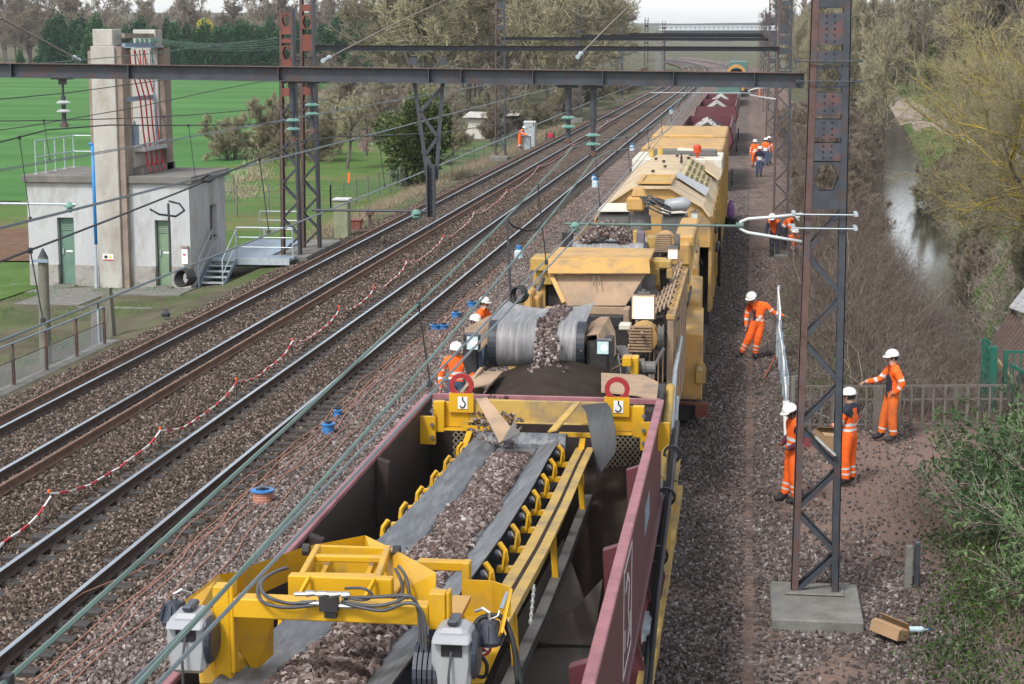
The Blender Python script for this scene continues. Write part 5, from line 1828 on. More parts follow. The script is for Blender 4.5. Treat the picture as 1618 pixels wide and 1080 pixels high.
# cable reels
def reel(cx, cy, cz, lab):
    t = thing('cable_reel', lab, 'cable reel', (cx, cy, cz), 'grey spring cable reels on the yellow gantry')
    mb = MB()
    pr = [(-0.1, -0.2), (0.1, -0.2), (0.12, -0.05), (0.12, 0.1), (0.075, 0.16), (-0.075, 0.16), (-0.12, 0.1), (-0.12, -0.05)]
    mb.prism([(cx + a, cy - 0.11, cz + b) for a, b in pr], (0, 0.22, 0))
    part('housing', mb, m_plast, t, bevel=0.025)
    mb = MB()
    mb.cyl((cx + 0.11, cy, cz - 0.02), (cx + 0.145, cy, cz - 0.02), 0.15, 0.12, 20)
    part('drum_cover', mb, m_plastdk, t, bevel=0.01)
    mb = MB()
    mb.box(cx - 0.06, cx + 0.06, cy - 0.118, cy - 0.108, cz + 0.0, cz + 0.075)
    part('slot', mb, m_hole, t)
    mb = MB()
    mb.hexa([(cx - 0.11, cy - 0.17, cz + 0.085), (cx + 0.11, cy - 0.17, cz + 0.085), (cx + 0.11, cy - 0.1, cz + 0.085), (cx - 0.11, cy - 0.1, cz + 0.085),
             (cx - 0.1, cy - 0.12, cz + 0.12), (cx + 0.1, cy - 0.12, cz + 0.12), (cx + 0.1, cy - 0.1, cz + 0.13), (cx - 0.1, cy - 0.1, cz + 0.13)])
    part('visor', mb, m_plast, t, bevel=0.008)
    mb = MB()
    mb.box(cx - 0.03, cx + 0.03, cy - 0.08, cy + 0.08, cz + 0.165, cz + 0.2)
    part('grip', mb, m_plastdk, t, bevel=0.01)
    mb = MB()
    mb.tube([(cx, cy - 0.12, cz + 0.03), (cx - 0.01, cy - 0.16, cz - 0.1), (cx - 0.01, cy - 0.15, cz - 0.5)], 0.008, 6)
    part('cable', mb, m_hose, t)
    return t
q = Vector((-1.62, 9.85, 4.44))
reel(q.x, q.y, q.z, 'grey cable reel at the right end of the yellow gantry beside the prohibition sign')
q = Vector((-3.18, 9.85, 4.46))
reel(q.x, q.y, q.z, 'grey cable reel at the left end of the yellow gantry beside the ballast')
def worklamp(c, lab, lean=1):
    t = thing('work_lamp', lab, 'lamp', tuple(c), 'black work lamps on the yellow gantry')
    mb = MB()
    mb.lathe(c, [(0.075, 0.02), (0.06, 0.05), (0.03, 0.06), (-0.02, 0.075), (-0.05, 0.085), (-0.075, 0.075)], 16)
    part('housing', mb, m_plastdk, t)
    for k in range(8):
        a = k * math.pi / 4
        mb = MB()
        mb.bar(Vector(c) + Vector((0.06 * math.cos(a), 0.06 * math.sin(a), 0.05)), Vector(c) + Vector((0.088 * math.cos(a), 0.088 * math.sin(a), -0.04)), 0.008, 0.02)
        part('fin', mb, m_plastdk, t)
    mb = MB()
    mb.tube([Vector(c) + Vector((0, 0, 0.07)), Vector(c) + Vector((0.0, 0, 0.11)), Vector(c) + Vector((lean * 0.04, 0.02, 0.13)), Vector(c) + Vector((lean * 0.09, 0.05, 0.1))], 0.01, 6)
    part('bracket', mb, m_chrome, t)
worklamp((-3.33, 10.00, 4.55), 'ribbed black work lamp left of the left cable reel')
worklamp((-1.44, 10.00, 4.51), 'ribbed black work lamp above the prohibition sign', -1)
# hydraulic valve and hoses
mb = MB()
c = Vector((-2.37, 9.93, 4.68))
mb.box(c.x - 0.05, c.x + 0.06, c.y - 0.06, c.y - 0.005, c.z - 0.05, c.z + 0.03)
for k in range(4):
    mb.cyl(c + Vector((-0.13 + k * 0.07, -0.03, 0.045)), c + Vector((-0.08 + k * 0.07, -0.03, 0.05)), 0.022, 0.016, 8, 1)
mb.cyl(c + Vector((-0.2, -0.03, 0.04)), c + Vector((0.12, -0.03, 0.055)), 0.014, None, 8, 1)
mb.cyl(c + Vector((-0.16, -0.03, -0.01)), c + Vector((-0.05, -0.03, -0.01)), 0.016, None, 8, 1)
mb.cyl(c + Vector((0.06, -0.03, -0.02)), c + Vector((0.16, -0.03, -0.02)), 0.016, None, 8, 1)
mb.box(c.x - 0.02, c.x + 0.05, c.y - 0.055, c.y - 0.01, c.z - 0.09, c.z - 0.05, 2)
part('valve_block', mb, [m_dk, m_chrome, m_black], cv)
def hose(pts, r=0.011, m=None):
    # smooth the run
    P_ = [Vector(p) for p in pts]
    out = []
    for i in range(len(P_) - 1):
        p0, p1, p2, p3 = P_[max(i - 1, 0)], P_[i], P_[i + 1], P_[min(i + 2, len(P_) - 1)]
        for k in range(5):
            t_ = k / 5
            out.append(0.5 * ((2 * p1) + (p2 - p0) * t_ + (2 * p0 - 5 * p1 + 4 * p2 - p3) * t_ ** 2 + (-p0 + 3 * p1 - 3 * p2 + p3) * t_ ** 3))
    out.append(P_[-1])
    mb = MB()
    mb.tube(out, r, 7)
    return part('hose', mb, m or m_hose, cv, smooth=True)
hose([(-2.44, 9.90, 4.68), (-2.61, 9.88, 4.67), (-2.75, 9.90, 4.71), (-2.85, 10.20, 4.69), (-2.88, 10.60, 4.63), (-2.87, 10.90, 4.57)])
hose([(-2.44, 9.90, 4.66), (-2.62, 9.86, 4.65), (-2.77, 9.90, 4.67), (-2.87, 10.20, 4.67), (-2.92, 10.60, 4.61), (-2.89, 10.90, 4.57)])
hose([(-2.28, 9.95, 4.75), (-2.16, 9.90, 4.77), (-2.11, 9.90, 4.73), (-2.16, 9.90, 4.70), (-2.25, 9.90, 4.71), (-2.30, 9.93, 4.73)], 0.009)
hose([(-2.29, 9.90, 4.69), (-2.10, 9.86, 4.68), (-1.96, 9.86, 4.71), (-1.89, 9.86, 4.75), (-1.84, 9.86, 4.70), (-1.81, 9.86, 4.59), (-1.80, 9.84, 4.42), (-1.80, 9.80, 4.25)])
hose([(-2.29, 9.90, 4.68), (-2.05, 9.84, 4.66), (-1.91, 9.84, 4.71), (-1.83, 9.83, 4.70), (-1.79, 9.83, 4.60), (-1.78, 9.82, 4.39), (-1.78, 9.80, 4.21)])
hose([(-2.28, 9.92, 4.70), (-2.06, 9.88, 4.73), (-1.91, 9.86, 4.75), (-1.85, 9.86, 4.72), (-1.83, 9.88, 4.60), (-1.82, 9.86, 4.30)])
hose([(-2.04, 10.20, 4.60), (-2.03, 10.40, 4.60), (-2.06, 10.50, 4.65), (-2.13, 10.70, 4.65)])
hose([(-2.01, 10.20, 4.60), (-1.99, 10.40, 4.58), (-2.03, 10.50, 4.67), (-2.11, 10.70, 4.67)])
hose([(-1.54, 10.00, 4.51), (-1.50, 10.05, 4.57), (-1.40, 10.05, 4.59), (-1.34, 10.00, 4.56), (-1.29, 9.95, 4.45), (-1.26, 9.90, 4.24)], 0.016, m_black)
hose([(-1.38, 10.05, 4.59), (-1.33, 10.00, 4.52), (-1.28, 9.95, 4.41), (-1.24, 9.90, 4.22)], 0.016, m_black)
hose([(-1.50, 10.10, 4.32), (-1.47, 10.10, 4.27), (-1.48, 10.10, 4.20), (-1.53, 10.10, 4.20), (-1.55, 10.10, 4.25)], 0.012, m_black)
hose([(-1.38, 10.00, 4.64), (-1.39, 9.98, 4.61), (-1.43, 9.98, 4.59), (-1.43, 9.98, 4.56)], 0.006, m_chrome)
mb = MB()
c = Vector((-1.79, 9.90, 4.30))
for k in range(5):
    mb.ring(c + Vector((0.03 * k - 0.06, 0, 0)), 0.12, 0.165, (0.022, 0, 0), 20, u=(0, 1, 0), v=(0, 0, 1))
part('hose_drum', mb, m_plastdk, cv)
mb = MB()
a, b = Vector((-1.52, 12.90, 3.90)), Vector((-1.44, 12.00, 3.90))
for k in range(12):
    p_, q_ = a + (b - a) * (k / 12), a + (b - a) * ((k + 0.8) / 12)
    mb.cyl(p_, q_, 0.014 if k % 2 else 0.008, None, 6)
part('tension_chain', mb, m_chrome, cv)
# small end ladder rungs behind the gantry post etc.
# stones riding the belt
def heap(y0, y1, hw_, hgt, n=40, m=9, seed=0):
    rows = []
    for j in range(n + 1):
        y = y0 + (y1 - y0) * j / n
        e = min(1, (j + 0.4) / 2.0, (n - j + 0.4) / 2.0)
        ww = hw_ * (0.55 + 0.9 * float(fbm(y * 2.4, 0.5, seed)))
        rows.append([(belt_x(y) + ww * (2 * i / m - 1), y, belt_z(y) + 0.012 + hgt * e * (1 - (2 * i / m - 1) ** 2) * (0.6 + 0.8 * float(fbm(i * 0.7, y * 2.2, seed + 1)))) for i in range(m + 1)])
    return rows
BS = mat('stone_bedding', (0.085, 0.062, 0.055), 0.95, 0.35, 25, bump=1.0, bscale=60)
for (y0, y1, hw_, hg, dn, sz, lab, sd) in ((7.2, 10.9, 0.27, 0.09, 800, 0.037, 'coarse brown stones on the near end of the belt under the gantry', 31), (11.0, 20.9, 0.24, 0.05, 800, 0.031, 'brown stones riding along the middle of the belt', 33)):
    rows = heap(y0, y1, hw_, hg, int((y1 - y0) * 4), 9, sd)
    setting('stone_bed', MB().sheet(rows).mesh('stone_bed', BS, smooth=True), 'small stuff between the ' + lab, 'stuff')
    mb = MB()
    mb.sheet(rows)
    me = mb.mesh('belt_stones', BS)
    scatter('belt_stones', me, [dn] * len(me.vertices), s_belt, sz, lab, sd)
rows = heap(7.4, 21.0, 0.42, 0.0, 20, 6, 3)
me = MB().sheet(rows).mesh('stray_stones', BS)
scatter('stray_stones', me, [40] * len(me.vertices), s_belt, 0.017, 'stray chippings lying on the wings of the belt', 37)


# ---------------------------------------------------------------- ballast cleaning machine
bc = thing('ballast_cleaning_machine', 'dusty yellow ballast cleaning machine with stones pouring over its belt drum', 'machine', (-2.55, 34, 0))
# discharge drum and saddle-shaped belt
DY, DZ, DR = 27.8, 3.2, 0.36
mb = MB()
nseg, nx = 16, 14
xa, xb = -3.97, -2.47
rows = []
def sad(x, dy):
    u = (x - (xa + xb) / 2) / ((xb - xa) / 2)
    return 0.13 * u * u * min(1, dy / 1.2)
for k in range(22):                         # trough behind, then over the drum
    if k < 10:
        dy = 1.7 - 0.17 * k
        rows.append([(xa + (xb - xa) * i / nx, DY + dy, DZ + DR - 0.03 * dy + sad(xa + (xb - xa) * i / nx, dy)) for i in range(nx + 1)])
    else:
        a = math.pi / 2 + (k - 10) * math.pi * 1.05 / 11
        rows.append([(xa + (xb - xa) * i / nx, DY + DR * math.cos(a), DZ + DR * math.sin(a)) for i in range(nx + 1)])
mb.sheet(rows)
part('discharge_belt', mb, m_drumbelt, bc, smooth=True)
for x in (xa, xb - 0.12):
    mb = MB()
    mb.cyl((x - 0.005, DY, DZ), (x + 0.125, DY, DZ), DR + 0.012, None, 28)
    part('drum_end', mb, m_beltdk, bc)
# hoods left and right of the drum
mb = MB()
plate(mb, [(-4.44, 28.20, 3.35), (-4.09, 28.60, 3.50), (-3.76, 29.50, 3.47), (-3.62, 29.40, 3.26), (-3.91, 28.40, 3.32), (-4.23, 27.30, 2.98)], 0.02)
part('side_hood', mb, m_dust, bc)
mb = MB()
plate(mb, [(-4.31, 27.40, 3.42), (-4.11, 27.40, 3.43), (-4.11, 27.40, 2.88), (-4.25, 27.40, 2.78), (-4.32, 27.40, 2.98)], 0.2, flip=-1)
part('bearing_plate', mb, m_dk, bc)
mb = MB()
plate(mb, [(-2.46, 27.60, 3.38), (-2.51, 27.40, 3.17), (-2.58, 27.50, 3.22), (-2.45, 28.60, 3.45), (-2.35, 29.20, 3.44), (-2.22, 29.20, 3.44), (-2.26, 27.60, 3.41)], 0.02)
part('side_hood', mb, m_dust, bc)
mb = MB()
plate(mb, [(-2.26, 27.60, 3.41), (-2.22, 29.20, 3.44), (-2.10, 29.00, 3.23), (-2.02, 28.20, 2.99), (-2.16, 27.60, 2.89)], 0.03)
part('side_hood', mb, m_dust, bc)
mb = MB()
mb.box(-2.44, -2.05, 27.6, 28.2, 2.85, 3.3)
mb.box(-2.1, -2.06, 27.25, 27.45, 2.7, 3.2)
part('bearing_plate', mb, m_dk, bc)
mb = MB()
for k in range(3):
    _o = Vector((0.055 * k, 0, 0))
    plate(mb, [tuple(Vector(p) + _o) for p in ((-2.06, 28.50, 3.09), (-2.01, 28.50, 3.09), (-1.71, 28.00, 2.71), (-1.78, 28.00, 2.71))], 0.02)
part('rubber_curtain', mb, m_greyst, bc)
mb = MB()
mb.box(-1.86, -1.72, 27.2, 27.5, 2.98, 3.12)
part('yellow_lug', mb, m_yel, bc, bevel=0.01)
mb = MB()
mb.cyl((-2.0, 27.3, 2.75), (-1.75, 27.3, 2.75), 0.08, None, 14)
part('roller_end', mb, m_greyst, bc)
mb = MB()
mb.box((-1.74, 27.50, 3.07)[0], (-1.62, 27.50, 3.07)[0], 27.3, 27.6, (-1.71, 27.50, 2.80)[2], (-1.72, 27.50, 3.10)[2])
part('yellow_bracket', mb, m_yel, bc, bevel=0.01)
mb = MB()
mb.cyl((-1.62, 27.60, 2.90), (-1.37, 27.60, 2.90), 0.1, 0.1, 14)
mb.cyl((-1.58, 27.60, 2.90), (-1.52, 27.60, 2.91), 0.13, 0.13, 14)
part('hydraulic_motor', mb, m_greyst, bc)
# spoil tray
mb = MB()
plate(mb, [(-4.01, 25.60, 3.04), (-3.95, 26.60, 2.97), (-3.64, 26.80, 2.94), (-3.58, 25.00, 3.09), (-3.85, 24.80, 3.06)], 0.02)
mb.box(-3.95, -3.9, 24.6, 26.5, 2.6, 3.05)
part('tray_wing', mb, m_dust, bc)
mb = MB()
plate(mb, [(-2.13, 26.60, 2.99), (-1.49, 26.60, 2.97), (-1.24, 25.90, 3.00), (-1.20, 24.60, 2.99), (-1.48, 24.90, 3.01), (-1.99, 24.90, 3.05)], 0.03)
part('tray_wing', mb, m_dust, bc)
mb = MB()
mb.box(-1.62, -1.16, 24.5, 26.5, 2.3, 2.86)
part('tray_box', mb, m_dk, bc)
mb = MB()
mb.box(-3.85, -1.25, 23.6, 27.2, 2.2, 2.55)
part('tray_floor', mb, m_dk, bc)
rows = []
for j in range(15):
    y = 23.3 + 4.3 * j / 14
    rows.append([(-3.75 + 2.5 * i / 16, y, 2.66 + 0.5 * max(0, 1 - math.hypot((-3.75 + 2.5 * i / 16 + 2.85) / 1.25, (y - 25.9) / 4.6)) + 0.05 * float(fbm(i * 0.8, j * 0.8, 3))) for i in range(17)])
setting('spoil_heap', MB().sheet(rows).mesh('spoil_heap', m_fines, smooth=True), 'dark cone of fine spoil under the belt drum', 'stuff')
# falling and riding stones on the drum
rows = []
for k in range(14):
    if k < 6:
        dy = 1.5 - 0.25 * k
        rows.append([(-3.02 + dx + dy * 0.03, DY + dy, DZ + DR + 0.02) for dx in (-0.15, -0.05, 0.05, 0.15)])
    else:
        a = math.pi / 2 + (k - 6) * math.pi * 0.5 / 7
        rows.append([(-3.06 + dx, DY + (DR + 0.02) * math.cos(a), DZ + (DR + 0.02) * math.sin(a)) for dx in (-0.16, -0.05, 0.05, 0.16)])
me = MB().sheet(rows).mesh('drum_stones', BS)
scatter('drum_stones', me, [700] * len(me.vertices), s_belt, 0.034, 'brown stones riding over the crown of the belt drum', 41)
rnd = random.Random(4)
V_, F_ = [], []
for lay in range(3):
    rows = []
    for j in range(6):
        f = (lay * 2 + j * 0.45) / 4.5
        rows.append([(-3.04 + 0.13 * f + (0.15 + 0.06 * f) * (2 * i / 4 - 1), DY - 0.4 - 1.15 * f, DZ + 0.2 - 0.02 * f - 0.32 * f * f + 0.05 * (i % 2)) for i in range(5)])
    me = MB().sheet(rows).mesh('falling_stones', BS)
    scatter('falling_stones', me, [300] * len(me.vertices), s_belt, 0.034, 'brown stones falling from the drum, ' + ('nearest the drum', 'in the middle of the stream', 'at the front of the stream')[lay], 43 + lay)
rows = [[(-2.9 + 0.02 * j + 0.3 * (2 * i / 4 - 1), 26.3 - 0.35 * j, 3.13 - 0.045 * j) for i in range(5)] for j in range(8)]
me = MB().sheet(rows).mesh('landed_stones', BS)
scatter('landed_stones', me, [60] * len(me.vertices), s_belt, 0.03, 'brown stones landed on the dark cone of spoil', 48)
rows = [[(-3.05 + 0.32 * (2 * i / 4 - 1), 22.3 - 0.16 * j, 3.42 - 0.07 * j + 0.03 * math.sin(i)) for i in range(5)] for j in range(7)]
me = MB().sheet(rows).mesh('tail_stones', BS)
scatter('tail_stones', me, [260] * len(me.vertices), s_belt, 0.026, 'brown stones tumbling over the yellow cross frame onto the belt', 49)
# lamps
LGp = 'lit floodlights on the cleaning machine'
def flood(c, w_, h_, tilt, lab, glow, core=False, fr=0.025):
    t = thing('floodlight', lab, 'floodlight', tuple(c), LGp)
    x, y, z = c
    mb = MB()
    mb.box(x - w_ / 2 - fr, x + w_ / 2 + fr, y, y + 0.14, z - h_ / 2 - fr, z + h_ / 2 + fr)
    part('housing', mb, m_plastdk if core else m_dust, t, bevel=0.015)
    mb = MB()
    mb.box(x - w_ / 2, x + w_ / 2, y - 0.008, y, z - h_ / 2, z + h_ / 2)
    part('lens', mb, glow, t)
    if core:
        mb = MB()
        mb.lathe((x + 0.02, y - 0.008, z + 0.0), [(0, 0.045), (0.006, 0.04), (0.012, 0.01)], 12, axis=(0, -1, 0))
        part('bulb_glow', mb, m_lampcore, t)
    else:
        mb = MB()
        mb.box(x - 0.1, x + 0.1, y + 0.03, y + 0.1, z + h_ / 2 + fr, z + h_ / 2 + fr + 0.05)
        mb.cyl((x, y + 0.06, z + h_ / 2 + 0.05), (x, y + 0.06, z + h_ / 2 + 0.12), 0.03, None, 8)
        part('bracket', mb, m_greyst, t)
    return t
flood((-4.14, 27.00, 3.33), 0.17, 0.2, 0, 'small cold white floodlight at the left end of the drum', m_lampc, True)
flood((-2.14, 27.00, 3.30), 0.17, 0.19, 0, 'small cold white floodlight at the right end of the drum', m_lampc, True)
flood((-1.65, 29.00, 3.63), 0.33, 0.35, 0, 'large warm lit floodlight right of the tan hopper', m_lampw)
flood((-1.43, 35.00, 3.80), 0.16, 0.16, 0, 'small warm floodlight above the slatted wall', m_lampw)
flood((-1.29, 44.00, 3.66), 0.15, 0.15, 0, 'round pale headlight under the right corner of the arched roof', m_lampc)
# tan hopper
HY = 33.0
mb = MB()
plate(mb, [(-3.64, 33.00, 3.94), (-1.78, 33.00, 3.97), (-1.73, 32.60, 3.74), (-3.60, 32.60, 3.71)], 0.03)
mb.box(-3.66, -1.76, 33.03, 34.6, 3.9, 3.96)
hp = part('hopper_lip', mb, m_tan, bc, bevel=0.01)
mb = MB()
plate(mb, [(-3.60, 32.80, 3.66), (-1.83, 32.80, 3.69), (-2.17, 32.50, 3.15), (-3.31, 32.50, 3.13)], 0.03)
part('hopper_front', mb, m_dust, bc)
mb = MB()
plate(mb, [(-3.62, 32.78, 3.68), (-3.54, 32.78, 3.69), (-3.25, 32.45, 3.19), (-3.32, 32.45, 3.16)], -0.05)
part('hopper_edge', mb, m_tan, bc)
mb = MB()
mb.box((-3.33, 32.50, 3.04)[0], (-2.15, 32.50, 3.06)[0], 32.46, 32.6, (-3.19, 32.50, 2.96)[2], (-3.19, 32.50, 3.12)[2])
part('hopper_foot', mb, m_dust, bc, bevel=0.01)
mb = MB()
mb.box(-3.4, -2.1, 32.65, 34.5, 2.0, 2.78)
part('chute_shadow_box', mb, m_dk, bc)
for px in (938, 947):
    mb = MB()
    mb.tube([(-2.77, 32.70, 3.71), (-2.75, 32.50, 3.51)] if px == 938 else [(-2.67, 32.70, 3.71), (-2.65, 32.50, 3.53)], 0.012, 5)
    part('rod', mb, m_greyst, bc)
def pxbox(a, b, d_, m_, nm, bv=0.015, y=None):
    """box whose near face spans two opposite corners, d_ deep"""
    mb = MB()
    mb.box(min(a[0], b[0]), max(a[0], b[0]), a[1], a[1] + d_, min(a[2], b[2]), max(a[2], b[2]))
    return part(nm, mb, m_, bc, bevel=bv)
pxbox((-4.01, 33.30, 3.89), (-3.67, 33.30, 3.65), 0.8, m_yeldirty, 'frame_corner')
pxbox((-3.92, 33.40, 3.64), (-3.61, 33.40, 3.38), 0.8, m_yeldirty, 'frame_corner')
pxbox((-3.91, 33.50, 3.36), (-3.74, 33.50, 2.83), 0.3, m_yeldirty, 'frame_post')
pxbox((-3.73, 33.60, 3.33), (-3.42, 33.60, 2.95), 0.3, m_dk, 'recess_shade')  # solid block, dark colour standing in for shade between the frames; likewise below
pxbox((-3.94, 31.60, 3.48), (-3.78, 31.60, 3.07), 0.7, m_tan, 'tool_locker', 0.03)
pxbox((-3.83, 31.80, 3.38), (-3.67, 31.80, 3.02), 0.7, m_tan, 'tool_locker', 0.03)
pxbox((-3.97, 31.30, 3.12), (-3.68, 31.30, 2.94), 0.6, m_dust, 'tool_locker', 0.02)
pxbox((-3.47, 30.60, 3.32), (-3.35, 30.60, 3.03), 0.5, m_dust, 'support_leg')
pxbox((-3.35, 31.00, 3.21), (-3.24, 31.00, 2.97), 0.3, m_tan, 'support_leg')
pxbox((-3.24, 31.20, 3.23), (-3.15, 31.20, 2.94), 0.3, m_greyst, 'support_leg')
pxbox((-2.10, 30.90, 3.32), (-2.00, 30.90, 3.06), 0.4, m_dust, 'support_leg')
pxbox((-3.21, 31.80, 3.05), (-2.16, 31.80, 2.85), 0.3, m_dk, 'recess_shade')
pxbox((-2.14, 30.40, 3.13), (-1.94, 30.40, 3.03), 0.3, m_white2, 'cover_plate')
pxbox((-1.81, 33.60, 3.84), (-1.52, 33.60, 3.67), 0.6, m_yeldirty, 'frame_corner')
pxbox((-1.78, 33.50, 3.71), (-1.61, 33.50, 3.38), 0.6, m_yeldirty, 'frame_corner')
pxbox((-1.87, 31.20, 3.15), (-1.34, 31.20, 2.04), 0.2, m_dk, 'recess_shade')
pxbox((-1.62, 33.20, 3.89), (-1.39, 33.20, 3.75), 0.4, m_yeldirty, 'guard_arch')
pxbox((-1.47, 33.20, 3.75), (-1.36, 33.20, 3.56), 0.4, m_yeldirty, 'guard_arch')
pxbox((-1.64, 33.70, 3.49), (-1.44, 33.70, 2.78), 0.3, m_dk, 'recess_shade')
# clutter: handrails, hoses, pipes, little boxes
rnd = random.Random(77)
for (a, b, h) in (((-3.95, 30, 2.4), (-3.95, 45, 2.4), 0.95), ((-1.25, 38, 2.5), (-1.25, 46, 2.5), 0.9)):
    for f in (0.5, 1.0):
        mb = MB()
        mb.cyl((a[0], a[1], a[2] + h * f), (b[0], b[1], b[2] + h * f), 0.02, None, 6)
        part('handrail', mb, m_yeldirty, bc)
    for k in range(8):
        y = a[1] + (b[1] - a[1]) * k / 7
        mb = MB()
        mb.cyl((a[0], y, a[2]), (a[0], y, a[2] + h), 0.02, None, 6)
        part('handrail_post', mb, m_yeldirty, bc)
for k in range(22):
    p0 = Vector((rnd.uniform(-1.95, -1.45), rnd.uniform(28.6, 31.0), rnd.uniform(2.0, 3.3)))
    p3 = p0 + Vector((rnd.uniform(-0.5, 0.4), rnd.uniform(0.3, 1.6), rnd.uniform(-0.6, 0.5)))
    mb = MB()
    mb.tube([p0, p0.lerp(p3, 0.33) + Vector((0.08, 0, -0.18)), p0.lerp(p3, 0.66) + Vector((-0.06, 0, -0.2)), p3], rnd.choice((0.014, 0.02, 0.028)), 5)
    part('hose', mb, rnd.choice((m_hose, m_hose, m_dust, m_greyst)), bc, smooth=True)
for k in range(26):
    x, y, z = rnd.choice(((-3.6, 31.2, 2.9), (-3.2, 31.4, 2.7), (-1.7, 30.4, 2.5), (-1.75, 33.5, 3.4), (-3.75, 34.2, 3.2), (-1.9, 36.6, 3.3), (-1.5, 38.5, 2.9), (-3.4, 38, 2.9)))
    x, y, z = x + rnd.uniform(-0.25, 0.25), y + rnd.uniform(-0.4, 0.6), z + rnd.uniform(-0.35, 0.2)
    w_ = rnd.uniform(0.05, 0.16)
    mb = MB()
    mb.box(x - w_, x + w_, y, y + 0.2, z - w_ * rnd.uniform(0.5, 1.4), z + w_)
    part('bracket_box', mb, rnd.choice((m_yeldirty, m_dust, m_greyst, m_dk, m_tan)), bc, bevel=0.012)
for k in range(8):
    mb = MB()
    mb.tube([(-2.1 + 0.05 * k, 44.3, 2.6 + 0.03 * k), (-2.0 + 0.07 * k, 43.9, 2.95), (-1.7 + 0.05 * k, 43.8, 2.8 + 0.05 * k), (-1.5 + 0.06 * k, 44.1, 2.5)], 0.022, 5)
    part('hose', mb, m_hose, bc, smooth=True)
for k in range(5):
    mb = MB()
    mb.cyl((-3.9, 31 + k * 0.9, 2.75), (-3.9, 31.25 + k * 0.9, 2.75), 0.12, None, 12)
    part('hydraulic_valve', mb, m_greyst, bc)
# electric motors
def motor(c, r, L_, lab):
    mb = MB()
    x, y, z = c
    mb.cyl((x, y, z), (x, y + L_, z), r, None, 18)
    mo = part('motor', mb, m_tan, bc)
    for k in range(9):
        mb = MB()
        zz = z - r * 0.85 + k * r * 1.7 / 8
        mb.box(x - r * 0.95, x + r * 0.6, y - 0.05, y - 0.005, zz - 0.012, zz + 0.012)
        part('cooling_fin', mb, m_dust, mo)
    mb = MB()
    mb.cyl((x + r, y + 0.1, z), (x + r + 0.1, y + 0.1, z), r * 0.9, r * 0.8, 16)
    part('fan_cover', mb, m_greyst, mo)
motor((-1.69, 29.80, 2.99), 0.24, 0.5, 'a')
motor((-1.64, 36.00, 3.92), 0.2, 0.5, 'b')
pxbox((-2.01, 36.20, 4.01), (-1.82, 36.20, 3.73), 0.4, m_yeldirty, 'gearbox')
pxbox((-2.03, 36.20, 3.73), (-1.77, 36.20, 3.58), 0.4, m_dk, 'gearbox')
# upper belt with stones
UY, UZ = 36.2, 3.62
mb = MB()
rows = []
for k in range(12):
    if k < 5:
        rows.append([(x, UY + 3.0 - 0.6 * k, UZ + 0.26 + 0.1 * ((x + 2.75) / 0.75) ** 2 * (5 - k) / 5 - 0.05 * (5 - k)) for x in np.linspace(-3.45, -2.05, 9)])
    else:
        a = math.pi / 2 + (k - 5) * math.pi * 0.9 / 6
        rows.append([(x, UY + 0.26 * math.cos(a), UZ + 0.26 * math.sin(a)) for x in np.linspace(-3.5, -2.02, 9)])
mb.sheet(rows)
part('upper_belt', mb, m_drumbelt, bc, smooth=True)
for x in (-3.55, -2.03):
    mb = MB()
    mb.cyl((x - 0.03, UY, UZ), (x + 0.05, UY, UZ), 0.275, None, 20)
    part('drum_end', mb, m_beltdk, bc)
pxbox((-3.74, 36.40, 4.06), (-3.53, 36.40, 3.58), 0.3, m_dk, 'belt_post')
pxbox((-2.22, 36.30, 4.09), (-2.06, 36.30, 3.59), 0.3, mat('violet_grey_post', (0.13, 0.11, 0.14), 0.6, 0.15, 4), 'belt_post')
pxbox((-2.29, 36.30, 4.11), (-2.21, 36.30, 3.61), 0.3, m_yeldirty, 'belt_post')
rows = [[(-2.85 + 0.5 * (2 * i / 6 - 1), UY + 1.6 - 0.32 * j + (0.0 if j < 6 else 0.2), UZ + 0.3 + 0.3 * (1 - (2 * i / 6 - 1) ** 2) * min(1, (j + 1) / 3) - (0.0 if j < 6 else 0.2)) for i in range(7)] for j in range(7)]
setting('stone_bed', MB().sheet(rows).mesh('stone_bed', BS, smooth=True), 'small stuff between the stones on the upper belt', 'stuff')
me = MB().sheet(rows).mesh('upper_stones', BS)
scatter('upper_stones', me, [420] * len(me.vertices), s_belt, 0.042, 'heap of brown stones on the upper belt behind the tan hopper', 53)
pxbox((-3.42, 39.00, 3.80), (-3.21, 39.00, 3.61), 0.5, m_white2, 'belt_cover')
plate_mb = MB()
plate(plate_mb, [(-3.38, 38.50, 3.85), (-3.22, 38.50, 3.88), (-2.89, 37.50, 3.83), (-3.11, 37.00, 3.76)], 0.02)
part('belt_cover', plate_mb, m_white2, bc)
# right tan wall with slatted top
mb = MB()
mb.box(-1.3, -1.2, 30.0, 36.6, 1.2, 3.3)
rw = part('side_wall', mb, m_dust, bc)
mb = MB()
mb.box(-1.32, -1.18, 29.98, 36.62, 3.3, 3.36)
part('cap_rail', mb, m_tan, rw)
for r_ in range(5):
    for k in range(9):
        y = 30.1 + k * 0.72 + 0.12 * r_
        x, z = -1.3 - 0.075 * r_, 3.5 - 0.06 * r_
        mb = MB()
        mb.bar((x, y, z), (x - 0.01, y + 0.56, z + 0.02), 0.035, 0.03)
        part('slat', mb, m_dust, rw)
for k in range(9):
    y = 30.35 + k * 0.72
    mb = MB()
    mb.bar((-1.28, y, 3.42), (-1.64, y + 0.05, 3.16), 0.03, 0.03)
    part('slat_rail', mb, m_dk, rw)
for k in range(4):
    mb = MB()
    mb.box(-1.6 + k * 0.075, -1.58 + k * 0.075, 29.95, 30.0, 1.4, 3.2)
    part('wall_rib', mb, m_dust, rw)
for k in range(6):
    mb = MB()
    mb.box(-1.195, -1.18, 30.4 + k * 1.05, 30.46 + k * 1.05, 1.3, 3.28)
    part('wall_rib', mb, m_dust, rw)
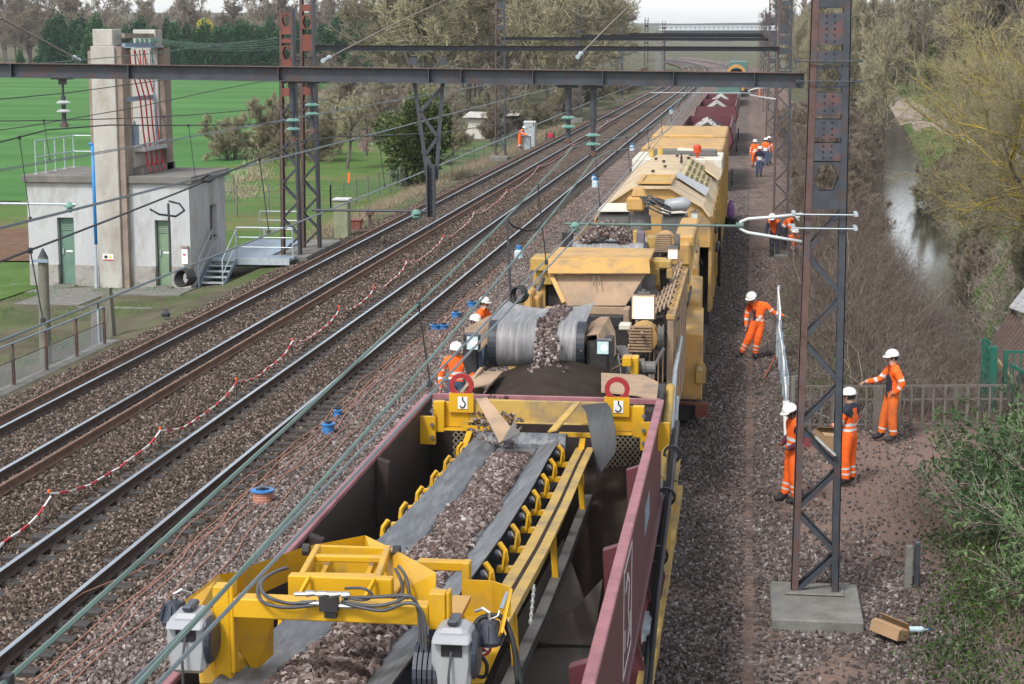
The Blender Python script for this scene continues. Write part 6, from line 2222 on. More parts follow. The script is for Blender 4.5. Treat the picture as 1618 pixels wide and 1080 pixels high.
# side pipe and cylinders at the right front corner
mb = MB()
mb.tube([(-1.1, 27.2, 2.0), (-1.12, 29.0, 2.6), (-1.12, 31.5, 2.75)], 0.035, 8)
mb.tube([(-1.05, 27.4, 1.2), (-1.06, 28.4, 2.3)], 0.03, 8)
part('side_pipe', mb, m_galv, bc)
mb = MB()
mb.cyl((-1.08, 23.6, 2.1), (-1.1, 26.8, 2.75), 0.07, None, 12)
part('cylinder', mb, m_yeldirty, bc)
mb = MB()
mb.cyl((-1.08, 22.8, 1.95), (-1.08, 23.6, 2.1), 0.04, None, 10)
part('piston', mb, m_chrome, bc)
for k in range(3):
    mb = MB()
    mb.tube([(-0.98 + 0.045 * k, 15.5 + k * 0.7, 1.35), (-0.98 + 0.045 * k, 19.0, 1.7 + 0.12 * k), (-1.0 + 0.045 * k, 23.0, 2.0 + 0.12 * k), (-1.02 + 0.04 * k, 25.5, 2.3 + 0.1 * k)], 0.032, 7)
    part('side_hose', mb, m_black, bc, smooth=True)
for y in (20.5, 22.5, 24.2):
    mb = MB()
    mb.ring((-0.96, y, 1.9 + 0.1 * (y - 20)), 0.09, 0.125, (0, 0.06, 0), 14)
    part('hose_clamp', mb, m_black, bc)
mb = MB()
mb.box(-1.02, -0.9, 15.0, 27.0, 1.05, 1.2)
mb.box(-1.0, -0.94, 17.0, 27.0, 1.5, 1.62)
part('side_beam', mb, m_yeldirty, bc)
for y in (16, 18.2, 20.5, 23.4, 25.5):
    mb = MB()
    mb.box(-1.0, -0.93, y, y + 0.1, 0.7, 1.62)
    part('beam_hanger', mb, m_yeldirty, bc)
mb = MB()
mb.box(-1.02, -0.93, 18.3, 18.9, 1.62, 1.8)
part('junction_box', mb, m_galv, bc, bevel=0.01)
# yellow side boxes stepping up along the right
SB = [(36.6, 0.62, 2.02, -0.86, -1.34), (38.6, 0.62, 2.3, -0.9, -1.34), (38.62, 0.62, 2.42, -0.98, -1.36), (41.5, 0.62, 2.6, -1.0, -1.4), (41.52, 0.7, 2.75, -1.12, -1.5), (46.0, 0.7, 2.95, -1.2, -1.6)]
for i in range(0, 6, 2):
    a, b = SB[i], SB[i + 1]
    mb = MB()
    mb.hexa([(a[4], a[0], a[1]), (a[3], a[0], a[1]), (b[3], b[0], b[1]), (b[4], b[0], b[1]), (a[4], a[0], a[2]), (a[3], a[0], a[2] - 0.05), (b[3], b[0], b[2] - 0.05), (b[4], b[0], b[2])])
    sb_ = part('side_box', mb, m_tan, bc, bevel=0.02)
mb = MB()
c = (-0.88, 36.55, 1.21)
mb.prism([(c[0] - 0.1, c[1], c[2] - 0.22), (c[0] + 0.1, c[1], c[2] - 0.22), (c[0] + 0.1, c[1], c[2] + 0.12), (c[0] + 0.05, c[1], c[2] + 0.2), (c[0] - 0.05, c[1], c[2] + 0.2), (c[0] - 0.1, c[1], c[2] + 0.12)], (0, -0.04, 0))
lg = part('towing_lug', mb, m_yeldirty, bc)
mb = MB()
mb.cyl((c[0] - 0.02, c[1] - 0.045, c[2] + 0.08), (c[0] - 0.02, c[1] - 0.05, c[2] + 0.08), 0.05, None, 14)
part('hole', mb, m_cream, lg)
mb = MB()
mb.bar((-1.4, 36.3, 0.62), (-0.72, 36.3, 0.6), 0.06, 0.05)
mb.box(-0.98, -0.72, 36.2, 36.5, 0.35, 0.6)
part('step_bar', mb, m_redrust, bc)
mb = MB()
mb.box(-1.45, -0.95, 36.62, 46, 0.2, 0.62)
mb.box(-3.9, -1.45, 28.0, 47, 0.5, 1.2)
mb.box(-3.75, -1.5, 31.5, 46, 1.2, 2.2)
part('underframe', mb, m_dk, bc)
mb = MB()
mb.box(-3.95, -3.88, 28.5, 46, 1.0, 2.4)
mb.box(-3.95, -3.88, 33.0, 46, 2.5, 3.0)
part('left_panel', mb, m_yeldirty, bc)
mb = MB()
mb.tube([(-3.76, 33.20, 3.52), (-3.83, 32.80, 3.31), (-3.76, 32.40, 3.10), (-3.53, 32.00, 3.03)], 0.05, 8)
part('suction_hose', mb, m_greyst, bc, smooth=True)
# platform deck and front frames between hopper and arm
mb = MB()
mb.box(-3.7, -1.2, 37.5, 46.5, 2.4, 2.5)
part('deck', mb, m_dk, bc)
pxbox((-1.53, 38.00, 3.85), (-1.12, 38.00, 3.59), 4.0, m_tan, 'engine_cover', 0.04)
pxbox((-1.55, 37.50, 3.74), (-1.18, 37.50, 3.27), 0.8, m_tan, 'engine_cover', 0.04)
pxbox((-3.67, 44.50, 3.66), (-2.89, 44.50, 3.20), 1.0, m_greyst, 'filter_box', 0.03)
pxbox((-2.11, 44.50, 3.65), (-1.49, 44.50, 3.16), 1.0, m_greyst, 'filter_box', 0.03)
mb = MB()
plate(mb, [(-3.68, 44.40, 3.73), (-2.87, 44.40, 3.74), (-2.94, 46.50, 3.74), (-3.68, 46.50, 3.73)], 0.03)
part('filter_lid', mb, m_white2, bc)
mb = MB()
plate(mb, [(-2.09, 44.40, 3.69), (-1.48, 44.40, 3.73), (-1.73, 46.50, 3.71), (-2.23, 46.50, 3.70)], 0.03)
part('filter_lid', mb, m_white2, bc)
mb = MB()
plate(mb, [(-1.51, 42.00, 3.60), (-1.18, 41.00, 3.53), (-1.18, 41.00, 3.20), (-1.50, 42.00, 3.38)], 0.04)
part('side_screen', mb, m_cream, bc)
# manipulator arm
ar = thing('manipulator_arm', 'ochre slewing manipulator with a grey sleeved arm in front of the arched roof', 'crane', (-2.56, 43.50, 3.36))
mb = MB()
a = Vector((-2.56, 43.50, 3.40))
mb.cyl(a, a + Vector((0, 0, 0.35)), 0.26, 0.24, 16)
mb.cyl(a + Vector((0, 0, 0.35)), a + Vector((0, 0, 0.55)), 0.2, 0.2, 14)
part('pedestal', mb, m_greyst, ar)
b = Vector((-2.56, 43.30, 3.99))
mb = MB()
mb.box(b.x - 0.32, b.x + 0.1, b.y - 0.25, b.y + 0.3, b.z - 0.12, b.z + 0.22)
part('slew_housing', mb, m_tan, ar, bevel=0.05)
mb = MB()
mb.hexa([(b.x - 0.22, b.y - 0.2, b.z + 0.22), (b.x + 0.16, b.y - 0.2, b.z + 0.22), (b.x + 0.16, b.y + 0.25, b.z + 0.22), (b.x - 0.22, b.y + 0.25, b.z + 0.22),
         (b.x - 0.16, b.y - 0.15, b.z + 0.44), (b.x + 0.06, b.y - 0.15, b.z + 0.44), (b.x + 0.06, b.y + 0.2, b.z + 0.44), (b.x - 0.16, b.y + 0.2, b.z + 0.44)])
part('head', mb, m_tan, ar, bevel=0.03)
mb = MB()
mb.tube([b + Vector((0.1, 0, 0.1)), b + Vector((0.4, -0.1, 0.12)), b + Vector((0.65, -0.15, 0.05))], 0.09, 8)
part('boom', mb, m_dk, ar)
mb = MB()
mb.tube([b + Vector((0.6, -0.15, 0.06)), b + Vector((0.75, -0.18, 0.04)), b + Vector((1.0, -0.2, 0.08)), b + Vector((1.15, -0.2, 0.02)), b + Vector((1.18, -0.2, 0.0))], [0.13, 0.15, 0.17, 0.15, 0.06], 12)
part('sleeve', mb, m_plast, ar, smooth=True)
for k in range(4):
    mb = MB()
    mb.tube([b + Vector((0.0, -0.2, 0.15 + 0.03 * k)), b + Vector((0.25, -0.35, 0.28 - 0.1 * k)), b + Vector((0.5, -0.3, 0.1 - 0.08 * k)), b + Vector((0.75, -0.3, -0.02 - 0.06 * k))], 0.025, 5)
    part('hose', mb, m_hose, ar, smooth=True)
# ---------------------------------------------------------------- roofed power car
pc = thing('power_car', 'cream yellow power car with a faceted arched roof and grille behind the manipulator', 'machine', (-2.45, 60, 0))
A0 = [(-3.98, 2.6), (-3.98, 3.3), (-3.8, 3.62), (-3.02, 4.15), (-2.0, 4.16), (-1.15, 3.67), (-0.96, 3.42), (-0.96, 2.6)]
mb = MB()
mb.prism([(x, 47.0, z) for x, z in A0], (0, 0.08, 0))
part('front_wall', mb, m_tan, pc)
Y2 = 60.0
segs = [(1, 2), (2, 3), (3, 4), (4, 5), (5, 6)]
for i, j in segs:
    mb = MB()
    a, b = A0[i], A0[j]
    lo = Vector((a[0], 46.9, a[1]))
    plate(mb, [(a[0], 46.85, a[1]), (b[0], 46.85, b[1]), (b[0], Y2, b[1] + 0.02), (a[0], Y2, a[1] + 0.02)], 0.05, flip=-1)
    rp_ = part('roof_panel', mb, m_cream, pc)
    for yy in (49.0, 50.6, 53.4, 56.0, 58.4):
        mb = MB()
        e = Vector((0, 0, 0.004)) + Vector((b[1] - a[1], 0, a[0] - b[0])).normalized() * -0.052
        mb.bar(Vector((a[0], yy, a[1])) + e, Vector((b[0], yy, b[1])) + e, 0.03, 0.006)
        part('panel_seam', mb, m_dust, rp_)
mb = MB()
mb.box(-3.98, -3.9, 47.08, 80, 0.9, 3.3)
mb.box(-1.0, -0.92, 47.08, 80, 0.9, 3.4)
part('side_wall', mb, m_tan, pc)
for k in range(14):
    mb = MB()
    mb.box(-0.915, -0.88, 47.6 + k * 2.3, 47.75 + k * 2.3, 0.9, 3.35)
    part('side_rib', mb, m_yeldirty, pc)
for k in range(2):
    mb = MB()
    mb.tube([(-0.84 + 0.04 * k, 48, 2.9 - 0.5 * k), (-0.84 + 0.04 * k, 50, 2.9 - 0.5 * k), (-0.8, 52, 2.6 - 0.5 * k), (-0.8, 52.2, 0.9)], 0.05, 7)
    part('side_pipe', mb, m_dk, pc, smooth=True)
# skylight frame
c0, c1 = (-2.94, 47.20, 4.14), (-2.14, 49.50, 4.14)
mb = MB()
for a in ((-2.9, -2.78, 47.25, 50.0), (-2.1, -1.98, 47.25, 50.0)):
    mb.box(a[0], a[1], a[2], a[3], 4.2, 4.26)
mb.box(-2.78, -2.1, 47.25, 47.4, 4.2, 4.26)
mb.box(-2.78, -2.1, 49.8, 50.0, 4.2, 4.26)
sk = part('roof_hatch', mb, m_tan, pc, bevel=0.01)
mb = MB()
mb.box(-2.78, -2.1, 47.4, 49.8, 4.205, 4.215)
part('hatch_pane', mb, m_yeldirty, sk)
# grille on the right facet
def facet(u, v):
    """point on the right upper roof facet: u across 0..1, v along in metres"""
    return Vector((-2.0 + 0.85 * u, v, 4.18 - 0.49 * u))
for blk in range(3):
    y0 = 51.0 + blk * 2.6
    mb = MB()
    plate(mb, [facet(0.1, y0), facet(0.95, y0), facet(0.95, y0 + 2.3), facet(0.1, y0 + 2.3)], 0.03, flip=-1)
    g_ = part('grille', mb, mat('grille_cream', (0.58, 0.5, 0.24), 0.6, 0.1), pc)
    mb = MB()
    for i in range(5):
        for j in range(6):
            u, v = 0.2 + i * 0.165, y0 + 0.25 + j * 0.35
            p_ = [facet(u, v) + Vector((0.02, 0, 0.035)), facet(u + 0.1, v) + Vector((0.02, 0, 0.035)), facet(u + 0.1, v + 0.2) + Vector((0.02, 0, 0.035)), facet(u, v + 0.2) + Vector((0.02, 0, 0.035))]
            plate(mb, p_, 0.012)
    o = part('grille_holes', mb, mat('grille_dark', (0.12, 0.1, 0.05), 0.8, 0.2), g_)
    o['kind'] = 'stuff'
mb = MB()
plate(mb, [facet(0.05, 49.6) + Vector((0, 0, 0.06)), facet(1.0, 49.2) + Vector((0, 0, 0.06)), facet(1.05, 51.0) + Vector((0, 0, 0.1)), facet(0.0, 50.8) + Vector((0, 0, 0.06))], 0.05)
part('louvre_cover', mb, m_plast, pc)
mb = MB()
plate(mb, [facet(0.7, 56.5) + Vector((0.05, 0, 0.08)), facet(1.2, 56.2) + Vector((0.05, 0, 0.05)), facet(1.25, 60.0) + Vector((0.05, 0, 0.1)), facet(0.6, 60.0) + Vector((0.05, 0, 0.12))], 0.04)
part('side_flap', mb, m_cream, pc)
for x, y in ((-2.7, 51.5), (-2.45, 53.5), (-2.6, 55.8), (-2.9, 57), (-2.3, 58.5), (-1.9, 57.5)):
    mb = MB()
    mb.cyl((x, y, 4.2), (x, y, 4.27), 0.05, None, 8)
    part('roof_bolt', mb, m_dk, pc)
mb = MB()
mb.cyl((-2.05, 55.5, 4.2), (-2.05, 55.5, 4.5), 0.05, 0.02, 8)
part('aerial', mb, m_dk, pc)
# white stepped roof section with fan and red beacon
mb = MB()
mb.box(-3.9, -0.9, 61.0, 64.8, 3.4, 3.98)
part('white_section', mb, m_white2, pc, bevel=0.03)
mb = MB()
mb.box(-3.3, -1.1, 62.4, 63.3, 3.98, 4.2)
part('fan_cowl', mb, m_greyst, pc, bevel=0.03)
for x in (-3.3, -3.0):
    mb = MB()
    mb.cyl((x, 61.8, 4.0), (x, 61.8, 4.3), 0.1, None, 10)
    part('exhaust', mb, m_yeldirty, pc)
mb = MB()
mb.lathe((-1.75, 61.6, 4.0), [(0, 0.06), (0.14, 0.06), (0.15, 0.14), (0.36, 0.14), (0.42, 0.1), (0.44, 0.02)], 12)
part('beacon', mb, mat('red_beacon', (0.5, 0.06, 0.02), 0.4, 0.05), pc, smooth=False)
mb = MB()
mb.bar((-2.4, 62.0, 4.25), (-1.85, 61.6, 4.25), 0.1, 0.08)
part('beacon_arm', mb, m_white2, pc)
mb = MB()
mb.box(-3.85, -0.92, 65.2, 71.6, 3.3, 4.12)
part('container_roof', mb, m_tan, pc, bevel=0.05)
mb = MB()
mb.box(-3.85, -0.92, 72.2, 80, 3.3, 4.2)
part('container_roof', mb, m_tan, pc, bevel=0.05)
mb = MB()
mb.box(-3.85, -0.95, 47.1, 80, 0.55, 0.9)
mb.box(-3.7, -1.1, 60, 80, 0.9, 3.3)
part('underframe', mb, m_dk, pc)
# purple sack hanging at the right side
t = thing('purple_sack', 'purple sack and dark bag hanging on the right side of the power car', 'bag', (-0.75, 74, 1.3))
mb = MB()
mb.lathe((-0.7, 73.5, 0.85), [(0, 0.12), (0.1, 0.17), (0.4, 0.15), (0.6, 0.08), (0.7, 0.05)], 10)
part('sack', mb, mat('purple_cloth', (0.2, 0.09, 0.28), 0.8, 0.2, 5), t, smooth=True)
mb = MB()
mb.lathe((-0.72, 73.5, 0.5), [(0, 0.2), (0.3, 0.26), (0.345, 0.2)], 8)
part('dark_bag', mb, m_black, t, smooth=True)
# ---------------------------------------------------------------- far wagons
def far_wagon(y0, L_, lab, label_white=True):
    t = thing('hopper_wagon', lab, 'wagon', (-2.35, y0, 0), 'maroon hopper wagons')
    x0, x1 = -3.8, -0.85
    for s, x in ((-1, x0), (1, x1)):
        mb = MB()
        mb.hexa([(x - 0.03 + s * -0.45, y0, 1.6), (x + 0.03 + s * -0.45, y0, 1.6), (x + 0.03 + s * -0.45, y0 + L_, 1.6), (x - 0.03 + s * -0.45, y0 + L_, 1.6),
                 (x - 0.03, y0, 2.7), (x + 0.03, y0, 2.7), (x + 0.03, y0 + L_, 2.7), (x - 0.03, y0 + L_, 2.7)])
        mb.hexa([(x - 0.03, y0, 2.7), (x + 0.03, y0, 2.7), (x + 0.03, y0 + L_, 2.7), (x - 0.03, y0 + L_, 2.7),
                 (x - 0.03 - s * 0.18, y0, 3.42), (x + 0.03 - s * 0.18, y0, 3.42), (x + 0.03 - s * 0.18, y0 + L_, 3.42), (x - 0.03 - s * 0.18, y0 + L_, 3.42)])
        part('side_wall', mb, m_maroon, t)
    for yy in (y0, y0 + L_ - 0.06):
        mb = MB()
        mb.prism([(x0 + 0.45, yy, 1.3), (x1 - 0.45, yy, 1.3), (x1 + 0.02, yy, 2.7), (x1 - 0.16, yy, 3.4), (x0 + 0.16, yy, 3.4), (x0 - 0.02, yy, 2.7)], (0, 0.06, 0))
        part('end_wall', mb, m_maroon, t)
    mb = MB()
    mb.box(x0 + 0.3, x1 - 0.3, y0 - 0.02, y0 - 0.002, 1.0, 1.55)
    part('end_frame', mb, m_dk, t)
    for xx in (-3.0, -1.9):
        mb = MB()
        mb.box(xx, xx + 0.45, y0 - 0.02, y0 - 0.005, 2.5, 2.68)
        part('label_plate', mb, m_white, t)
    mb = MB()
    for xx in (-3.3, -2.75):
        mb.box(xx, xx + 0.05, y0 - 0.12, y0 - 0.06, 1.1, 2.0)
    mb.box(-3.3, -2.7, y0 - 0.12, y0 - 0.06, 1.95, 2.0)
    part('hand_rail', mb, m_yel, t)
    mb = MB()
    mb.box(x0 + 0.4, x1 - 0.4, y0, y0 + L_, 0.9, 1.3)
    part('underframe', mb, m_dk, t)
    mb = MB()
    mb.cyl((x1 - 0.1, y0 + 1.5, 0.66), (x1, y0 + 1.5, 0.66), 0.45, None, 14)
    part('wheel', mb, m_dk, t)
    rows = [[(x0 + 0.15 + (x1 - x0 - 0.3) * i / 8, y0 + 0.1 + (L_ - 0.2) * j / 12, 2.75 + 0.75 * max(0, 1 - math.hypot((i - 4) / 3.4, (j % 6 - 3) / 4))) for i in range(9)] for j in range(13)]
    part('inside', MB().sheet(rows), m_inside, t)
    rows = [[(-2.4 + 0.95 * (2 * i / 8 - 1), y0 + L_ * 0.38 + 4.0 * (2 * j / 8 - 1), 2.85 + 0.78 * max(0, 1 - math.hypot(2 * i / 8 - 1, 2 * j / 8 - 1))) for i in range(9)] for j in range(9)]
    me = MB().sheet(rows).mesh('pale_stones', m_fines)
    scatter('pale_stones', me, [60] * len(me.vertices), s_white, 0.1, 'pale new stones heaped in the ' + lab.split(',')[0], int(y0))
far_wagon(96, 14.5, 'maroon hopper wagon behind the power car, first of the far ones')
far_wagon(126, 14, 'maroon hopper wagon with white labels, second of the far ones')
far_wagon(142, 14, 'maroon hopper wagon with white heap, farthest of them')
# far track machine in orange and teal
t = thing('far_machine', 'distant orange track machine with a rounded cab', 'machine', (-2.2, 262, 0))
mb = MB()
mb.box(-3.6, -0.9, 258, 285, 0.8, 1.6)
mb.box(-3.4, -2.0, 262, 270, 1.6, 2.4)
part('body', mb, mat('far_orange', (0.45, 0.24, 0.07), 0.6, 0.15), t, bevel=0.1)
mb = MB()
for k in range(8):
    a0, a1 = math.pi * k / 8, math.pi * (k + 1) / 8
    mb.prism([(-2.2 + 1.55 * math.cos(a0), 275, 2.6 + 1.7 * math.sin(a0)), (-2.2 + 1.55 * math.cos(a1), 275, 2.6 + 1.7 * math.sin(a1)), (-2.2 + 1.1 * math.cos(a1), 275, 2.6 + 1.3 * math.sin(a1)), (-2.2 + 1.1 * math.cos(a0), 275, 2.6 + 1.3 * math.sin(a0))], (0, 3, 0))
mb.box(-3.75, -0.65, 275, 278, 1.6, 2.6)
part('arch', mb, mat('far_orange', (0, 0, 0)), t)
mb = MB()
mb.box(-3.3, -1.1, 276, 276.2, 2.0, 3.7)
part('windscreen', mb, m_dk, t)
mb = MB()
mb.box(-3.4, -0.6, 282, 300, 1.0, 4.6)
part('rear_car', mb, mat('far_teal', (0.08, 0.16, 0.14), 0.6, 0.15), t)
t = thing('far_rail_car', 'distant white and teal rail car in front of the orange machine', 'rail car', (-3.0, 225, 0))
mb = MB()
mb.hexa([(-4.2, 222, 0.9), (-1.2, 222, 0.9), (-1.2, 245, 0.9), (-4.2, 245, 0.9), (-4.0, 222, 3.0), (-1.4, 222, 3.0), (-1.4, 245, 3.0), (-4.0, 245, 3.0)])
part('body', mb, mat('far_teal', (0, 0, 0)), t)
mb = MB()
mb.box(-3.9, -1.5, 222.5, 244, 3.0, 3.6)
part('roof', mb, m_porcelain, t, bevel=0.15)
mb = MB()
mb.box(-3.7, -1.8, 222.3, 222.5, 3.05, 3.5)
part('windscreen', mb, m_dk, t)
# road bridge closing the view
t = thing('road_bridge', 'pale road bridge with a pierced parapet spanning the lines far away', 'bridge', (-8, 520, 0))
mb = MB()
for k in range(24):
    x0 = -24 + k * 1.32
    mb.box(x0 + 0.35, x0 + 1.32, 519, 519.6, 11.1, 11.6)
mb.box(-26, 8.2, 518.9, 519.7, 11.6, 11.95)
mb.box(-26, 8.2, 518.9, 519.7, 10.6, 11.1)
part('parapet', mb, mat('pale_parapet', (0.42, 0.45, 0.46), 0.8, 0.1), t)
mb = MB()
mb.box(-26, 8.2, 519, 527, 9.6, 10.6)
part('deck', mb, m_steel, t)
for x in (-27, 7.0):
    mb = MB()
    mb.box(x, x + 2.4, 518.5, 528, -1, 10.6)
    part('abutment', mb, m_conc, t)


# ---------------------------------------------------------------- people
m_hv = mat('hi_vis_orange', (0.88, 0.13, 0.012), 0.75, 0.16, 7, dirt=(0.5, 0.1, 0.02), dirt_amt=0.3, dirt_scale=6, bump=1.0, bscale=11)
m_hvdirty = mat('hi_vis_orange_soiled', (0.62, 0.13, 0.02), 0.8, 0.15, 7, dirt=(0.3, 0.09, 0.03), dirt_amt=0.4, dirt_scale=4, bump=1.0, bscale=11)
m_band = mat('reflective_band', (0.6, 0.61, 0.6), 0.4, 0.08, 9)
m_skin = mat('skin', (0.44, 0.25, 0.18), 0.6, 0.08, 9)
m_skindk = mat('skin_dark', (0.11, 0.055, 0.038), 0.6, 0.08, 9)
m_boot = mat('work_boot', (0.022, 0.02, 0.02), 0.7, 0.2, 9)
m_hair = mat('dark_hair', (0.02, 0.014, 0.011), 0.8, 0.2, 9)
m_navy = mat('navy_cloth', (0.018, 0.022, 0.04), 0.8, 0.2, 7, bump=1.0, bscale=11)
m_plum = mat('plum_sweater', (0.075, 0.013, 0.03), 0.8, 0.15, 7)
m_jean = mat('blue_trousers', (0.05, 0.075, 0.13), 0.8, 0.2, 7)
m_lime = mat('lime_sleeve', (0.5, 0.6, 0.08), 0.75, 0.1, 7)
m_helm = mat('white_helmet', (0.72, 0.72, 0.7), 0.35, 0.03, 5, spec=0.5)
PM = [m_hv, m_hvdirty, m_band, m_skin, m_boot, m_hair, m_navy, m_plum, m_jean, m_lime, m_skindk]
HV, HVD, BAND, SKIN, BOOT, HAIR, NAVY, PLUM, JEAN, LIME, SKIND = range(11)
BASE = dict(pel=(0, 0, .96), spn=(0, .0, 1.14), chs=(0, .01, 1.34), nek=(0, .0, 1.49), hd0=(0, -.02, 1.57), hd1=(0, -.03, 1.68),
            sl=(.19, .01, 1.41), el=(.26, .03, 1.14), wl=(.27, -.06, .9), ml=(.27, -.09, .82),
            sr=(-.19, .01, 1.41), er=(-.26, .03, 1.14), wr=(-.27, -.06, .9), mr=(-.27, -.09, .82),
            hl=(.095, 0, .92), kl=(.11, -.02, .5), al=(.11, .02, .1), tl=(.13, -.16, .045),
            hr=(-.095, 0, .92), kr=(-.11, -.02, .5), ar=(-.11, .02, .1), tr=(-.13, -.16, .045))
BONES = [('pel', 'spn', 'belly'), ('spn', 'chs', 'chest'), ('chs', 'nek', 'yoke'), ('nek', 'hd0', 'neck'), ('hd0', 'hd1', 'head'),
         ('chs', 'sl', 'clav'), ('sl', 'el', 'uarm'), ('el', 'wl', 'farm'), ('wl', 'ml', 'hand'),
         ('chs', 'sr', 'clav'), ('sr', 'er', 'uarm'), ('er', 'wr', 'farm'), ('wr', 'mr', 'hand'),
         ('pel', 'hl', 'hip'), ('hl', 'kl', 'thigh'), ('kl', 'al', 'shin'), ('al', 'tl', 'foot'),
         ('pel', 'hr', 'hip'), ('hr', 'kr', 'thigh'), ('kr', 'ar', 'shin'), ('ar', 'tr', 'foot')]
RAD = dict(pel=.165, spn=.155, chs=.165, nek=.065, hd0=.085, hd1=.092, s=.09, e=.07, w=.052, m=.04, h=.122, k=.102, a=.082, t=.045)
def radius(k):
    return RAD[k] if k in RAD else RAD[k[0]]
def outfit_full(bone, t, top=HV, legs=HV, shoulders=None, arms=None, inner=None, sleeves_band=True, legband=True, skin=SKIN, front=None, p=None):
    if bone == 'head':
        return skin
    if bone == 'neck':
        return skin if t > 0.35 else (shoulders if shoulders is not None else top)
    if bone == 'hand':
        return skin
    if bone == 'foot':
        return BOOT
    if bone == 'shin':
        if t > 0.86:
            return BOOT
        return BAND if legband and (0.36 < t < 0.48 or 0.58 < t < 0.7) else legs
    if bone in ('thigh', 'hip'):
        return legs
    if bone == 'farm':
        a = arms if arms is not None else top
        return BAND if sleeves_band and 0.3 < t < 0.5 else a
    if bone == 'uarm':
        a = arms if arms is not None else (shoulders if shoulders is not None and t < 0.25 else top)
        return BAND if sleeves_band and 0.6 < t < 0.78 else a
    if bone == 'belly':
        if t < 0.12:
            return legs
        if inner is not None and p is not None and p[1] < -0.02 and abs(p[0]) < 0.065:
            return inner
        return BAND if (0.3 < t < 0.55 or 0.85 < t < 1.0) else top
    if bone == 'chest':
        if inner is not None and p is not None and p[1] < -0.02 and abs(p[0]) < 0.065:
            return inner
        return BAND if 0.0 < t < 0.12 else top
    if shoulders is not None:
        return shoulders
    return top
def person(loc, rz, label, pose=None, scale=1.0, group=None, helmet=True, fit=None, skin=SKIN, lv=2, logo=False):
    J = {k: Vector(v) for k, v in BASE.items()}
    for k, v in (pose or {}).items():
        J[k] = Vector(v)
    keys = list(BASE)
    me = bpy.data.meshes.new('skeleton')
    me.from_pydata([J[k] for k in keys], [(keys.index(a), keys.index(b)) for a, b, n in BONES], [])
    o = bpy.data.objects.new('skeleton', me)
    COL.objects.link(o)
    sk = o.modifiers.new('skin', 'SKIN')
    sk.use_smooth_shade = True
    ss = o.modifiers.new('sub', 'SUBSURF')
    ss.levels = ss.render_levels = lv
    for i, k in enumerate(keys):
        r_ = radius(k)
        d = me.skin_vertices[0].data[i]
        flat_ = 0.72 if k in ('pel', 'spn', 'chs') else 1.0
        d.radius = (r_, r_ * flat_)
        d.use_root = (k == 'pel')
    dg = bpy.context.evaluated_depsgraph_get()
    ev = o.evaluated_get(dg)
    bm = bmesh.new()
    bm.from_mesh(ev.to_mesh())
    ev.to_mesh_clear()
    bpy.data.objects.remove(o)
    bpy.data.meshes.remove(me)
    A = [J[a] for a, b, n in BONES]
    B = [J[b] for a, b, n in BONES]
    for f in bm.faces:
        c = f.calc_center_median()
        best, bi, bt = 1e9, 0, 0
        for i in range(len(BONES)):
            ab = B[i] - A[i]
            t = max(0, min(1, (c - A[i]).dot(ab) / max(ab.length_squared, 1e-9)))
            d_ = (c - A[i] - ab * t).length - (radius(BONES[i][0]) * (1 - t) + radius(BONES[i][1]) * t) * 0.8
            if d_ < best:
                best, bi, bt = d_, i, t
        f.material_index = (fit or outfit_full)(BONES[bi][2], bt, p=c)
        f.smooth = True
    # fingers, thumb, nose, ears and eyes, fused into the same body mesh
    mb = MB()
    for s, w_, h_ in ((1, 'wl', 'ml'), (-1, 'wr', 'mr')):
        d = (J[h_] - J[w_]).normalized()
        side = d.cross(Vector((0, 0, 1)) if abs(d.z) < 0.8 else Vector((1, 0, 0))).normalized()
        nrm = side.cross(d)
        sg = skin
        for k in range(4):
            b = J[h_] + side * (0.022 - 0.0145 * k)
            L_ = (0.07, 0.08, 0.075, 0.06)[k]
            mb.tube([b, b + d * L_ * 0.5 - nrm * 0.008, b + d * L_ * 0.85 - nrm * 0.028, b + d * L_ - nrm * 0.045], [0.01, 0.0095, 0.009, 0.007], 5, sg)
        b = J[w_] + d * 0.03 + side * 0.03
        mb.tube([b, b + d * 0.03 + side * 0.025, b + d * 0.06 + side * 0.03 - nrm * 0.01], [0.012, 0.011, 0.008], 5, sg)
    hc = (J['hd0'] + J['hd1']) / 2
    up = (J['hd1'] - J['hd0']).normalized()
    look = Vector((0, -1, 0)) if 'look' not in (pose or {}) else Vector(pose['look']).normalized()
    look = (look - up * look.dot(up)).normalized()
    rt = look.cross(up)
    mb.tube([hc + look * 0.085 + up * 0.03, hc + look * 0.115 - up * 0.005, hc + look * 0.09 - up * 0.012], [0.008, 0.016, 0.012], 5, skin)
    for s in (-1, 1):
        mb.tube([hc + rt * s * 0.088 + up * 0.02, hc + rt * s * 0.1, hc + rt * s * 0.09 - up * 0.03], [0.012, 0.014, 0.01], 5, skin)
        mb.cyl(hc + look * 0.088 + rt * s * 0.03 + up * 0.025, hc + look * 0.094 + rt * s * 0.03 + up * 0.025, 0.009, None, 6, HAIR)
    mb.cyl(hc + look * 0.082 - up * 0.04, hc + look * 0.094 - up * 0.042, 0.018, 0.012, 6, SKIND)
    me2 = mb.mesh('extras', PM)
    bm.from_mesh(me2)
    bpy.data.meshes.remove(me2)
    body = bpy.data.meshes.new('body')
    bm.to_mesh(body)
    bm.free()
    for m_ in PM:
        body.materials.append(m_)
    t = thing('person', label, 'person', loc, group, rz)
    t.rotation_euler = (0, 0, rz)
    t.scale = (scale,) * 3
    ORG[t.name] = (0, 0, 0)
    put('body', body, t)
    # hair under the helmet
    mb = MB()
    mb.lathe(hc - look * 0.015 + up * 0.0, [(-0.05, 0.08), (0.0, 0.1), (0.06, 0.105)], 12, axis=tuple(up))
    hm = MB()
    for i in range(12):
        pass
    hair = MB()
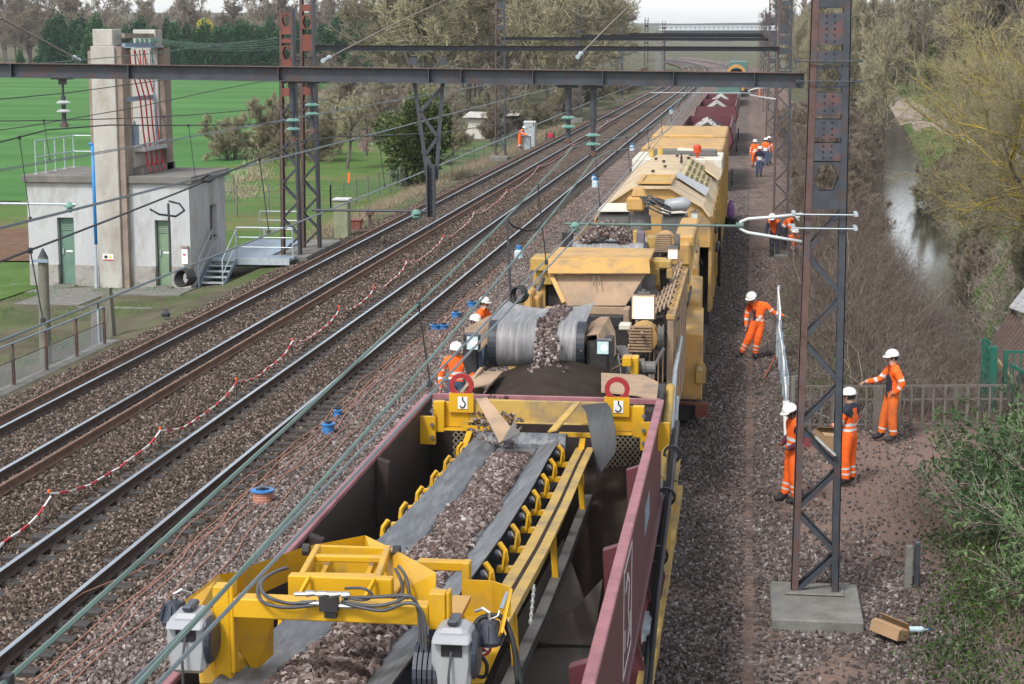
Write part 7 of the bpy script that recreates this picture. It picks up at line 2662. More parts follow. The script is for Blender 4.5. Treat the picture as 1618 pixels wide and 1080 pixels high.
    hair.lathe(hc - look * 0.02, [(-0.04, 0.085), (0.02, 0.1), (0.07, 0.1), (0.1, 0.07)], 12, axis=tuple(up))
    put('hair', hair.mesh('hair', m_hair, (0, 0, 0), True), t)
    if helmet:
        hb = MB()
        c = hc + up * 0.045
        prof = [(0.0, 0.135), (0.03, 0.133), (0.07, 0.118), (0.105, 0.085), (0.125, 0.04), (0.13, 0.005)]
        hb.lathe(c, prof, 18, axis=tuple(up))
        n_ = 12
        for k in range(n_):                       # peak
            a0, a1 = -1.1 + 2.2 * k / n_, -1.1 + 2.2 * (k + 1) / n_
            q = []
            for a, r_ in ((a0, 0.13), (a1, 0.13), (a1, 0.13 + 0.055 * math.cos(a1)), (a0, 0.13 + 0.055 * math.cos(a0))):
                q.append(c + (look * math.cos(a) + rt * math.sin(a)) * r_ - up * (0.0 if r_ < 0.131 else 0.012))
            hb.hexa(q + [p + up * 0.008 for p in q])
        hel = put('helmet', hb.mesh('helmet', m_helm, (0, 0, 0), True), t)
        if logo:
            lb = MB()
            p0 = c + look * 0.06 - rt * 0.11 * (1 if logo == 1 else -1) + up * 0.055
            lb.lathe(p0, [(0, 0.025), (0.012, 0.02), (0.016, 0.005)], 8, axis=tuple(-rt * (1 if logo == 1 else -1)))
            put('emblem', lb.mesh('emblem', m_redeye), hel)
    return t
from functools import partial as fp_
full = outfit_full
# leaning on the grey post, looking down
person((0.17, 45.14, 0.02), R(8), 'worker in orange leaning one arm on the tall grey post', dict(
    pel=(.13, .0, .93), spn=(.16, .0, 1.1), chs=(.12, -.03, 1.29), nek=(.04, -.06, 1.42), hd0=(-.03, -.09, 1.49), hd1=(-.06, -.12, 1.59), look=(-.5, -.7, -.4),
    sl=(.32, -.02, 1.35), el=(.5, -.05, 1.17), wl=(.72, -.05, 1.1), ml=(.8, -.05, 1.09),
    sr=(-.07, -.02, 1.36), er=(-.16, .0, 1.09), wr=(-.17, -.05, .87), mr=(-.17, -.07, .79),
    hl=(.22, 0, .9), kl=(.13, -.06, .5), al=(.08, .0, .1), tl=(.09, -.17, .04),
    hr=(.04, 0, .89), kr=(-.1, -.04, .5), ar=(-.27, .05, .12), tr=(-.42, -.05, .06)), fit=fp_(full, inner=NAVY), scale=1.0)
# by the wooden fence, facing left
person((2.92, 36.0, 0.0), R(-80), 'worker in a dark sweater and open orange jacket resting an arm on the wooden fence', dict(
    er=(-.25, -.18, 1.16), wr=(-.22, -.42, 1.13), mr=(-.22, -.5, 1.12), el=(.3, .12, 1.16), wl=(.24, .0, 1.0), ml=(.2, -.05, .97),
    kr=(-.12, -.1, .5), ar=(-.12, -.16, .1), tr=(-.14, -.34, .045)), scale=1.04, fit=lambda b, t, p=None: (NAVY if b in ('belly', 'chest', 'yoke') and p.y < 0.05 and abs(p.x) < 0.15 else outfit_full(b, t, legs=HVD, arms=HV, legband=(t > 0.5), p=p) if not (b == 'belly' and t > .12) else HV))
# navy-shouldered worker, seen from behind and the side
person((1.88, 32.2, 0.0), R(-120), 'worker with navy shoulders on an orange suit, hands together, beside the mast', dict(
    el=(.25, -.1, 1.12), wl=(.12, -.27, 1.08), ml=(.05, -.3, 1.08), er=(-.25, -.1, 1.12), wr=(-.12, -.27, 1.08), mr=(-.05, -.3, 1.08)), scale=1.0, fit=fp_(full, shoulders=NAVY), logo=2)
# vest over plum sweater, behind the mast leg
person((0.86, 30.8, 0.0), R(-70), 'worker in an orange vest over a plum sweater standing behind the mast leg', dict(
    hd0=(0, -.05, 1.55), hd1=(0, -.09, 1.65), look=(0, -.9, -.4), el=(.26, .06, 1.14), wl=(.2, -.14, 1.02), ml=(.16, -.2, 1.0), er=(-.26, .06, 1.14), wr=(-.2, -.14, 1.02), mr=(-.16, -.2, 1.0),
    ar=(-.12, -.1, .1), tr=(-.14, -.28, .045)), scale=1.0, fit=fp_(full, arms=PLUM, sleeves_band=False, skin=SKIND), skin=SKIND)
# squatting group by the second mast
SG = 'workers crouching by the second mast'
person((1.00, 67.08, 0.00), R(-20), 'worker in dark clothes with an orange vest bending over by the second mast', dict(
    pel=(0, .05, .93), spn=(0, -.03, 1.12), chs=(0, -.15, 1.28), nek=(0, -.24, 1.39), hd0=(0, -.31, 1.44), hd1=(0, -.37, 1.53), look=(0, -.6, -.8), sl=(.18, -.17, 1.33), sr=(-.18, -.17, 1.33),
    el=(.24, -.25, 1.05), wl=(.2, -.38, .85), ml=(.18, -.42, .78), er=(-.24, -.22, 1.05), wr=(-.22, -.35, .83), mr=(-.2, -.38, .76)), fit=fp_(full, legs=NAVY, arms=NAVY, sleeves_band=False, legband=False), group=SG, lv=1)
person((1.35, 68.34, 0.00), R(70), 'worker in orange jacket and navy trousers stooping behind the bending one', dict(
    pel=(0, .1, .92), spn=(0, -.02, 1.1), chs=(0, -.2, 1.22), nek=(0, -.32, 1.3), hd0=(0, -.4, 1.33), hd1=(0, -.48, 1.4), look=(0, -.5, -.9), sl=(.18, -.22, 1.27), sr=(-.18, -.22, 1.27),
    el=(.22, -.3, 1.0), wl=(.2, -.4, .8), ml=(.18, -.44, .73), er=(-.22, -.3, 1.0), wr=(-.2, -.4, .8), mr=(-.2, -.44, .73)), fit=fp_(full, legs=NAVY, legband=False), group=SG, lv=1)
person((1.68, 66.38, 0.00), R(10), 'worker squatting low by the second mast in jeans and orange vest', dict(
    pel=(0, .15, .42), spn=(0, .05, .58), chs=(0, -.03, .77), nek=(0, -.08, .91), hd0=(0, -.12, .98), hd1=(0, -.14, 1.08), sl=(.19, -.03, .83), sr=(-.19, -.03, .83),
    el=(.25, -.2, .62), wl=(.18, -.4, .5), ml=(.15, -.46, .46), er=(-.25, -.2, .62), wr=(-.18, -.4, .5), mr=(-.15, -.46, .46),
    hl=(.1, .12, .4), kl=(.18, -.25, .52), al=(.14, -.05, .1), tl=(.16, -.22, .04), hr=(-.1, .12, .4), kr=(-.18, -.25, .52), ar=(-.14, -.05, .1), tr=(-.16, -.22, .04)), fit=fp_(full, legs=JEAN, arms=NAVY, sleeves_band=False, legband=False), group=SG, lv=1)
mb = MB()
mb.box(1.0, 1.75, 66.6, 68.2, 0.0, 0.12)
single('concrete_slab', mb, m_conc, 'small concrete slab at the feet of the crouching workers', 'slab', (1.3, 67.4, 0), bevel=0.02)
WG = 'workers walking beside the far wagons'
W = dict(kl=(.11, -.15, .52), al=(.11, -.12, .1), tl=(.13, -.3, .05), kr=(-.11, .02, .5), ar=(-.11, .22, .14), tr=(-.12, .08, .05))
person((0.33, 114.65, 0.00), R(0), 'worker all in orange walking nearest the far maroon wagon', W, fit=fp_(full), group=WG, lv=1)
person((0.58, 107.17, 0.00), R(15), 'worker in black jacket carrying an orange bundle, in front of the walking group', dict(el=(.28, -.05, 1.14), wl=(.22, -.2, 1.02), ml=(.18, -.26, 1.0)), fit=fp_(full, top=NAVY, arms=NAVY, legs=JEAN, legband=False, sleeves_band=False), group=WG, lv=1)
person((1.01, 116.49, 0.00), R(170), 'worker in orange with his back turned, in the middle of the walking group', None, fit=fp_(full, legs=JEAN, legband=False), group=WG, lv=1)
person((1.22, 118.32, 0.00), R(150), 'worker in navy vest and orange sleeves, rightmost of the walking group by the mast', None, fit=fp_(full, shoulders=NAVY, legs=JEAN, legband=False), group=WG, lv=1)
# the one at the far cabinet
person((-16.75, 132.6, 0.0), R(75), 'lone far worker in orange leaning over the low grey cabinet', dict(
    spn=(0, -.04, 1.13), chs=(0, -.14, 1.3), nek=(0, -.22, 1.42), hd0=(0, -.28, 1.48), hd1=(0, -.33, 1.57), look=(0, -.7, -.6), sl=(.19, -.15, 1.36), sr=(-.19, -.15, 1.36), el=(.24, -.3, 1.12), wl=(.15, -.5, 1.05), ml=(.12, -.57, 1.03), er=(-.24, -.3, 1.12), wr=(-.15, -.5, 1.05), mr=(-.12, -.57, 1.03)), lv=1)
# the three left of the train
TG = 'workers between the train and the second track'
person((-5.87, 36.1, 0.02), R(10), 'worker in orange jacket and jeans nearest the front wagon, left of the red lifting ring', dict(
    el=(.32, .0, 1.13), wl=(.3, -.1, .88), ml=(.29, -.12, .8), er=(-.32, .0, 1.13), wr=(-.33, -.08, .88), mr=(-.33, -.1, .8)), fit=fp_(full, legs=JEAN, legband=False), group=TG)
person((-6.07, 39.9, 0.02), R(60), 'worker with lime sleeves and an orange vest behind the left floodlight', dict(el=(.28, -.1, 1.15), wl=(.2, -.3, 1.12), ml=(.15, -.36, 1.12)), fit=fp_(full, arms=LIME, legs=JEAN, legband=False, sleeves_band=False), group=TG)
person((-6.28, 42.7, 0.02), R(75), 'worker in orange farthest along the train, looking right beside the blue drums', dict(el=(.26, -.12, 1.15), wl=(.18, -.3, 1.05), ml=(.14, -.36, 1.02)), fit=fp_(full, legs=JEAN, legband=False), group=TG)
# a few tiny orange figures at the far site
for k, (x, y) in enumerate(((0.3, 300), (0.9, 312), (1.2, 250), (-5.2, 330))):
    person((x, y, 0), R(40 * k), ('tiny far worker in orange right of the orange machine', 'tiny far worker in orange by the teal car', 'tiny far worker in orange below the road bridge beams', 'tiny far worker in orange left of the far machine on the tracks')[k], None, fit=fp_(full), group='tiny workers at the far machine', lv=1)


# ---------------------------------------------------------------- vegetation
def nrmz(a):
    return a / np.maximum(np.linalg.norm(a, axis=-1, keepdims=True), 1e-9)
def grow(rng, P, D, L, n, wob, up):
    P, D = np.asarray(P, float), nrmz(np.asarray(D, float))
    pts = [P]
    for k in range(n):
        D = nrmz(D + rng.normal(0, wob, D.shape) + np.array([0, 0, up]))
        P = P + D * (L / n)[:, None]
        pts.append(P)
    return np.stack(pts, 1)
def kids(rng, pts, n, ang0, ang1, t0):
    N, S, _ = pts.shape
    i = np.repeat(np.arange(N), n)
    t = rng.uniform(t0, 1, N * n) * (S - 1.001)
    k = t.astype(int)
    f = (t - k)[:, None]
    p = pts[i, k] * (1 - f) + pts[i, k + 1] * f
    d = nrmz(pts[i, k + 1] - pts[i, k])
    r = rng.normal(0, 1, d.shape)
    r = nrmz(r - d * (r * d).sum(1, keepdims=True))
    a = rng.uniform(ang0, ang1, N * n)[:, None]
    return p, nrmz(d * np.cos(a) + r * np.sin(a)), t / (S - 1)
def sticks(pts, r0, r1):
    """three-sided rods along polylines -> V, F"""
    N, S, _ = pts.shape
    r0 = np.broadcast_to(r0, (N,))
    r1 = np.broadcast_to(r1, (N,))
    d = np.zeros_like(pts)
    d[:, :-1] = pts[:, 1:] - pts[:, :-1]
    d[:, -1] = d[:, -2]
    d = nrmz(d)
    ref = np.where(np.abs(d[..., 2:3]) < 0.9, np.array([0, 0, 1.0]), np.array([1.0, 0, 0]))
    a = nrmz(np.cross(d, ref))
    b = np.cross(d, a)
    rr = r0[:, None] + (r1 - r0)[:, None] * np.linspace(0, 1, S)[None]
    V = np.stack([pts + (a * math.cos(t) + b * math.sin(t)) * rr[..., None] for t in (0, 2.094, 4.189)], 2)
    base = (np.arange(N)[:, None, None] * S + np.arange(S - 1)[None, :, None]) * 3
    k = np.arange(3)[None, None]
    F = np.stack([base + k, base + (k + 1) % 3, base + 3 + (k + 1) % 3, base + 3 + k], -1)
    return V.reshape(-1, 3), F.reshape(-1, 4)
def ribbons(rng, pts, w0, w1):
    """flat blades along polylines"""
    N, S, _ = pts.shape
    s = nrmz(rng.normal(0, 1, (N, 1, 3)) * np.array([1, 1, 0.3]))
    w = (np.linspace(w0, w1, S) / 2)[None, :, None]
    V = np.stack([pts - s * w, pts + s * w], 2)
    base = (np.arange(N)[:, None] * S + np.arange(S - 1)[None]) * 2
    F = np.stack([base, base + 1, base + 3, base + 2], -1)
    return V.reshape(-1, 3), F.reshape(-1, 4)
def leaves(rng, P, size, asp=0.5, D=None, var=0.4):
    """pointed leaf cards (a lozenge each)"""
    N = len(P)
    d = nrmz(rng.normal(0, 1, (N, 3))) if D is None else nrmz(D + rng.normal(0, 0.35, (N, 3)))
    s = nrmz(np.cross(d, rng.normal(0, 1, (N, 3))))
    L = size * rng.uniform(1 - var, 1 + var, (N, 1))
    V = np.stack([P, P + d * L * 0.5 + s * L * asp * 0.5, P + d * L, P + d * L * 0.5 - s * L * asp * 0.5], 1)
    F = np.arange(4 * N).reshape(N, 4)
    return V.reshape(-1, 3), F
def merge(*vf):
    V, F, o = [], [], 0
    for v, f in vf:
        V.append(v)
        F.append(f + o)
        o += len(v)
    return np.concatenate(V), np.concatenate(F)
m_bark = mat('bark_grey_brown', (0.1, 0.085, 0.07), 0.95, 0.3, 3, bump=0.6, bscale=12, dirt=(0.16, 0.14, 0.08), dirt_amt=0.35, dirt_scale=2)
m_twig = leafmat('twigs_brown', (0.1, 0.078, 0.062), (0.18, 0.145, 0.112), (0.28, 0.235, 0.18), 0.6, 3.0)
m_twigolive = leafmat('twigs_olive', (0.115, 0.103, 0.07), (0.225, 0.203, 0.13), (0.35, 0.32, 0.2), 0.6, 3.0)
m_lichen = leafmat('lichen_limbs', (0.09, 0.075, 0.05), (0.19, 0.15, 0.055), (0.36, 0.27, 0.045))
m_wtwig = leafmat('twigs_willow', (0.13, 0.115, 0.075), (0.23, 0.205, 0.12), (0.36, 0.32, 0.16), 0.6, 3.0)
m_pale = leafmat('twigs_pale', (0.16, 0.135, 0.105), (0.25, 0.21, 0.165), (0.34, 0.29, 0.22))
m_conif = leafmat('conifer_needles', (0.011, 0.042, 0.02), (0.028, 0.085, 0.038), (0.06, 0.145, 0.055))
m_ivy = leafmat('ivy_leaves', (0.018, 0.035, 0.014), (0.045, 0.075, 0.026), (0.13, 0.14, 0.05), 0.4)
m_leafy = leafmat('fresh_leaves', (0.022, 0.05, 0.016), (0.052, 0.105, 0.036), (0.15, 0.225, 0.09), 0.5)
m_dull = leafmat('bramble_leaves', (0.02, 0.04, 0.012), (0.05, 0.085, 0.02), (0.16, 0.16, 0.045), 0.5)
m_bramble = leafmat('bramble_canes', (0.05, 0.038, 0.033), (0.165, 0.128, 0.106), (0.4, 0.34, 0.29), 0.7, 5.5)
m_straw = leafmat('dry_grass', (0.14, 0.105, 0.07), (0.25, 0.2, 0.135), (0.38, 0.32, 0.22))
m_grass = leafmat('green_grass', (0.03, 0.09, 0.012), (0.065, 0.18, 0.025), (0.14, 0.28, 0.05))
m_yellowtree = leafmat('yellow_blossom', (0.3, 0.26, 0.03), (0.5, 0.44, 0.06), (0.62, 0.56, 0.12))
m_pink = leafmat('pink_blossom', (0.4, 0.22, 0.24), (0.55, 0.36, 0.38), (0.7, 0.55, 0.55))

def bare_meshes(seed, h=14.0, spread=0.8, droop=0.0, n1=11, n2=8, n3=9, n4=7, tw=0.014, tm=None, stems=1, r0=0.2, low=0.22, lean=0.0, lich=False):
    rng = np.random.default_rng(seed)
    P0 = np.c_[rng.normal(0, 0.25 * (stems > 1), stems), rng.normal(0, 0.25 * (stems > 1), stems), np.full(stems, -0.3)]
    D0 = np.c_[rng.normal(0, 0.06 + 0.3 * (stems > 1), stems) + lean, rng.normal(0, 0.06 + 0.3 * (stems > 1), stems), np.ones(stems)]
    tr = grow(rng, P0, D0, np.full(stems, h * 0.82) * rng.uniform(0.8, 1.05, stems), 7, 0.09, 0.06)
    p, d, t = kids(rng, tr, n1, 0.45, 1.0, low)
    L1 = h * 0.42 * spread * (1.15 - 0.6 * t) * rng.uniform(0.7, 1.2, len(t))
    l1 = grow(rng, p, d, L1, 5, 0.16, 0.09 - droop * 0.3)
    p, d, t1 = kids(rng, l1, n2, 0.4, 0.95, 0.15)
    L2 = np.repeat(L1, n2) * 0.5 * (1.1 - 0.5 * t1)
    l2 = grow(rng, p, d, L2, 4, 0.2, 0.06 - droop * 0.6)
    p, d, t2 = kids(rng, l2, n3, 0.35, 0.9, 0.1)
    L3 = np.repeat(L2, n3) * 0.5 * (1.1 - 0.4 * t2)
    l3 = grow(rng, p, d, L3, 3, 0.22, 0.05 - droop)
    p, d, t3 = kids(rng, l3, n4, 0.3, 0.8, 0.1)
    L4 = np.maximum(np.repeat(L3, n4) * 0.55, 0.25)
    l4 = grow(rng, p, d, L4, 2, 0.2, 0.03 - droop * 1.2)
    V, F = merge(sticks(tr, r0, r0 * 0.25), sticks(l1, r0 * 0.36, r0 * 0.1))
    if lich:
        V, F = sticks(tr, r0, r0 * 0.25)
        lm_ = npmesh('limbs', *merge(sticks(l1, r0 * 0.36, r0 * 0.1), sticks(l2, r0 * 0.12, tw * 1.3)), m_lichen)
    tm_ = npmesh('trunk', V, F, m_bark, smooth=True)
    if lich:
        return tm_, lm_, npmesh('crown', *merge(sticks(l3, tw * 1.5, tw * 0.8), sticks(l4, tw, tw * 0.5)), tm)
    V, F = merge(sticks(l2, r0 * 0.13, tw * 1.2), sticks(l3, tw * 1.5, tw * 0.8), sticks(l4, tw, tw * 0.5))
    cm = npmesh('crown', V, F, tm or m_twig)
    return tm_, cm
def plant(name, label, cat, meshes, loc, s=1.0, rz=0.0, group=None, names=('trunk', 'crown')):
    t = thing(name, label, cat, loc, group)
    t.rotation_euler = (0, 0, rz)
    t.scale = s if isinstance(s, tuple) else (s, s, s)
    for nm, me in zip(names, meshes):
        put(nm, me, t)
    return t
rw_ = random.Random(12)
FAR = [bare_meshes(100 + k, h=15, tw=0.026, n1=13, n2=8, n3=8, n4=6, r0=0.22, spread=0.85 + 0.15 * (k % 2), tm=(m_twig, m_twigolive, m_pale, m_twigolive)[k], low=0.18) for k in range(4)]
def gz(x, y):
    return float(ground_z(x, y))
# far left wood behind the conifers
for k in range(95):
    x, y = rw_.uniform(-290, -70), rw_.uniform(490, 620)
    x -= (y - 490) * 0.1
    plant('bare_tree', 'leafless grey brown tree in the wood behind the dark conifers', 'tree', FAR[(0, 2, 2, 0)[k % 4]], (x, y, gz(x, y)), rw_.uniform(1.3, 1.9), rw_.uniform(0, 6), 'bare trees of the far left wood')
# big olive bare trees in the middle
for k in range(60):
    y = rw_.uniform(160, 400)
    xl = np.interp(y, [160, 250, 400], [-31, -48, -78])
    x = rw_.uniform(xl, -21.5) if y < 330 else rw_.uniform(xl, -24)
    plant('bare_tree', 'leafless olive tree in the wood left of the tracks past the shed', 'tree', FAR[(1, 3, 1, 0)[k % 4]], (x, y, gz(x, y)), rw_.uniform(0.95, 1.5), rw_.uniform(0, 6), 'bare olive trees left of the tracks')
for k in range(70):
    y = rw_.uniform(400, 700)
    x = rw_.uniform(-95, -30) - max(0, y - 430) * 0.1 if k % 4 else rw_.uniform(6, 40)
    plant('bare_tree', 'leafless tree at the far bend of the tracks', 'tree', FAR[k % 4], (x, y, gz(x, y)), rw_.uniform(1.0, 1.6), rw_.uniform(0, 6), 'bare trees at the far bend')
# right side wood
for k in range(80):
    y = rw_.uniform(100, 430)
    x = rw_.uniform(0, 1) ** 0.8 * (20 + y * 0.11) + np.interp(y, [95, 200, 430], [20.5, 22.0, 26.0])
    plant('bare_tree', 'leafless tree beyond the footpath on the right', 'tree', FAR[(1, 3, 0, 1)[k % 4]], (x, y, gz(x, y)), rw_.uniform(0.8, 1.3), rw_.uniform(0, 6), 'bare trees beyond the footpath')
for k in range(26):
    y = rw_.uniform(140, 460)
    x = np.interp(y, [140, 300, 460], [5.5, 7.0, 10.0]) + rw_.uniform(0, 6)
    plant('bare_tree', 'slim leafless tree between the right masts and the stream', 'tree', FAR[(1, 3)[k % 2]], (x, y, gz(x, y)), (rw_.uniform(0.45, 0.6), rw_.uniform(0.45, 0.6), rw_.uniform(0.7, 1.15)), rw_.uniform(0, 6), 'bare trees along the right of the line')
for k in range(26):
    y = rw_.uniform(190, 330)
    x = rw_.uniform(11, 17) if k % 3 == 0 and y > 250 else rw_.uniform(24, 40)
    plant('bare_tree', 'leafless tree closing the view at the end of the stream', 'tree', FAR[(1, 3, 0)[k % 3]], (x, y, gz(x, y)), rw_.uniform(1.0, 1.4), rw_.uniform(0, 6), 'bare trees at the end of the stream')
for k in range(22):
    y = rw_.uniform(215, 420)
    x = rw_.uniform(9.5, float(river_x(y)) - 1.0) if k % 2 else float(river_x(y)) + rw_.uniform(0.8, 2.4)
    plant('bare_tree', 'slim leafless tree standing at the far end of the stream', 'tree', FAR[(1, 3, 2)[k % 3]], (x, y, gz(x, y)), (0.7, 0.7, rw_.uniform(0.9, 1.3)), rw_.uniform(0, 6), 'slim bare trees at the far end of the stream')
# conifers
def conifer(seed, h=10, r=2.0, n=5200, mtl=None):
    rng = np.random.default_rng(seed)
    z = h * (1 - np.sqrt(rng.uniform(0, 1, n))) * 0.98 + 0.2
    rad = r * (1 - z / h) ** 0.75 * np.sqrt(rng.uniform(0.25, 1, n))
    a = rng.uniform(0, 2 * np.pi, n)
    lump = 1 + 0.28 * np.sin(a * 5 + z * 1.1 + seed) + 0.22 * np.sin(a * 3 - z * 2.3)
    P = np.c_[rad * np.cos(a) * lump, rad * np.sin(a) * lump, z]
    D = np.c_[np.cos(a), np.sin(a), np.full(n, 0.75)]
    V, F = leaves(rng, P, 0.55 * h / 10, 0.42, D)
    tr = sticks(grow(rng, np.array([[0, 0, -0.3]]), np.array([[0, 0, 1.0]]), np.array([h * 0.9]), 4, 0.02, 0.1), 0.16, 0.03)
    return npmesh('trunk', *tr, m_bark), npmesh('crown', V, F, mtl or m_conif)
CON = [conifer(201, 10.5, 3.2), conifer(202, 11.5, 2.9), conifer(203, 9.5, 3.4)]
k = 0
for px in np.linspace(-182, -100, 44):
    y = 462 + rw_.uniform(-4, 4)
    plant('conifer', 'dark green conifer in the long hedge beyond the crop field', 'tree', CON[k % 3], (px, y, gz(px, y) - 0.3), rw_.uniform(1.1, 1.4), rw_.uniform(0, 6), 'conifers of the hedge beyond the field')
    k += 1
for (x, y, s) in ((-166, 446, 1.15), (-162, 449, 1.0), (-170, 450, 1.1), (-96, 440, 0.95), (-92, 452, 1.0), (-88, 445, 0.7), (-190, 430, 0.6), (-177, 452, 1.2), (-182, 440, 0.55)):
    plant('conifer', 'dark conifer standing in a clump at the end of the hedge', 'tree', CON[k % 3], (x, y, gz(x, y) - 0.3), s, rw_.uniform(0, 6), 'conifers in clumps by the hedge')
    k += 1
rng = np.random.default_rng(7)
def blob(seed, n, rx, ry, rz_, size, mtl, asp=0.5, hollow=0.35, lumps=9):
    """uneven crown made of several leaf clumps"""
    rg = np.random.default_rng(seed)
    c = rg.normal(0, 1, (lumps, 3))
    c = nrmz(c) * rg.uniform(0.25, 0.8, (lumps, 1))
    i = rg.integers(0, lumps, n)
    P = c[i] + nrmz(rg.normal(0, 1, (n, 3))) * (rg.uniform(hollow, 1, (n, 1)) ** 0.5) * rg.uniform(0.28, 0.5, lumps)[i][:, None]
    P = P * np.array([rx, ry, rz_]) + np.array([0, 0, rz_])
    P[:, 2] = np.maximum(P[:, 2], 0.02)
    V, F = leaves(rg, P, size, asp, nrmz(P - np.array([0, 0, rz_ * 0.6])))
    return npmesh('crown', V, F, mtl)
ivm = blob(301, 15000, 2.9, 2.9, 3.0, 0.24, m_ivy, 0.6, 0.3, 16)
tr0, cr0 = bare_meshes(302, h=6.5, tw=0.012, n1=9, n2=6, n3=6, n4=4, r0=0.2, tm=m_twigolive)
t = plant('ivy_tree', 'round ivy covered tree behind the V bracket left of the tracks', 'tree', (tr0, ivm), (-18.9, 104, -0.5), (0.92, 0.92, 1.0))
c2 = put('twigs', cr0, t)
t = plant('yellow_tree', 'bright yellow blossoming tree above the conifer hedge', 'tree', (FAR[0][0], blob(303, 4000, 5, 5, 5.5, 0.6, m_yellowtree)), (-146, 480, gz(-146, 480) + 4), 0.95)
# garden: bare bushes, orchard trees and blossom
ORC = [bare_meshes(310 + k, h=6, tw=0.014, n1=9, n2=7, n3=7, n4=5, r0=0.16, stems=1, spread=1.1, tm=(m_twigolive, m_pale, m_twig)[k], low=0.3) for k in range(3)]
BSH = [bare_meshes(320 + k, h=4.5, tw=0.013, n1=7, n2=6, n3=7, n4=5, r0=0.07, stems=7, spread=0.9, tm=(m_twigolive, m_twig)[k], low=0.1) for k in range(2)]
for k, (x, y, s) in enumerate(((-34.5, 128, 1.15), (-32.5, 131, 1.2), (-36.5, 126, 0.9), (-30.5, 126, 1.0))):
    plant('bare_bush', ('second from left', 'third from left', 'leftmost', 'rightmost')[k] + ' of the leafless ochre bushes behind the garden fence', 'bush', BSH[0], (x, y, -0.6), s, k * 1.3, 'ochre bushes in the garden')
for k, (x, y, s) in enumerate(((-26.5, 118, 1.0), (-24.0, 122, 1.1), (-22.0, 113, 1.0), (-29.0, 150, 1.2), (-25.5, 140, 1.2), (-22.3, 128, 1.2), (-31, 160, 1.3), (-24, 170, 1.2), (-21.0, 121, 1.0), (-27.0, 104, 0.6), (-35, 150, 1.4), (-40, 160, 1.5))):
    plant('orchard_tree', 'leafless orchard tree on the lawn, ' + ('left of the blossom tree', 'just right of the blossom tree', 'nearest the ivy tree', 'behind the ochre bushes on their right', 'behind the others in the middle', 'left of the ivy tree at the back', 'far back beyond the ochre bushes', 'far back beside the ivy tree', 'right by the wire fence', 'low one in front of the blossom tree', 'back left behind the ochre bushes', 'farthest left at the field edge')[k], 'tree', ORC[k % 3], (x, y, -0.6), s, k * 1.7, 'orchard trees in the garden')
V = blob(331, 700, 0.9, 0.9, 0.7, 0.16, m_pink)
plant('blossom_tree', 'small pink blossoming tree beside the paired masts', 'tree', (bare_meshes(332, h=3.2, n1=6, n2=4, n3=3, n4=2, r0=0.06)[0], V), (-25.3, 119, 0.6), 1.0)
# low scrub along the left of the line beyond the cabinet
for k in range(26):
    y = 138 + k * 9 + rw_.uniform(-3, 3)
    x = -19.2 - rw_.uniform(0, 3.5)
    plant('bare_bush', 'leafless brown scrub bush along the left edge of the line', 'bush', BSH[k % 2], (x, y, -0.5), rw_.uniform(0.5, 0.95), rw_.uniform(0, 6), 'scrub bushes left of the line')
# willows on the right bank
WIL = [bare_meshes(340 + k, h=9.5, tw=0.0065, n1=13, n2=8, n3=8, n4=5, r0=0.16, spread=1.45, droop=0.025, stems=3, tm=m_wtwig, low=0.1, lich=True) for k in range(2)]
WL = ('big leafless willow with yellow lichen leaning over the stream', 'leafless lichen willow at the right edge above the shed', 'leafless willow behind the big lichen one', 'far lichen willow at the bend of the path', 'leafless lichen willow at the right edge below the path')
for k, (x, y, s, r_) in enumerate(((10.6, 64, 0.95, 0.4), (11.5, 56, 0.9, 2.2), (14.0, 80, 1.05, 4.0), (16.0, 112, 0.9, 1.1), (16.5, 71, 1.05, 5.2))):
    plant('willow', WL[k], 'tree', WIL[k % 2], (x, y, gz(x, y)), s, r_, names=('trunk', 'limbs', 'crown'))
for k in range(11):
    y = 62 + k * 6
    x = float(river_x(y) + river_hw(y)) + rw_.uniform(0.6, 3.0)
    plant('bare_bush', ('first', 'second', 'third', 'fourth', 'fifth', 'sixth', 'seventh', 'eighth', 'ninth', 'tenth', 'last')[k] + ' leafless bush along the far bank of the stream, counted from the shed', 'bush', BSH[(0, 0, 1)[k % 3]], (x, y, gz(x, y) - 0.1), rw_.uniform(0.45, 0.8), rw_.uniform(0, 6), 'bushes on the far bank')
for k, (x, y) in enumerate(((22.5, 200), (21.2, 180), (22, 230), (24, 160))):
    mm = blob(350, 2600, 0.8, 0.8, 4.2, 0.35, m_ivy, 0.5, 0.3, 12) if k == 0 else mm
    t = plant('ivy_tree', 'slender ivy clad trunk beside the footpath', 'tree', (FAR[1][0], mm), (x, y, gz(x, y)), 0.85 + 0.1 * k, k, 'ivy clad trunks by the footpath')

# bramble bank between the line and the stream: too many canes to count
def canes(rng, X, Y, H, n_per, w, lean=0.7, dz=0.0, seg=4):
    N = len(X) * n_per
    x = np.repeat(X, n_per) + rng.normal(0, 0.35, N)
    y = np.repeat(Y, n_per) + rng.normal(0, 0.45, N)
    z = ground_z(x, y) + dz
    a = rng.uniform(0, 2 * np.pi, N)
    D = np.c_[np.cos(a) * lean, np.sin(a) * lean, np.full(N, 1.0)]
    L = np.repeat(H, n_per) * rng.uniform(0.5, 1.4, N)
    return ribbons(rng, grow(rng, np.c_[x, y, z], D, L, seg, 0.42, -0.2), w, w * 0.5)
rng = np.random.default_rng(51)
n = 330
Yb = rng.uniform(38.2, 80, n)
lo = np.interp(Yb, [38, 48, 62, 80], [1.9, 1.5, 1.9, 2.4])
hi = river_x(Yb) - river_hw(Yb) + np.interp(Yb, [38, 45, 50, 60, 66, 80], [1.8, 1.2, 0.8, 1.0, 0.0, -0.3])
Xb = lo + (hi - lo) * rng.uniform(0, 1, n)
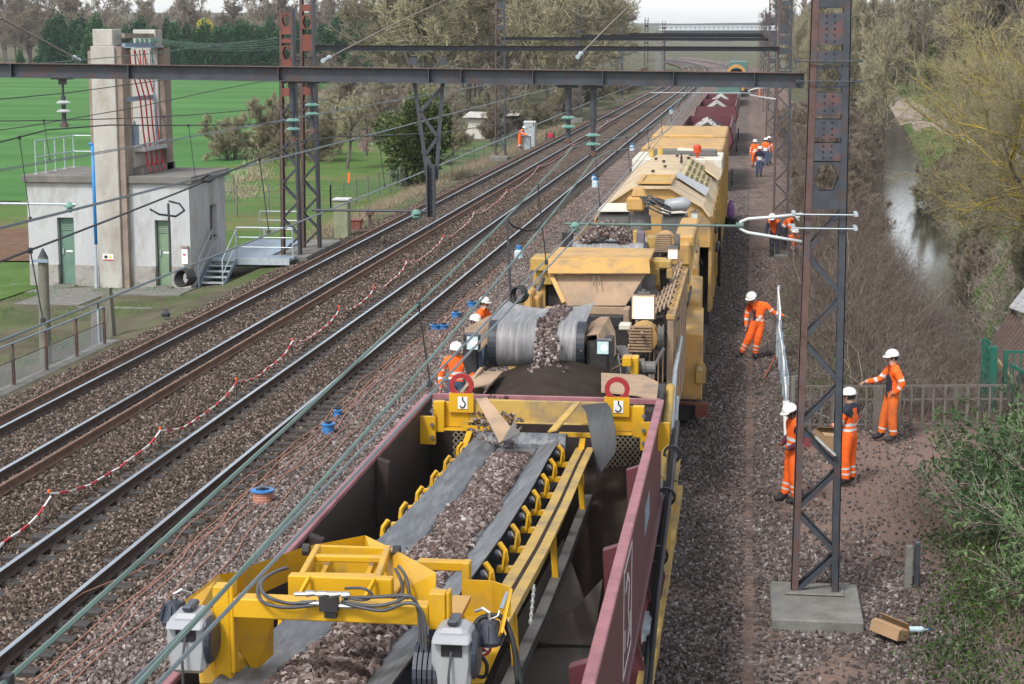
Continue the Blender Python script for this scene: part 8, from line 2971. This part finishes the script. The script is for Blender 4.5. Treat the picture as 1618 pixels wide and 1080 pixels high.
Hb = np.interp(Yb, [38, 50, 80], [1.5, 1.9, 2.0]) * rng.uniform(0.7, 1.2, n)
V, F = canes(rng, Xb, Yb, Hb, 210, 0.0095, 0.8)
setting('bramble_canes', npmesh('bramble_canes', V, F, m_bramble), 'tangle of dry brown brambles on the bank behind the wooden fence', 'stuff')
i = rng.integers(0, n, 16)
V, F = canes(rng, Xb[i], Yb[i], Hb[i] * 1.2, 26, 0.016, 0.8)
setting('pale_canes', npmesh('pale_canes', V, F, m_pale), 'pale dead canes standing out of the brambles', 'stuff')
n = 300
Yb = rng.uniform(80, 200, n)
lo = np.interp(Yb, [80, 120, 200], [2.5, 2.7, 3.2])
hi = river_x(Yb) - river_hw(Yb) - 0.6
Xb = lo + (hi - lo) * rng.uniform(0, 1, n)
V, F = canes(rng, Xb, Yb, np.full(n, 2.3) * rng.uniform(0.5, 1.25, n), 110, 0.016, 0.8, seg=4)
setting('far_brambles', npmesh('far_brambles', V, F, m_bramble), 'brown scrub between the far masts and the stream', 'stuff')
for k in range(34):
    y = 84 + 3.2 * k + rw_.uniform(-2, 2)
    x = rw_.uniform(np.interp(y, [80, 200], [2.9, 3.6]), float(river_x(y) - river_hw(y)) - 1.0)
    plant('bare_bush', 'leafless purple brown bush between the right masts and the stream', 'bush', BSH[1], (x, y, gz(x, y) - 0.1), rw_.uniform(0.45, 0.8), rw_.uniform(0, 6), 'bushes between the right masts and the stream')
# green leaves and grass tufts in the bank
def tufts(name, X, Y, h, n_per, w, m, label, dz=0.0):
    V, F = canes(np.random.default_rng(len(X)), X, Y, np.full(len(X), h), n_per, w, 0.5, dz, 3)
    return setting(name, npmesh(name, V, F, m), label, 'stuff')
n = 60
Yb = rng.uniform(40, 62, n)
Xb = 1.4 + rng.uniform(0, 2.2, n)
tufts('bank_tufts', Xb, Yb, 0.4, 60, 0.014, m_grass, 'green grass tufts along the wooden fence and bank')
Yb = rng.uniform(58, 108, 90)
tufts('stream_tufts', river_x(Yb) - river_hw(Yb) - rng.uniform(-0.2, 0.5, 90), Yb, 0.5, 70, 0.025, m_grass, 'green grass at the left edge of the stream')
Yb = rng.uniform(50, 150, 700)
tufts('dry_verge_grass', -16.9 - rng.uniform(0.1, 1.9, 700), Yb + 22, 0.42, 45, 0.014, m_straw, 'dry straw coloured grass along the left edge of the line', 0.05)
Yb = rng.uniform(45, 60, 60)
tufts('verge_tufts', -18.2 - rng.uniform(0, 6, 60), Yb, 0.2, 40, 0.012, m_grass, 'sparse grass in the yard before the hut')
n = 260
Yb = rng.uniform(44, 112, n)
Xb = river_x(Yb) + river_hw(Yb) + rng.uniform(0.2, 1, n) ** 1.5 * 5.5
V, F = canes(rng, Xb, Yb, np.full(n, 1.1) * rng.uniform(0.4, 1.3, n), 90, 0.016, 0.8)
setting('far_bank_canes', npmesh('far_bank_canes', V, F, m_bramble), 'dry stems and scrub on the far bank under the willows', 'stuff')
Yb = rng.uniform(60, 150, 240)
tufts('far_bank_tufts', river_x(Yb) + river_hw(Yb) + rng.uniform(0.3, 5, 240), Yb, 0.4, 50, 0.022, m_grass, 'rough green grass along the far bank', 0.1)
Yb = rng.uniform(92, 300, 260)
tufts('field_margin', np.interp(Yb, [92, 110, 170, 300], [-27.5, -31, -46, -72]) + rng.normal(0, 0.8, 260), Yb, 0.5, 40, 0.035, m_straw, 'ragged dry grass along the edge of the crop field')
# green shrub at the lower right with brambles below it
rng = np.random.default_rng(61)
def leafy_shrub(seed, n_stem, h, n_leaf, size, mtl, asp, out=0.75):
    rg = np.random.default_rng(seed)
    P0 = np.c_[rg.normal(0, 0.25, n_stem), rg.normal(0, 0.25, n_stem), np.zeros(n_stem)]
    a = rg.uniform(0, 2 * np.pi, n_stem)
    D0 = np.c_[np.cos(a) * out, np.sin(a) * out, np.ones(n_stem)]
    L = h * rg.uniform(0.6, 1.2, n_stem)
    s0 = grow(rg, P0, D0, L, 6, 0.14, -0.02)
    p, d, t = kids(rg, s0, 9, 0.3, 0.9, 0.3)
    s1 = grow(rg, p, d, np.repeat(L, 9) * 0.35 * rg.uniform(0.5, 1.2, len(t)), 4, 0.18, 0.02)
    V1, F1 = merge(sticks(s0, 0.016, 0.006), sticks(s1, 0.007, 0.003))
    p, d, t = kids(rg, s1, n_leaf, 0.4, 1.2, 0.25)
    V2, F2 = leaves(rg, p, size, asp, d)
    return npmesh('stems', V1, F1, m_bramble), npmesh('foliage', V2, F2, mtl)
SH = [leafy_shrub(400 + k, 30, 2.0, 15, 0.12, m_leafy, 0.3) for k in range(2)]
LBL = ('bushy green shrub with narrow leaves at the right edge below the green gate', 'green shrub with narrow leaves in front of the first, at the right edge', 'lower green shrub spilling towards the dirt patch', 'green shrub in the right edge above the dark brambles', 'green shrub top just right of the concrete stub', 'tall dense green shrub in the corner under the gate', 'dense green shrub in the middle of the right edge', 'green shrub lowest on the right edge over the brambles')
for k, (x, y, s) in enumerate(((5.2, 31.4, 0.86), (4.95, 28.8, 1.0), (4.35, 30.6, 0.7), (4.9, 26.8, 0.95), (4.2, 28.2, 0.72), (5.7, 32.6, 0.72), (4.7, 29.8, 0.9), (4.5, 25.2, 0.8))):
    plant('green_shrub', LBL[k], 'shrub', SH[k % 2], (x, y, -0.05), s, k * 1.9, names=('stems', 'foliage'))
n = 130
Yb = rng.uniform(16.5, 29, n)
Xb = np.interp(Yb, [16.5, 22, 25, 29], [1.9, 2.35, 2.95, 3.4]) + rng.uniform(0, 1, n) ** 1.3 * 3.0
Hb = np.interp(Xb - np.interp(Yb, [16.5, 22, 25, 29], [1.9, 2.35, 2.95, 3.4]), [0, 0.6, 2], [0.25, 0.6, 1.15])
V, F = canes(rng, Xb, Yb, Hb, 46, 0.009, 0.8)
setting('bramble_patch', npmesh('bramble_patch', V, F, m_bramble), 'dark bramble canes under the green shrubs', 'stuff')
i = rng.integers(0, n, 15000)
P = np.c_[Xb[i] + rng.normal(0, 0.3, 15000), Yb[i] + rng.normal(0, 0.35, 15000), np.zeros(15000)]
P[:, 2] = ground_z(P[:, 0], P[:, 1]) + 0.05 + Hb[i] * rng.uniform(0.0, 0.8, 15000) ** 0.8
V, F = leaves(rng, P, 0.06, 0.7)
setting('bramble_leaves', npmesh('bramble_leaves', V, F, m_dull), 'small dull green leaves in the bramble patch', 'stuff')
Yb = rng.uniform(16.5, 21, 60)
tufts('near_grass', 1.4 + rng.uniform(0, 1.6, 60), Yb, 0.22, 90, 0.007, m_grass, 'fresh green grass at the bottom right by the concrete slab')
n = 22
X_, Y_ = rng.uniform(2.6, 3.7, n), rng.uniform(27, 33, n)
V, F = canes(rng, X_, Y_, np.full(n, 1.1), 22, 0.008, 0.7)
setting('dry_twigs', npmesh('dry_twigs', V, F, m_bramble), 'bare reddish twigs between the dirt patch and the green shrub', 'stuff')


# ---------------------------------------------------------------- fence, gate, posts and litter on the right
m_oldwood = mat('old_grey_wood', (0.13, 0.115, 0.1), 0.9, 0.3, 5, bump=0.5, bscale=30, stretch=(6, 6, 0.7))
m_green = mat('dark_green_steel', (0.012, 0.1, 0.07), 0.45, 0.12, 5)
pf_ = thing('picket_fence', 'weathered wooden picket fence behind the workers on the right', 'fence', (3, 36.8, 0))
pa, pb = Vector((1.0, 36.75, 0)), Vector((5.35, 37.6, 0))
for z, h_ in ((0.92, 0.045), (0.64, 0.03), (0.12, 0.03)):
    mb = MB()
    mb.bar(pa + Vector((0, 0, z)), pb + Vector((0, 0, z - 0.03)), 0.05, h_)
    part('rail', mb, m_oldwood, pf_)
rnd = random.Random(9)
for k in range(19):
    c = pa + (pb - pa) * (k + 0.5) / 19
    mb = MB()
    w_ = 0.025 if k not in (7, 8) else 0.09
    mb.hexa([(c.x - w_, c.y - 0.05, -0.05), (c.x + w_, c.y - 0.05, -0.05), (c.x + w_, c.y - 0.027, -0.05), (c.x - w_, c.y - 0.027, -0.05)] +
            [(c.x + rnd.uniform(-0.015, 0.015) + a * w_, c.y + b, 0.93 + rnd.uniform(-0.05, 0.02)) for a, b in ((-1, -0.05), (1, -0.05), (1, -0.027), (-1, -0.027))])
    part('picket', mb, m_oldwood, pf_)
gp = thing('green_gate_post', 'dark green steel gate post with a mesh panel beside the picket fence', 'gate post', (5.25, 39.2, 0))
x0, x1 = (5.05, 39.00, 0.74)[0], (5.34, 39.00, 0.74)[0]
zb, zt = -0.1, (5.11, 39.00, 1.56)[2]
mb = MB()
mb.box(x1 - 0.16, x1, 39.0, 39.16, zb, zt - 0.1)
part('post', mb, m_green, gp, bevel=0.008)
mb = MB()
mb.box(x0, x0 + 0.05, 39.4, 39.45, zb, zt)
part('post', mb, m_green, gp)
mb = MB()
for k in range(9):
    z = zb + 0.15 + k * 0.18
    mb.bar((x0 + 0.03, 39.42, z + 0.1), (x1 - 0.1, 39.05, z), 0.012, 0.02)
mb.box(x0 + 0.05, x0 + 0.14, 39.3, 39.31, zb + 0.1, zt)
part('mesh_panel', mb, m_green, gp)
gt = thing('green_gate', 'dark green railing gate standing open at the right edge', 'gate', (6.0, 39.5, 0))
xa = (5.59, 39.60, 0.64)[0]
za, zt2 = 0.0, (5.59, 39.60, 1.29)[2]
for xx in (xa, xa + 1.0):
    mb = MB()
    mb.box(xx - 0.05, xx + 0.05, 39.55, 39.65, -0.2, zt2)
    part('upright', mb, m_green, gt)
for zz in (zt2, 0.15):
    mb = MB()
    mb.box(xa + 0.05, xa + 0.95, 39.57, 39.63, zz - 0.06, zz)
    part('crossbar', mb, m_green, gt)
for k in range(6):
    mb = MB()
    xx = xa + 0.17 + k * 0.135
    mb.box(xx - 0.015, xx + 0.015, 39.58, 39.61, 0.15, zt2 - 0.06)
    part('bar', mb, m_green, gt)
mb = MB()
mb.bar((xa + 0.05, 39.2, 1.05), (xa + 0.75, 38.4, 0.72), 0.05, 0.07)
mb.bar((xa + 0.05, 39.2, 0.2), (xa + 0.75, 38.4, 0.1), 0.05, 0.05)
for k in range(5):
    f = k / 4
    mb.bar((xa + 0.05 + 0.7 * f, 39.2 - 0.8 * f, 0.2 - 0.1 * f), (xa + 0.05 + 0.7 * f, 39.2 - 0.8 * f, 1.05 - 0.33 * f), 0.025, 0.025)
part('side_railing', mb, m_green, gt)
# shed at the right edge
sh = thing('brown_shed', 'shed with a steep brown slatted roof and grey slates at the right edge', 'shed', (7.2, 46, 0))
c00, c10, c11, c01 = [Vector(p) for p in ((6.13, 46.50, 0.18), (6.37, 43.60, -0.09), (7.18, 44.50, 0.39), (6.86, 47.80, 1.04))]
n = 14
for k in range(n):
    a0, a1 = k / n, (k + 0.86) / n
    q = [c00.lerp(c10, a0), c00.lerp(c10, a1), c01.lerp(c11, a1), c01.lerp(c11, a0)]
    mb = MB()
    plate(mb, q, 0.03)
    part('board', mb, mat('brown_boards', (0.075, 0.048, 0.038), 0.85, 0.3, 6, bump=0.4), sh)
mb = MB()
mb.bar(c00 + Vector((-0.05, -0.05, 0)), c10 + Vector((-0.05, -0.1, 0)), 0.08, 0.14)
part('barge_board', mb, mat('ochre_timber', (0.2, 0.15, 0.075), 0.85, 0.2, 5), sh)
d0, d1, d2, d3 = [Vector(p) for p in ((6.71, 47.40, 1.10), (7.03, 46.20, 1.09), (7.92, 48.50, 1.23), (7.52, 50.00, 1.36))]
for i in range(4):
    for j in range(4):
        u0, u1, v0, v1 = i / 4, (i + 0.95) / 4, j / 4, (j + 0.97) / 4
        f = lambda u, v: d0.lerp(d1, u).lerp(d3.lerp(d2, u), v)
        mb = MB()
        plate(mb, [f(u0, v0), f(u1, v0), f(u1, v1), f(u0, v1)], 0.015)
        part('slate', mb, mat('grey_slate', (0.3, 0.3, 0.3), 0.7, 0.25, 3), sh)
mb = MB()
mb.box(6.7, 9.5, 45.8, 50, -1.8, 0.2)
part('wall', mb, m_oldwood, sh)
# tall grey post with the white cable
gq = thing('grey_post', 'tall grey steel post with a white cable, the one a worker leans on', 'post', (0.92, 44.6, 0))
b0, b1 = Vector((0.68, 36.40, -0.09)), Vector((0.66, 44.80, 1.96))
mb = MB()
tp = Vector((0.93, 45.3, 1.9))
mb.bar((0.8, 45.4, -0.1), (0.8, 45.4, 1.85), 0.07, 0.05)
part('post', mb, m_galv, gq)
for k, (yy, hh, w_) in enumerate(((43.6, 1.25, 0.05), (42.0, 1.2, 0.05), (40.4, 1.15, 0.05), (38.8, 1.1, 0.05), (37.2, 1.05, 0.05))):
    mb = MB()
    mb.bar((0.83 + 0.015 * k, yy, -0.1), (0.83 + 0.015 * k, yy, hh), w_, w_)
    part('stake', mb, m_bluegrey if k % 2 else m_galv, gq)
for z in (0.35, 0.7, 1.02):
    mb = MB()
    mb.bar((0.8, 45.4, z + 0.12), (0.9, 37.2, z), 0.02, 0.03)
    part('rail', mb, m_bluegrey, gq)
mb = MB()
mb.tube([(0.78, 45.35, 1.8), (0.84, 44.5, 1.3), (0.8, 43.5, 1.05), (0.84, 41.5, 1.0), (0.86, 39, 0.8), (0.9, 37.4, 0.3)], 0.022, 6)
part('white_cable', mb, m_white, gq, smooth=True)
t = thing('short_grey_post', 'short grey post with a white board behind the plum sweater worker', 'post', (1.0, 36.3, 0))
mb = MB()
mb.cyl((0.98, 36.4, -0.1), (0.98, 36.4, 1.2), 0.05, None, 10)
part('post', mb, m_conc, t)
mb = MB()
mb.bar((0.88, 36.25, 0.02), (0.84, 36.25, 0.72), 0.13, 0.02, up=(0, 1, 0))
part('board', mb, m_white, t)
t = thing('digging_bar', 'rusty red bar lying on the stones below the leaning worker', 'bar', (0.7, 43, 0))
mb = MB()
mb.cyl((0.45, 42.4, 0.03), (0.72, 44.2, 0.22), 0.022, None, 6)
part('shaft', mb, mat('red_bar', (0.3, 0.07, 0.04), 0.6, 0.2), t)
mb = MB()
mb.box(0.68, 0.76, 44.1, 44.3, 0.18, 0.26)
part('head', mb, m_redrust, t)
m_card = mat('cardboard', (0.34, 0.22, 0.12), 0.85, 0.12, 4, bump=0.15)
def carton(loc, sx, sy, sz, rz, tilt, lab, open_=True):
    t = thing('cardboard_box', lab, 'box', loc, None)
    ORG[t.name] = (0, 0, 0)
    t.rotation_euler = (tilt, 0.12, rz)
    for a in (('side', -sx, sx, -sy, -sy + 0.012), ('side', -sx, sx, sy - 0.012, sy), ('side', -sx, -sx + 0.012, -sy + 0.012, sy - 0.012), ('side', sx - 0.012, sx, -sy + 0.012, sy - 0.012)):
        mb = MB()
        mb.box(a[1], a[2], a[3], a[4], 0, sz)
        part('side', mb, m_card, t)
    mb = MB()
    mb.box(-sx + 0.012, sx - 0.012, -sy + 0.012, sy - 0.012, 0, 0.012)
    part('base', mb, m_card, t)
    for s in (-1, 1):
        mb = MB()
        mb.hexa([(-sx, s * sy, sz + 0.002), (sx, s * sy, sz + 0.002), (sx, s * sy * 0.3, sz + (0.09 if s > 0 else 0.02)), (-sx, s * sy * 0.3, sz + (0.09 if s > 0 else 0.02)),
                 (-sx, s * sy, sz + 0.01), (sx, s * sy, sz + 0.01), (sx, s * sy * 0.3, sz + (0.1 if s > 0 else 0.03)), (-sx, s * sy * 0.3, sz + (0.1 if s > 0 else 0.03))])
        part('flap', mb, m_card, t)
    return t
carton((1.97, 23.60, 0.08), 0.22, 0.13, 0.14, R(-38), R(-12), 'crushed cardboard box lying beside the concrete slab of the mast')
carton((1.75, 35.2, 0.0), 0.33, 0.25, 0.3, R(20), R(4), 'open cardboard carton on the ground behind the navy shouldered worker')
t = thing('plastic_bottle', 'clear blue plastic bottle lying by the crushed cardboard box', 'bottle', (2.38, 23.85, 0.06))
c = Vector((2.38, 23.85, 0.06))
mb = MB()
mb.lathe(c + Vector((-0.13, 0, 0.03)), [(0, 0.03), (0.01, 0.042), (0.07, 0.042), (0.08, 0.038), (0.09, 0.042), (0.18, 0.042), (0.23, 0.016), (0.26, 0.014)], 12, axis=(1, 0.12, 0))
part('bottle', mb, mat('bottle_plastic', (0.42, 0.55, 0.6), 0.15, 0.1, 10, spec=0.7), t, smooth=True)
mb = MB()
mb.cyl(c + Vector((0.135, 0.032, 0.03)), c + Vector((0.155, 0.034, 0.03)), 0.017, None, 10)
part('cap', mb, m_blue, t)
t = thing('concrete_stub', 'broken grey concrete post stub at the edge of the brambles', 'post', (2.55, 26.2, 0))
mb = MB()
mb.hexa([(2.38, 26.1, -0.1), (2.5, 26.1, -0.1), (2.5, 26.25, -0.1), (2.38, 26.25, -0.1), (2.4, 26.1, 0.62), (2.5, 26.1, 0.6), (2.5, 26.25, 0.6), (2.4, 26.25, 0.6)])
part('stub', mb, m_conc, t, bevel=0.012)
mb = MB()
mb.hexa([(2.52, 26.12, -0.1), (2.6, 26.12, -0.1), (2.6, 26.27, -0.1), (2.52, 26.27, -0.1), (2.53, 26.12, 0.66), (2.6, 26.12, 0.68), (2.6, 26.27, 0.66), (2.53, 26.27, 0.66)])
part('stub', mb, m_steel, t, bevel=0.01)
# ---------------------------------------------------------------- cables, reels and tape on the left ballast
m_orcab = mat('orange_cable', (0.42, 0.2, 0.14), 0.6, 0.15, 2)
rnd = random.Random(21)
CGp = 'loose orange cables along the second track'
for k, (xa, xb, y0, y1, lab) in enumerate(((-9.0, -8.75, 17.5, 46, 'orange cable crossing the right rail of the second track, leftmost of the bundle'), (-8.62, -8.5, 17.5, 60, 'second orange cable from the rail in the loose bundle'),
                                           (-8.5, -8.55, 17.5, 75, 'orange cable in the middle of the bundle on the pale ballast'), (-8.35, -8.3, 17.5, 58, 'orange cable right of the middle of the bundle'),
                                           (-8.1, -8.25, 17.5, 90, 'orange cable nearest the train, at the right of the bundle'), (-7.7, -8.1, 24, 52, 'short orange cable running from the orange reel'))):
    pts = []
    ph = rnd.uniform(0, 6)
    for j in range(int((y1 - y0) / 0.7) + 1):
        y = y0 + 0.7 * j
        f = j * 0.7 / (y1 - y0)
        x = xa + (xb - xa) * f + 0.09 * math.sin(y * 0.55 + ph) + 0.05 * math.sin(y * 1.9 + ph * 2) + rnd.uniform(-0.012, 0.012) + (-0.55 * math.exp(-((y - 22.5) / 2.2) ** 2) if k == 0 else 0)
        z = float(bed_z(x, y)) + 0.055 + (0.13 * math.exp(-((x + 9.31) / 0.2) ** 2))
        pts.append((x, y, z))
    single_wire('orange_cable', pts, 0.009, m_orcab, lab, 'cable', CGp, 5)
# barrier tape between the two tracks
stk = [(-11.50, 24.79, 0.35), (-11.55, 28.33, 0.40), (-11.30, 33.41, 0.40), (-11.28, 38.67, 0.40), (-11.40, 44.16, 0.40), (-11.50, 49.92, 0.40), (-11.43, 54.40, 0.40), (-11.62, 60.75, 0.40), (-11.74, 69.16, 0.40), (-11.99, 78.62, 0.40), (-12.18, 90.96, 0.40), (-12.64, 108.82, 0.40), (-12.77, 131.82, 0.40), (-13.37, 172.06, 0.40), (-13.96, 230.96, 0.40)]
bt = thing('barrier_tape', 'red and white barrier tape sagging between stakes, between the two tracks', 'barrier tape', (stk[1][0], stk[1][1], 0))
m_tred, m_twhite = mat('tape_red', (0.5, 0.04, 0.06), 0.5, 0.15, 6), mat('tape_white', (0.65, 0.62, 0.6), 0.5, 0.1, 6)
for i, (a, b) in enumerate(zip(stk[:-1], stk[1:])):
    mb = MB()
    a, b = Vector(a), Vector(b)
    n = max(6, int((b - a).length / 0.32))
    prev = None
    for k in range(n + 1):
        f = k / n
        p = a.lerp(b, f)
        p.z = a.z - 0.02 + (-0.28 * 4 * f * (1 - f)) + rnd.uniform(-0.012, 0.012)
        p.x += rnd.uniform(-0.015, 0.015) + 0.04 * math.sin(f * 9)
        p.z = max(p.z, float(bed_z(p.x, p.y)) + 0.05)
        if prev is not None:
            tw = rnd.uniform(-0.6, 0.6)
            mb.bar(prev, p, 0.028, 0.034, up=(math.sin(tw), 0, math.cos(tw)), mi=k % 2)
        prev = p
    part('tape', mb, [m_tred, m_twhite], bt)
for p in stk:
    mb = MB()
    mb.cyl((p[0], p[1], -0.1), (p[0], p[1], p[2] + 0.02), 0.012, None, 6)
    mb.cyl((p[0], p[1], p[2]), (p[0], p[1], p[2] + 0.05), 0.03, 0.024, 8, 1)
    part('stake', mb, [m_dk, mat('stake_cap', (0.75, 0.12, 0.02), 0.5)], bt)
# orange cable reel and the blue reels
m_bl = mat('reel_blue', (0.035, 0.17, 0.42), 0.4, 0.12, 6)
def cable_drum(loc, r, h_, lab, winding, rz=0.0, grp='cable drums on the pale ballast'):
    t = thing('cable_drum', lab, 'cable drum', loc, grp, rz)
    ORG[t.name] = (0, 0, 0)
    for z in (0.0, h_):
        mb = MB()
        mb.cyl((0, 0, z), (0, 0, z + 0.03), r, None, 20)
        part('flange', mb, m_bl, t, bevel=0.006)
    mb = MB()
    mb.lathe((0, 0, 0.03), [(0.0, r * 0.8)] + [(h_ * q / 10, r * (0.8 + 0.03 * (q % 2))) for q in range(1, 10)] + [(h_ - 0.03, r * 0.8)], 18)
    part('winding', mb, winding, t)
    mb = MB()
    mb.box(-r * 0.55, r * 0.55, -0.04, 0.04, h_ + 0.03, h_ + 0.06)
    mb.box(-r * 0.2, r * 0.2, -0.09, 0.09, h_ + 0.06, h_ + 0.09)
    part('handle', mb, m_plastdk, t, bevel=0.01)
    return t
cable_drum((-8.16, 29.40, 0.03), 0.21, 0.24, 'blue cable drum wound with orange cable', m_orcab, 0.3)
cable_drum((-8.33, 35.04, 0.03), 0.15, 0.2, 'dark topped blue cable drum past the orange one', m_bl, 1.2)
cable_drum((-8.53, 36.77, 0.03), 0.1, 0.12, 'small bright blue drum beside the dark topped one', m_bl, 2.0)
for k, p in enumerate(((-8.45, 48.40, 0.03), (-8.22, 48.43, 0.03), (-8.25, 50.74, 0.03), (-8.12, 52.90, 0.03))):
    cable_drum(p, 0.15, 0.14, ('left blue drum of the pair nearest the left floodlight', 'right blue drum of the pair nearest the left floodlight', 'single blue drum behind the pair', 'blue drum farthest back beside the third worker')[k], m_bl, k)
def flask(loc, lab, s=1.0):
    t = thing('water_container', lab, 'container', loc, 'blue topped containers on the far ballast')
    ORG[t.name] = (0, 0, 0)
    t.scale = (s, s, s)
    mb = MB()
    mb.lathe((0, 0, 0), [(0, 0.15), (0.02, 0.18), (0.28, 0.18), (0.36, 0.1)], 14)
    part('body', mb, mat('pale_blue_plastic', (0.45, 0.55, 0.6), 0.4, 0.1), t, smooth=False)
    mb = MB()
    mb.cyl((0, 0, 0.36), (0, 0, 0.5), 0.12, 0.11, 12)
    part('top', mb, m_bl, t)
    return t
flask((-8.25, 65.11, 0.02), 'pale container with a blue top left of the tan hopper', 1.0)
flask((-8.23, 97.86, 0.02), 'blue topped container beside the second track, in the dust', 1.1)
flask((-8.75, 102.76, 0.02), 'small blue container just behind the one in the dust', 0.7)
flask((-8.38, 131.07, 0.02), 'far blue container right of the insulators', 1.1)
flask((-7.32, 139.30, 0.02), 'far blue container nearest the train', 0.9)
flask((-8.43, 197.24, 0.02), 'farthest blue container by the far rails', 1.3)
t = thing('toolbag', 'small dark bag on the ballast below the low wall', 'bag', (-16.66, 50.09, 0.00))
c = Vector((-16.66, 50.09, 0.00))
mb = MB()
mb.lathe(c, [(0, 0.12), (0.1, 0.14), (0.18, 0.06)], 8)
part('bag', mb, m_plastdk, t)
mb = MB()
mb.ring(c + Vector((0, 0, 0.16)), 0.05, 0.07, (0, 0.02, 0), 10, 0, math.pi)
part('strap', mb, m_dk, t)
t = thing('marker_tag', 'orange marker ribbon on a stick in the dry grass beyond the green cabinet', 'marker', (-22.26, 99.60, -0.30))
c = Vector((-22.26, 99.60, -0.30))
mb = MB()
mb.cyl(c, c + Vector((0, 0, 0.9)), 0.02, None, 5)
part('stick', mb, m_post, t)
mb = MB()
mb.bar(c + Vector((0, -0.03, 0.3)), c + Vector((0.03, -0.03, 0.88)), 0.12, 0.02, up=(0, 1, 0))
part('ribbon', mb, m_hv, t)
# black hoses by the orange drum and pale sleeper-end stones
single_wire('black_hose', [(-8.08, 29.94, 0.05), (-8.06, 30.50, 0.06), (-7.88, 30.47, 0.05), (-7.51, 29.67, 0.06), (-7.52, 29.27, 0.05), (-7.15, 29.11, 0.05)], 0.016, m_black, 'black hose snaking on the ballast beside the orange cable drum', 'hose')


# ---------------------------------------------------------------- the air
m_air = bpy.data.materials.new('air')
m_air.use_nodes = True
for n in list(m_air.node_tree.nodes):
    m_air.node_tree.nodes.remove(n)
_v = m_air.node_tree.nodes.new('ShaderNodeVolumePrincipled')
_v.inputs['Color'].default_value = (0.82, 0.87, 0.93, 1)
_v.inputs['Density'].default_value = 0.00011
_o = m_air.node_tree.nodes.new('ShaderNodeOutputMaterial')
m_air.node_tree.links.new(_v.outputs[0], _o.inputs['Volume'])
mb = MB()
mb.box(-3900, 3900, -400, 7000, -3.6, 95)
setting('haze', mb.mesh('haze', m_air), 'thin bluish haze over the whole scene', 'stuff')
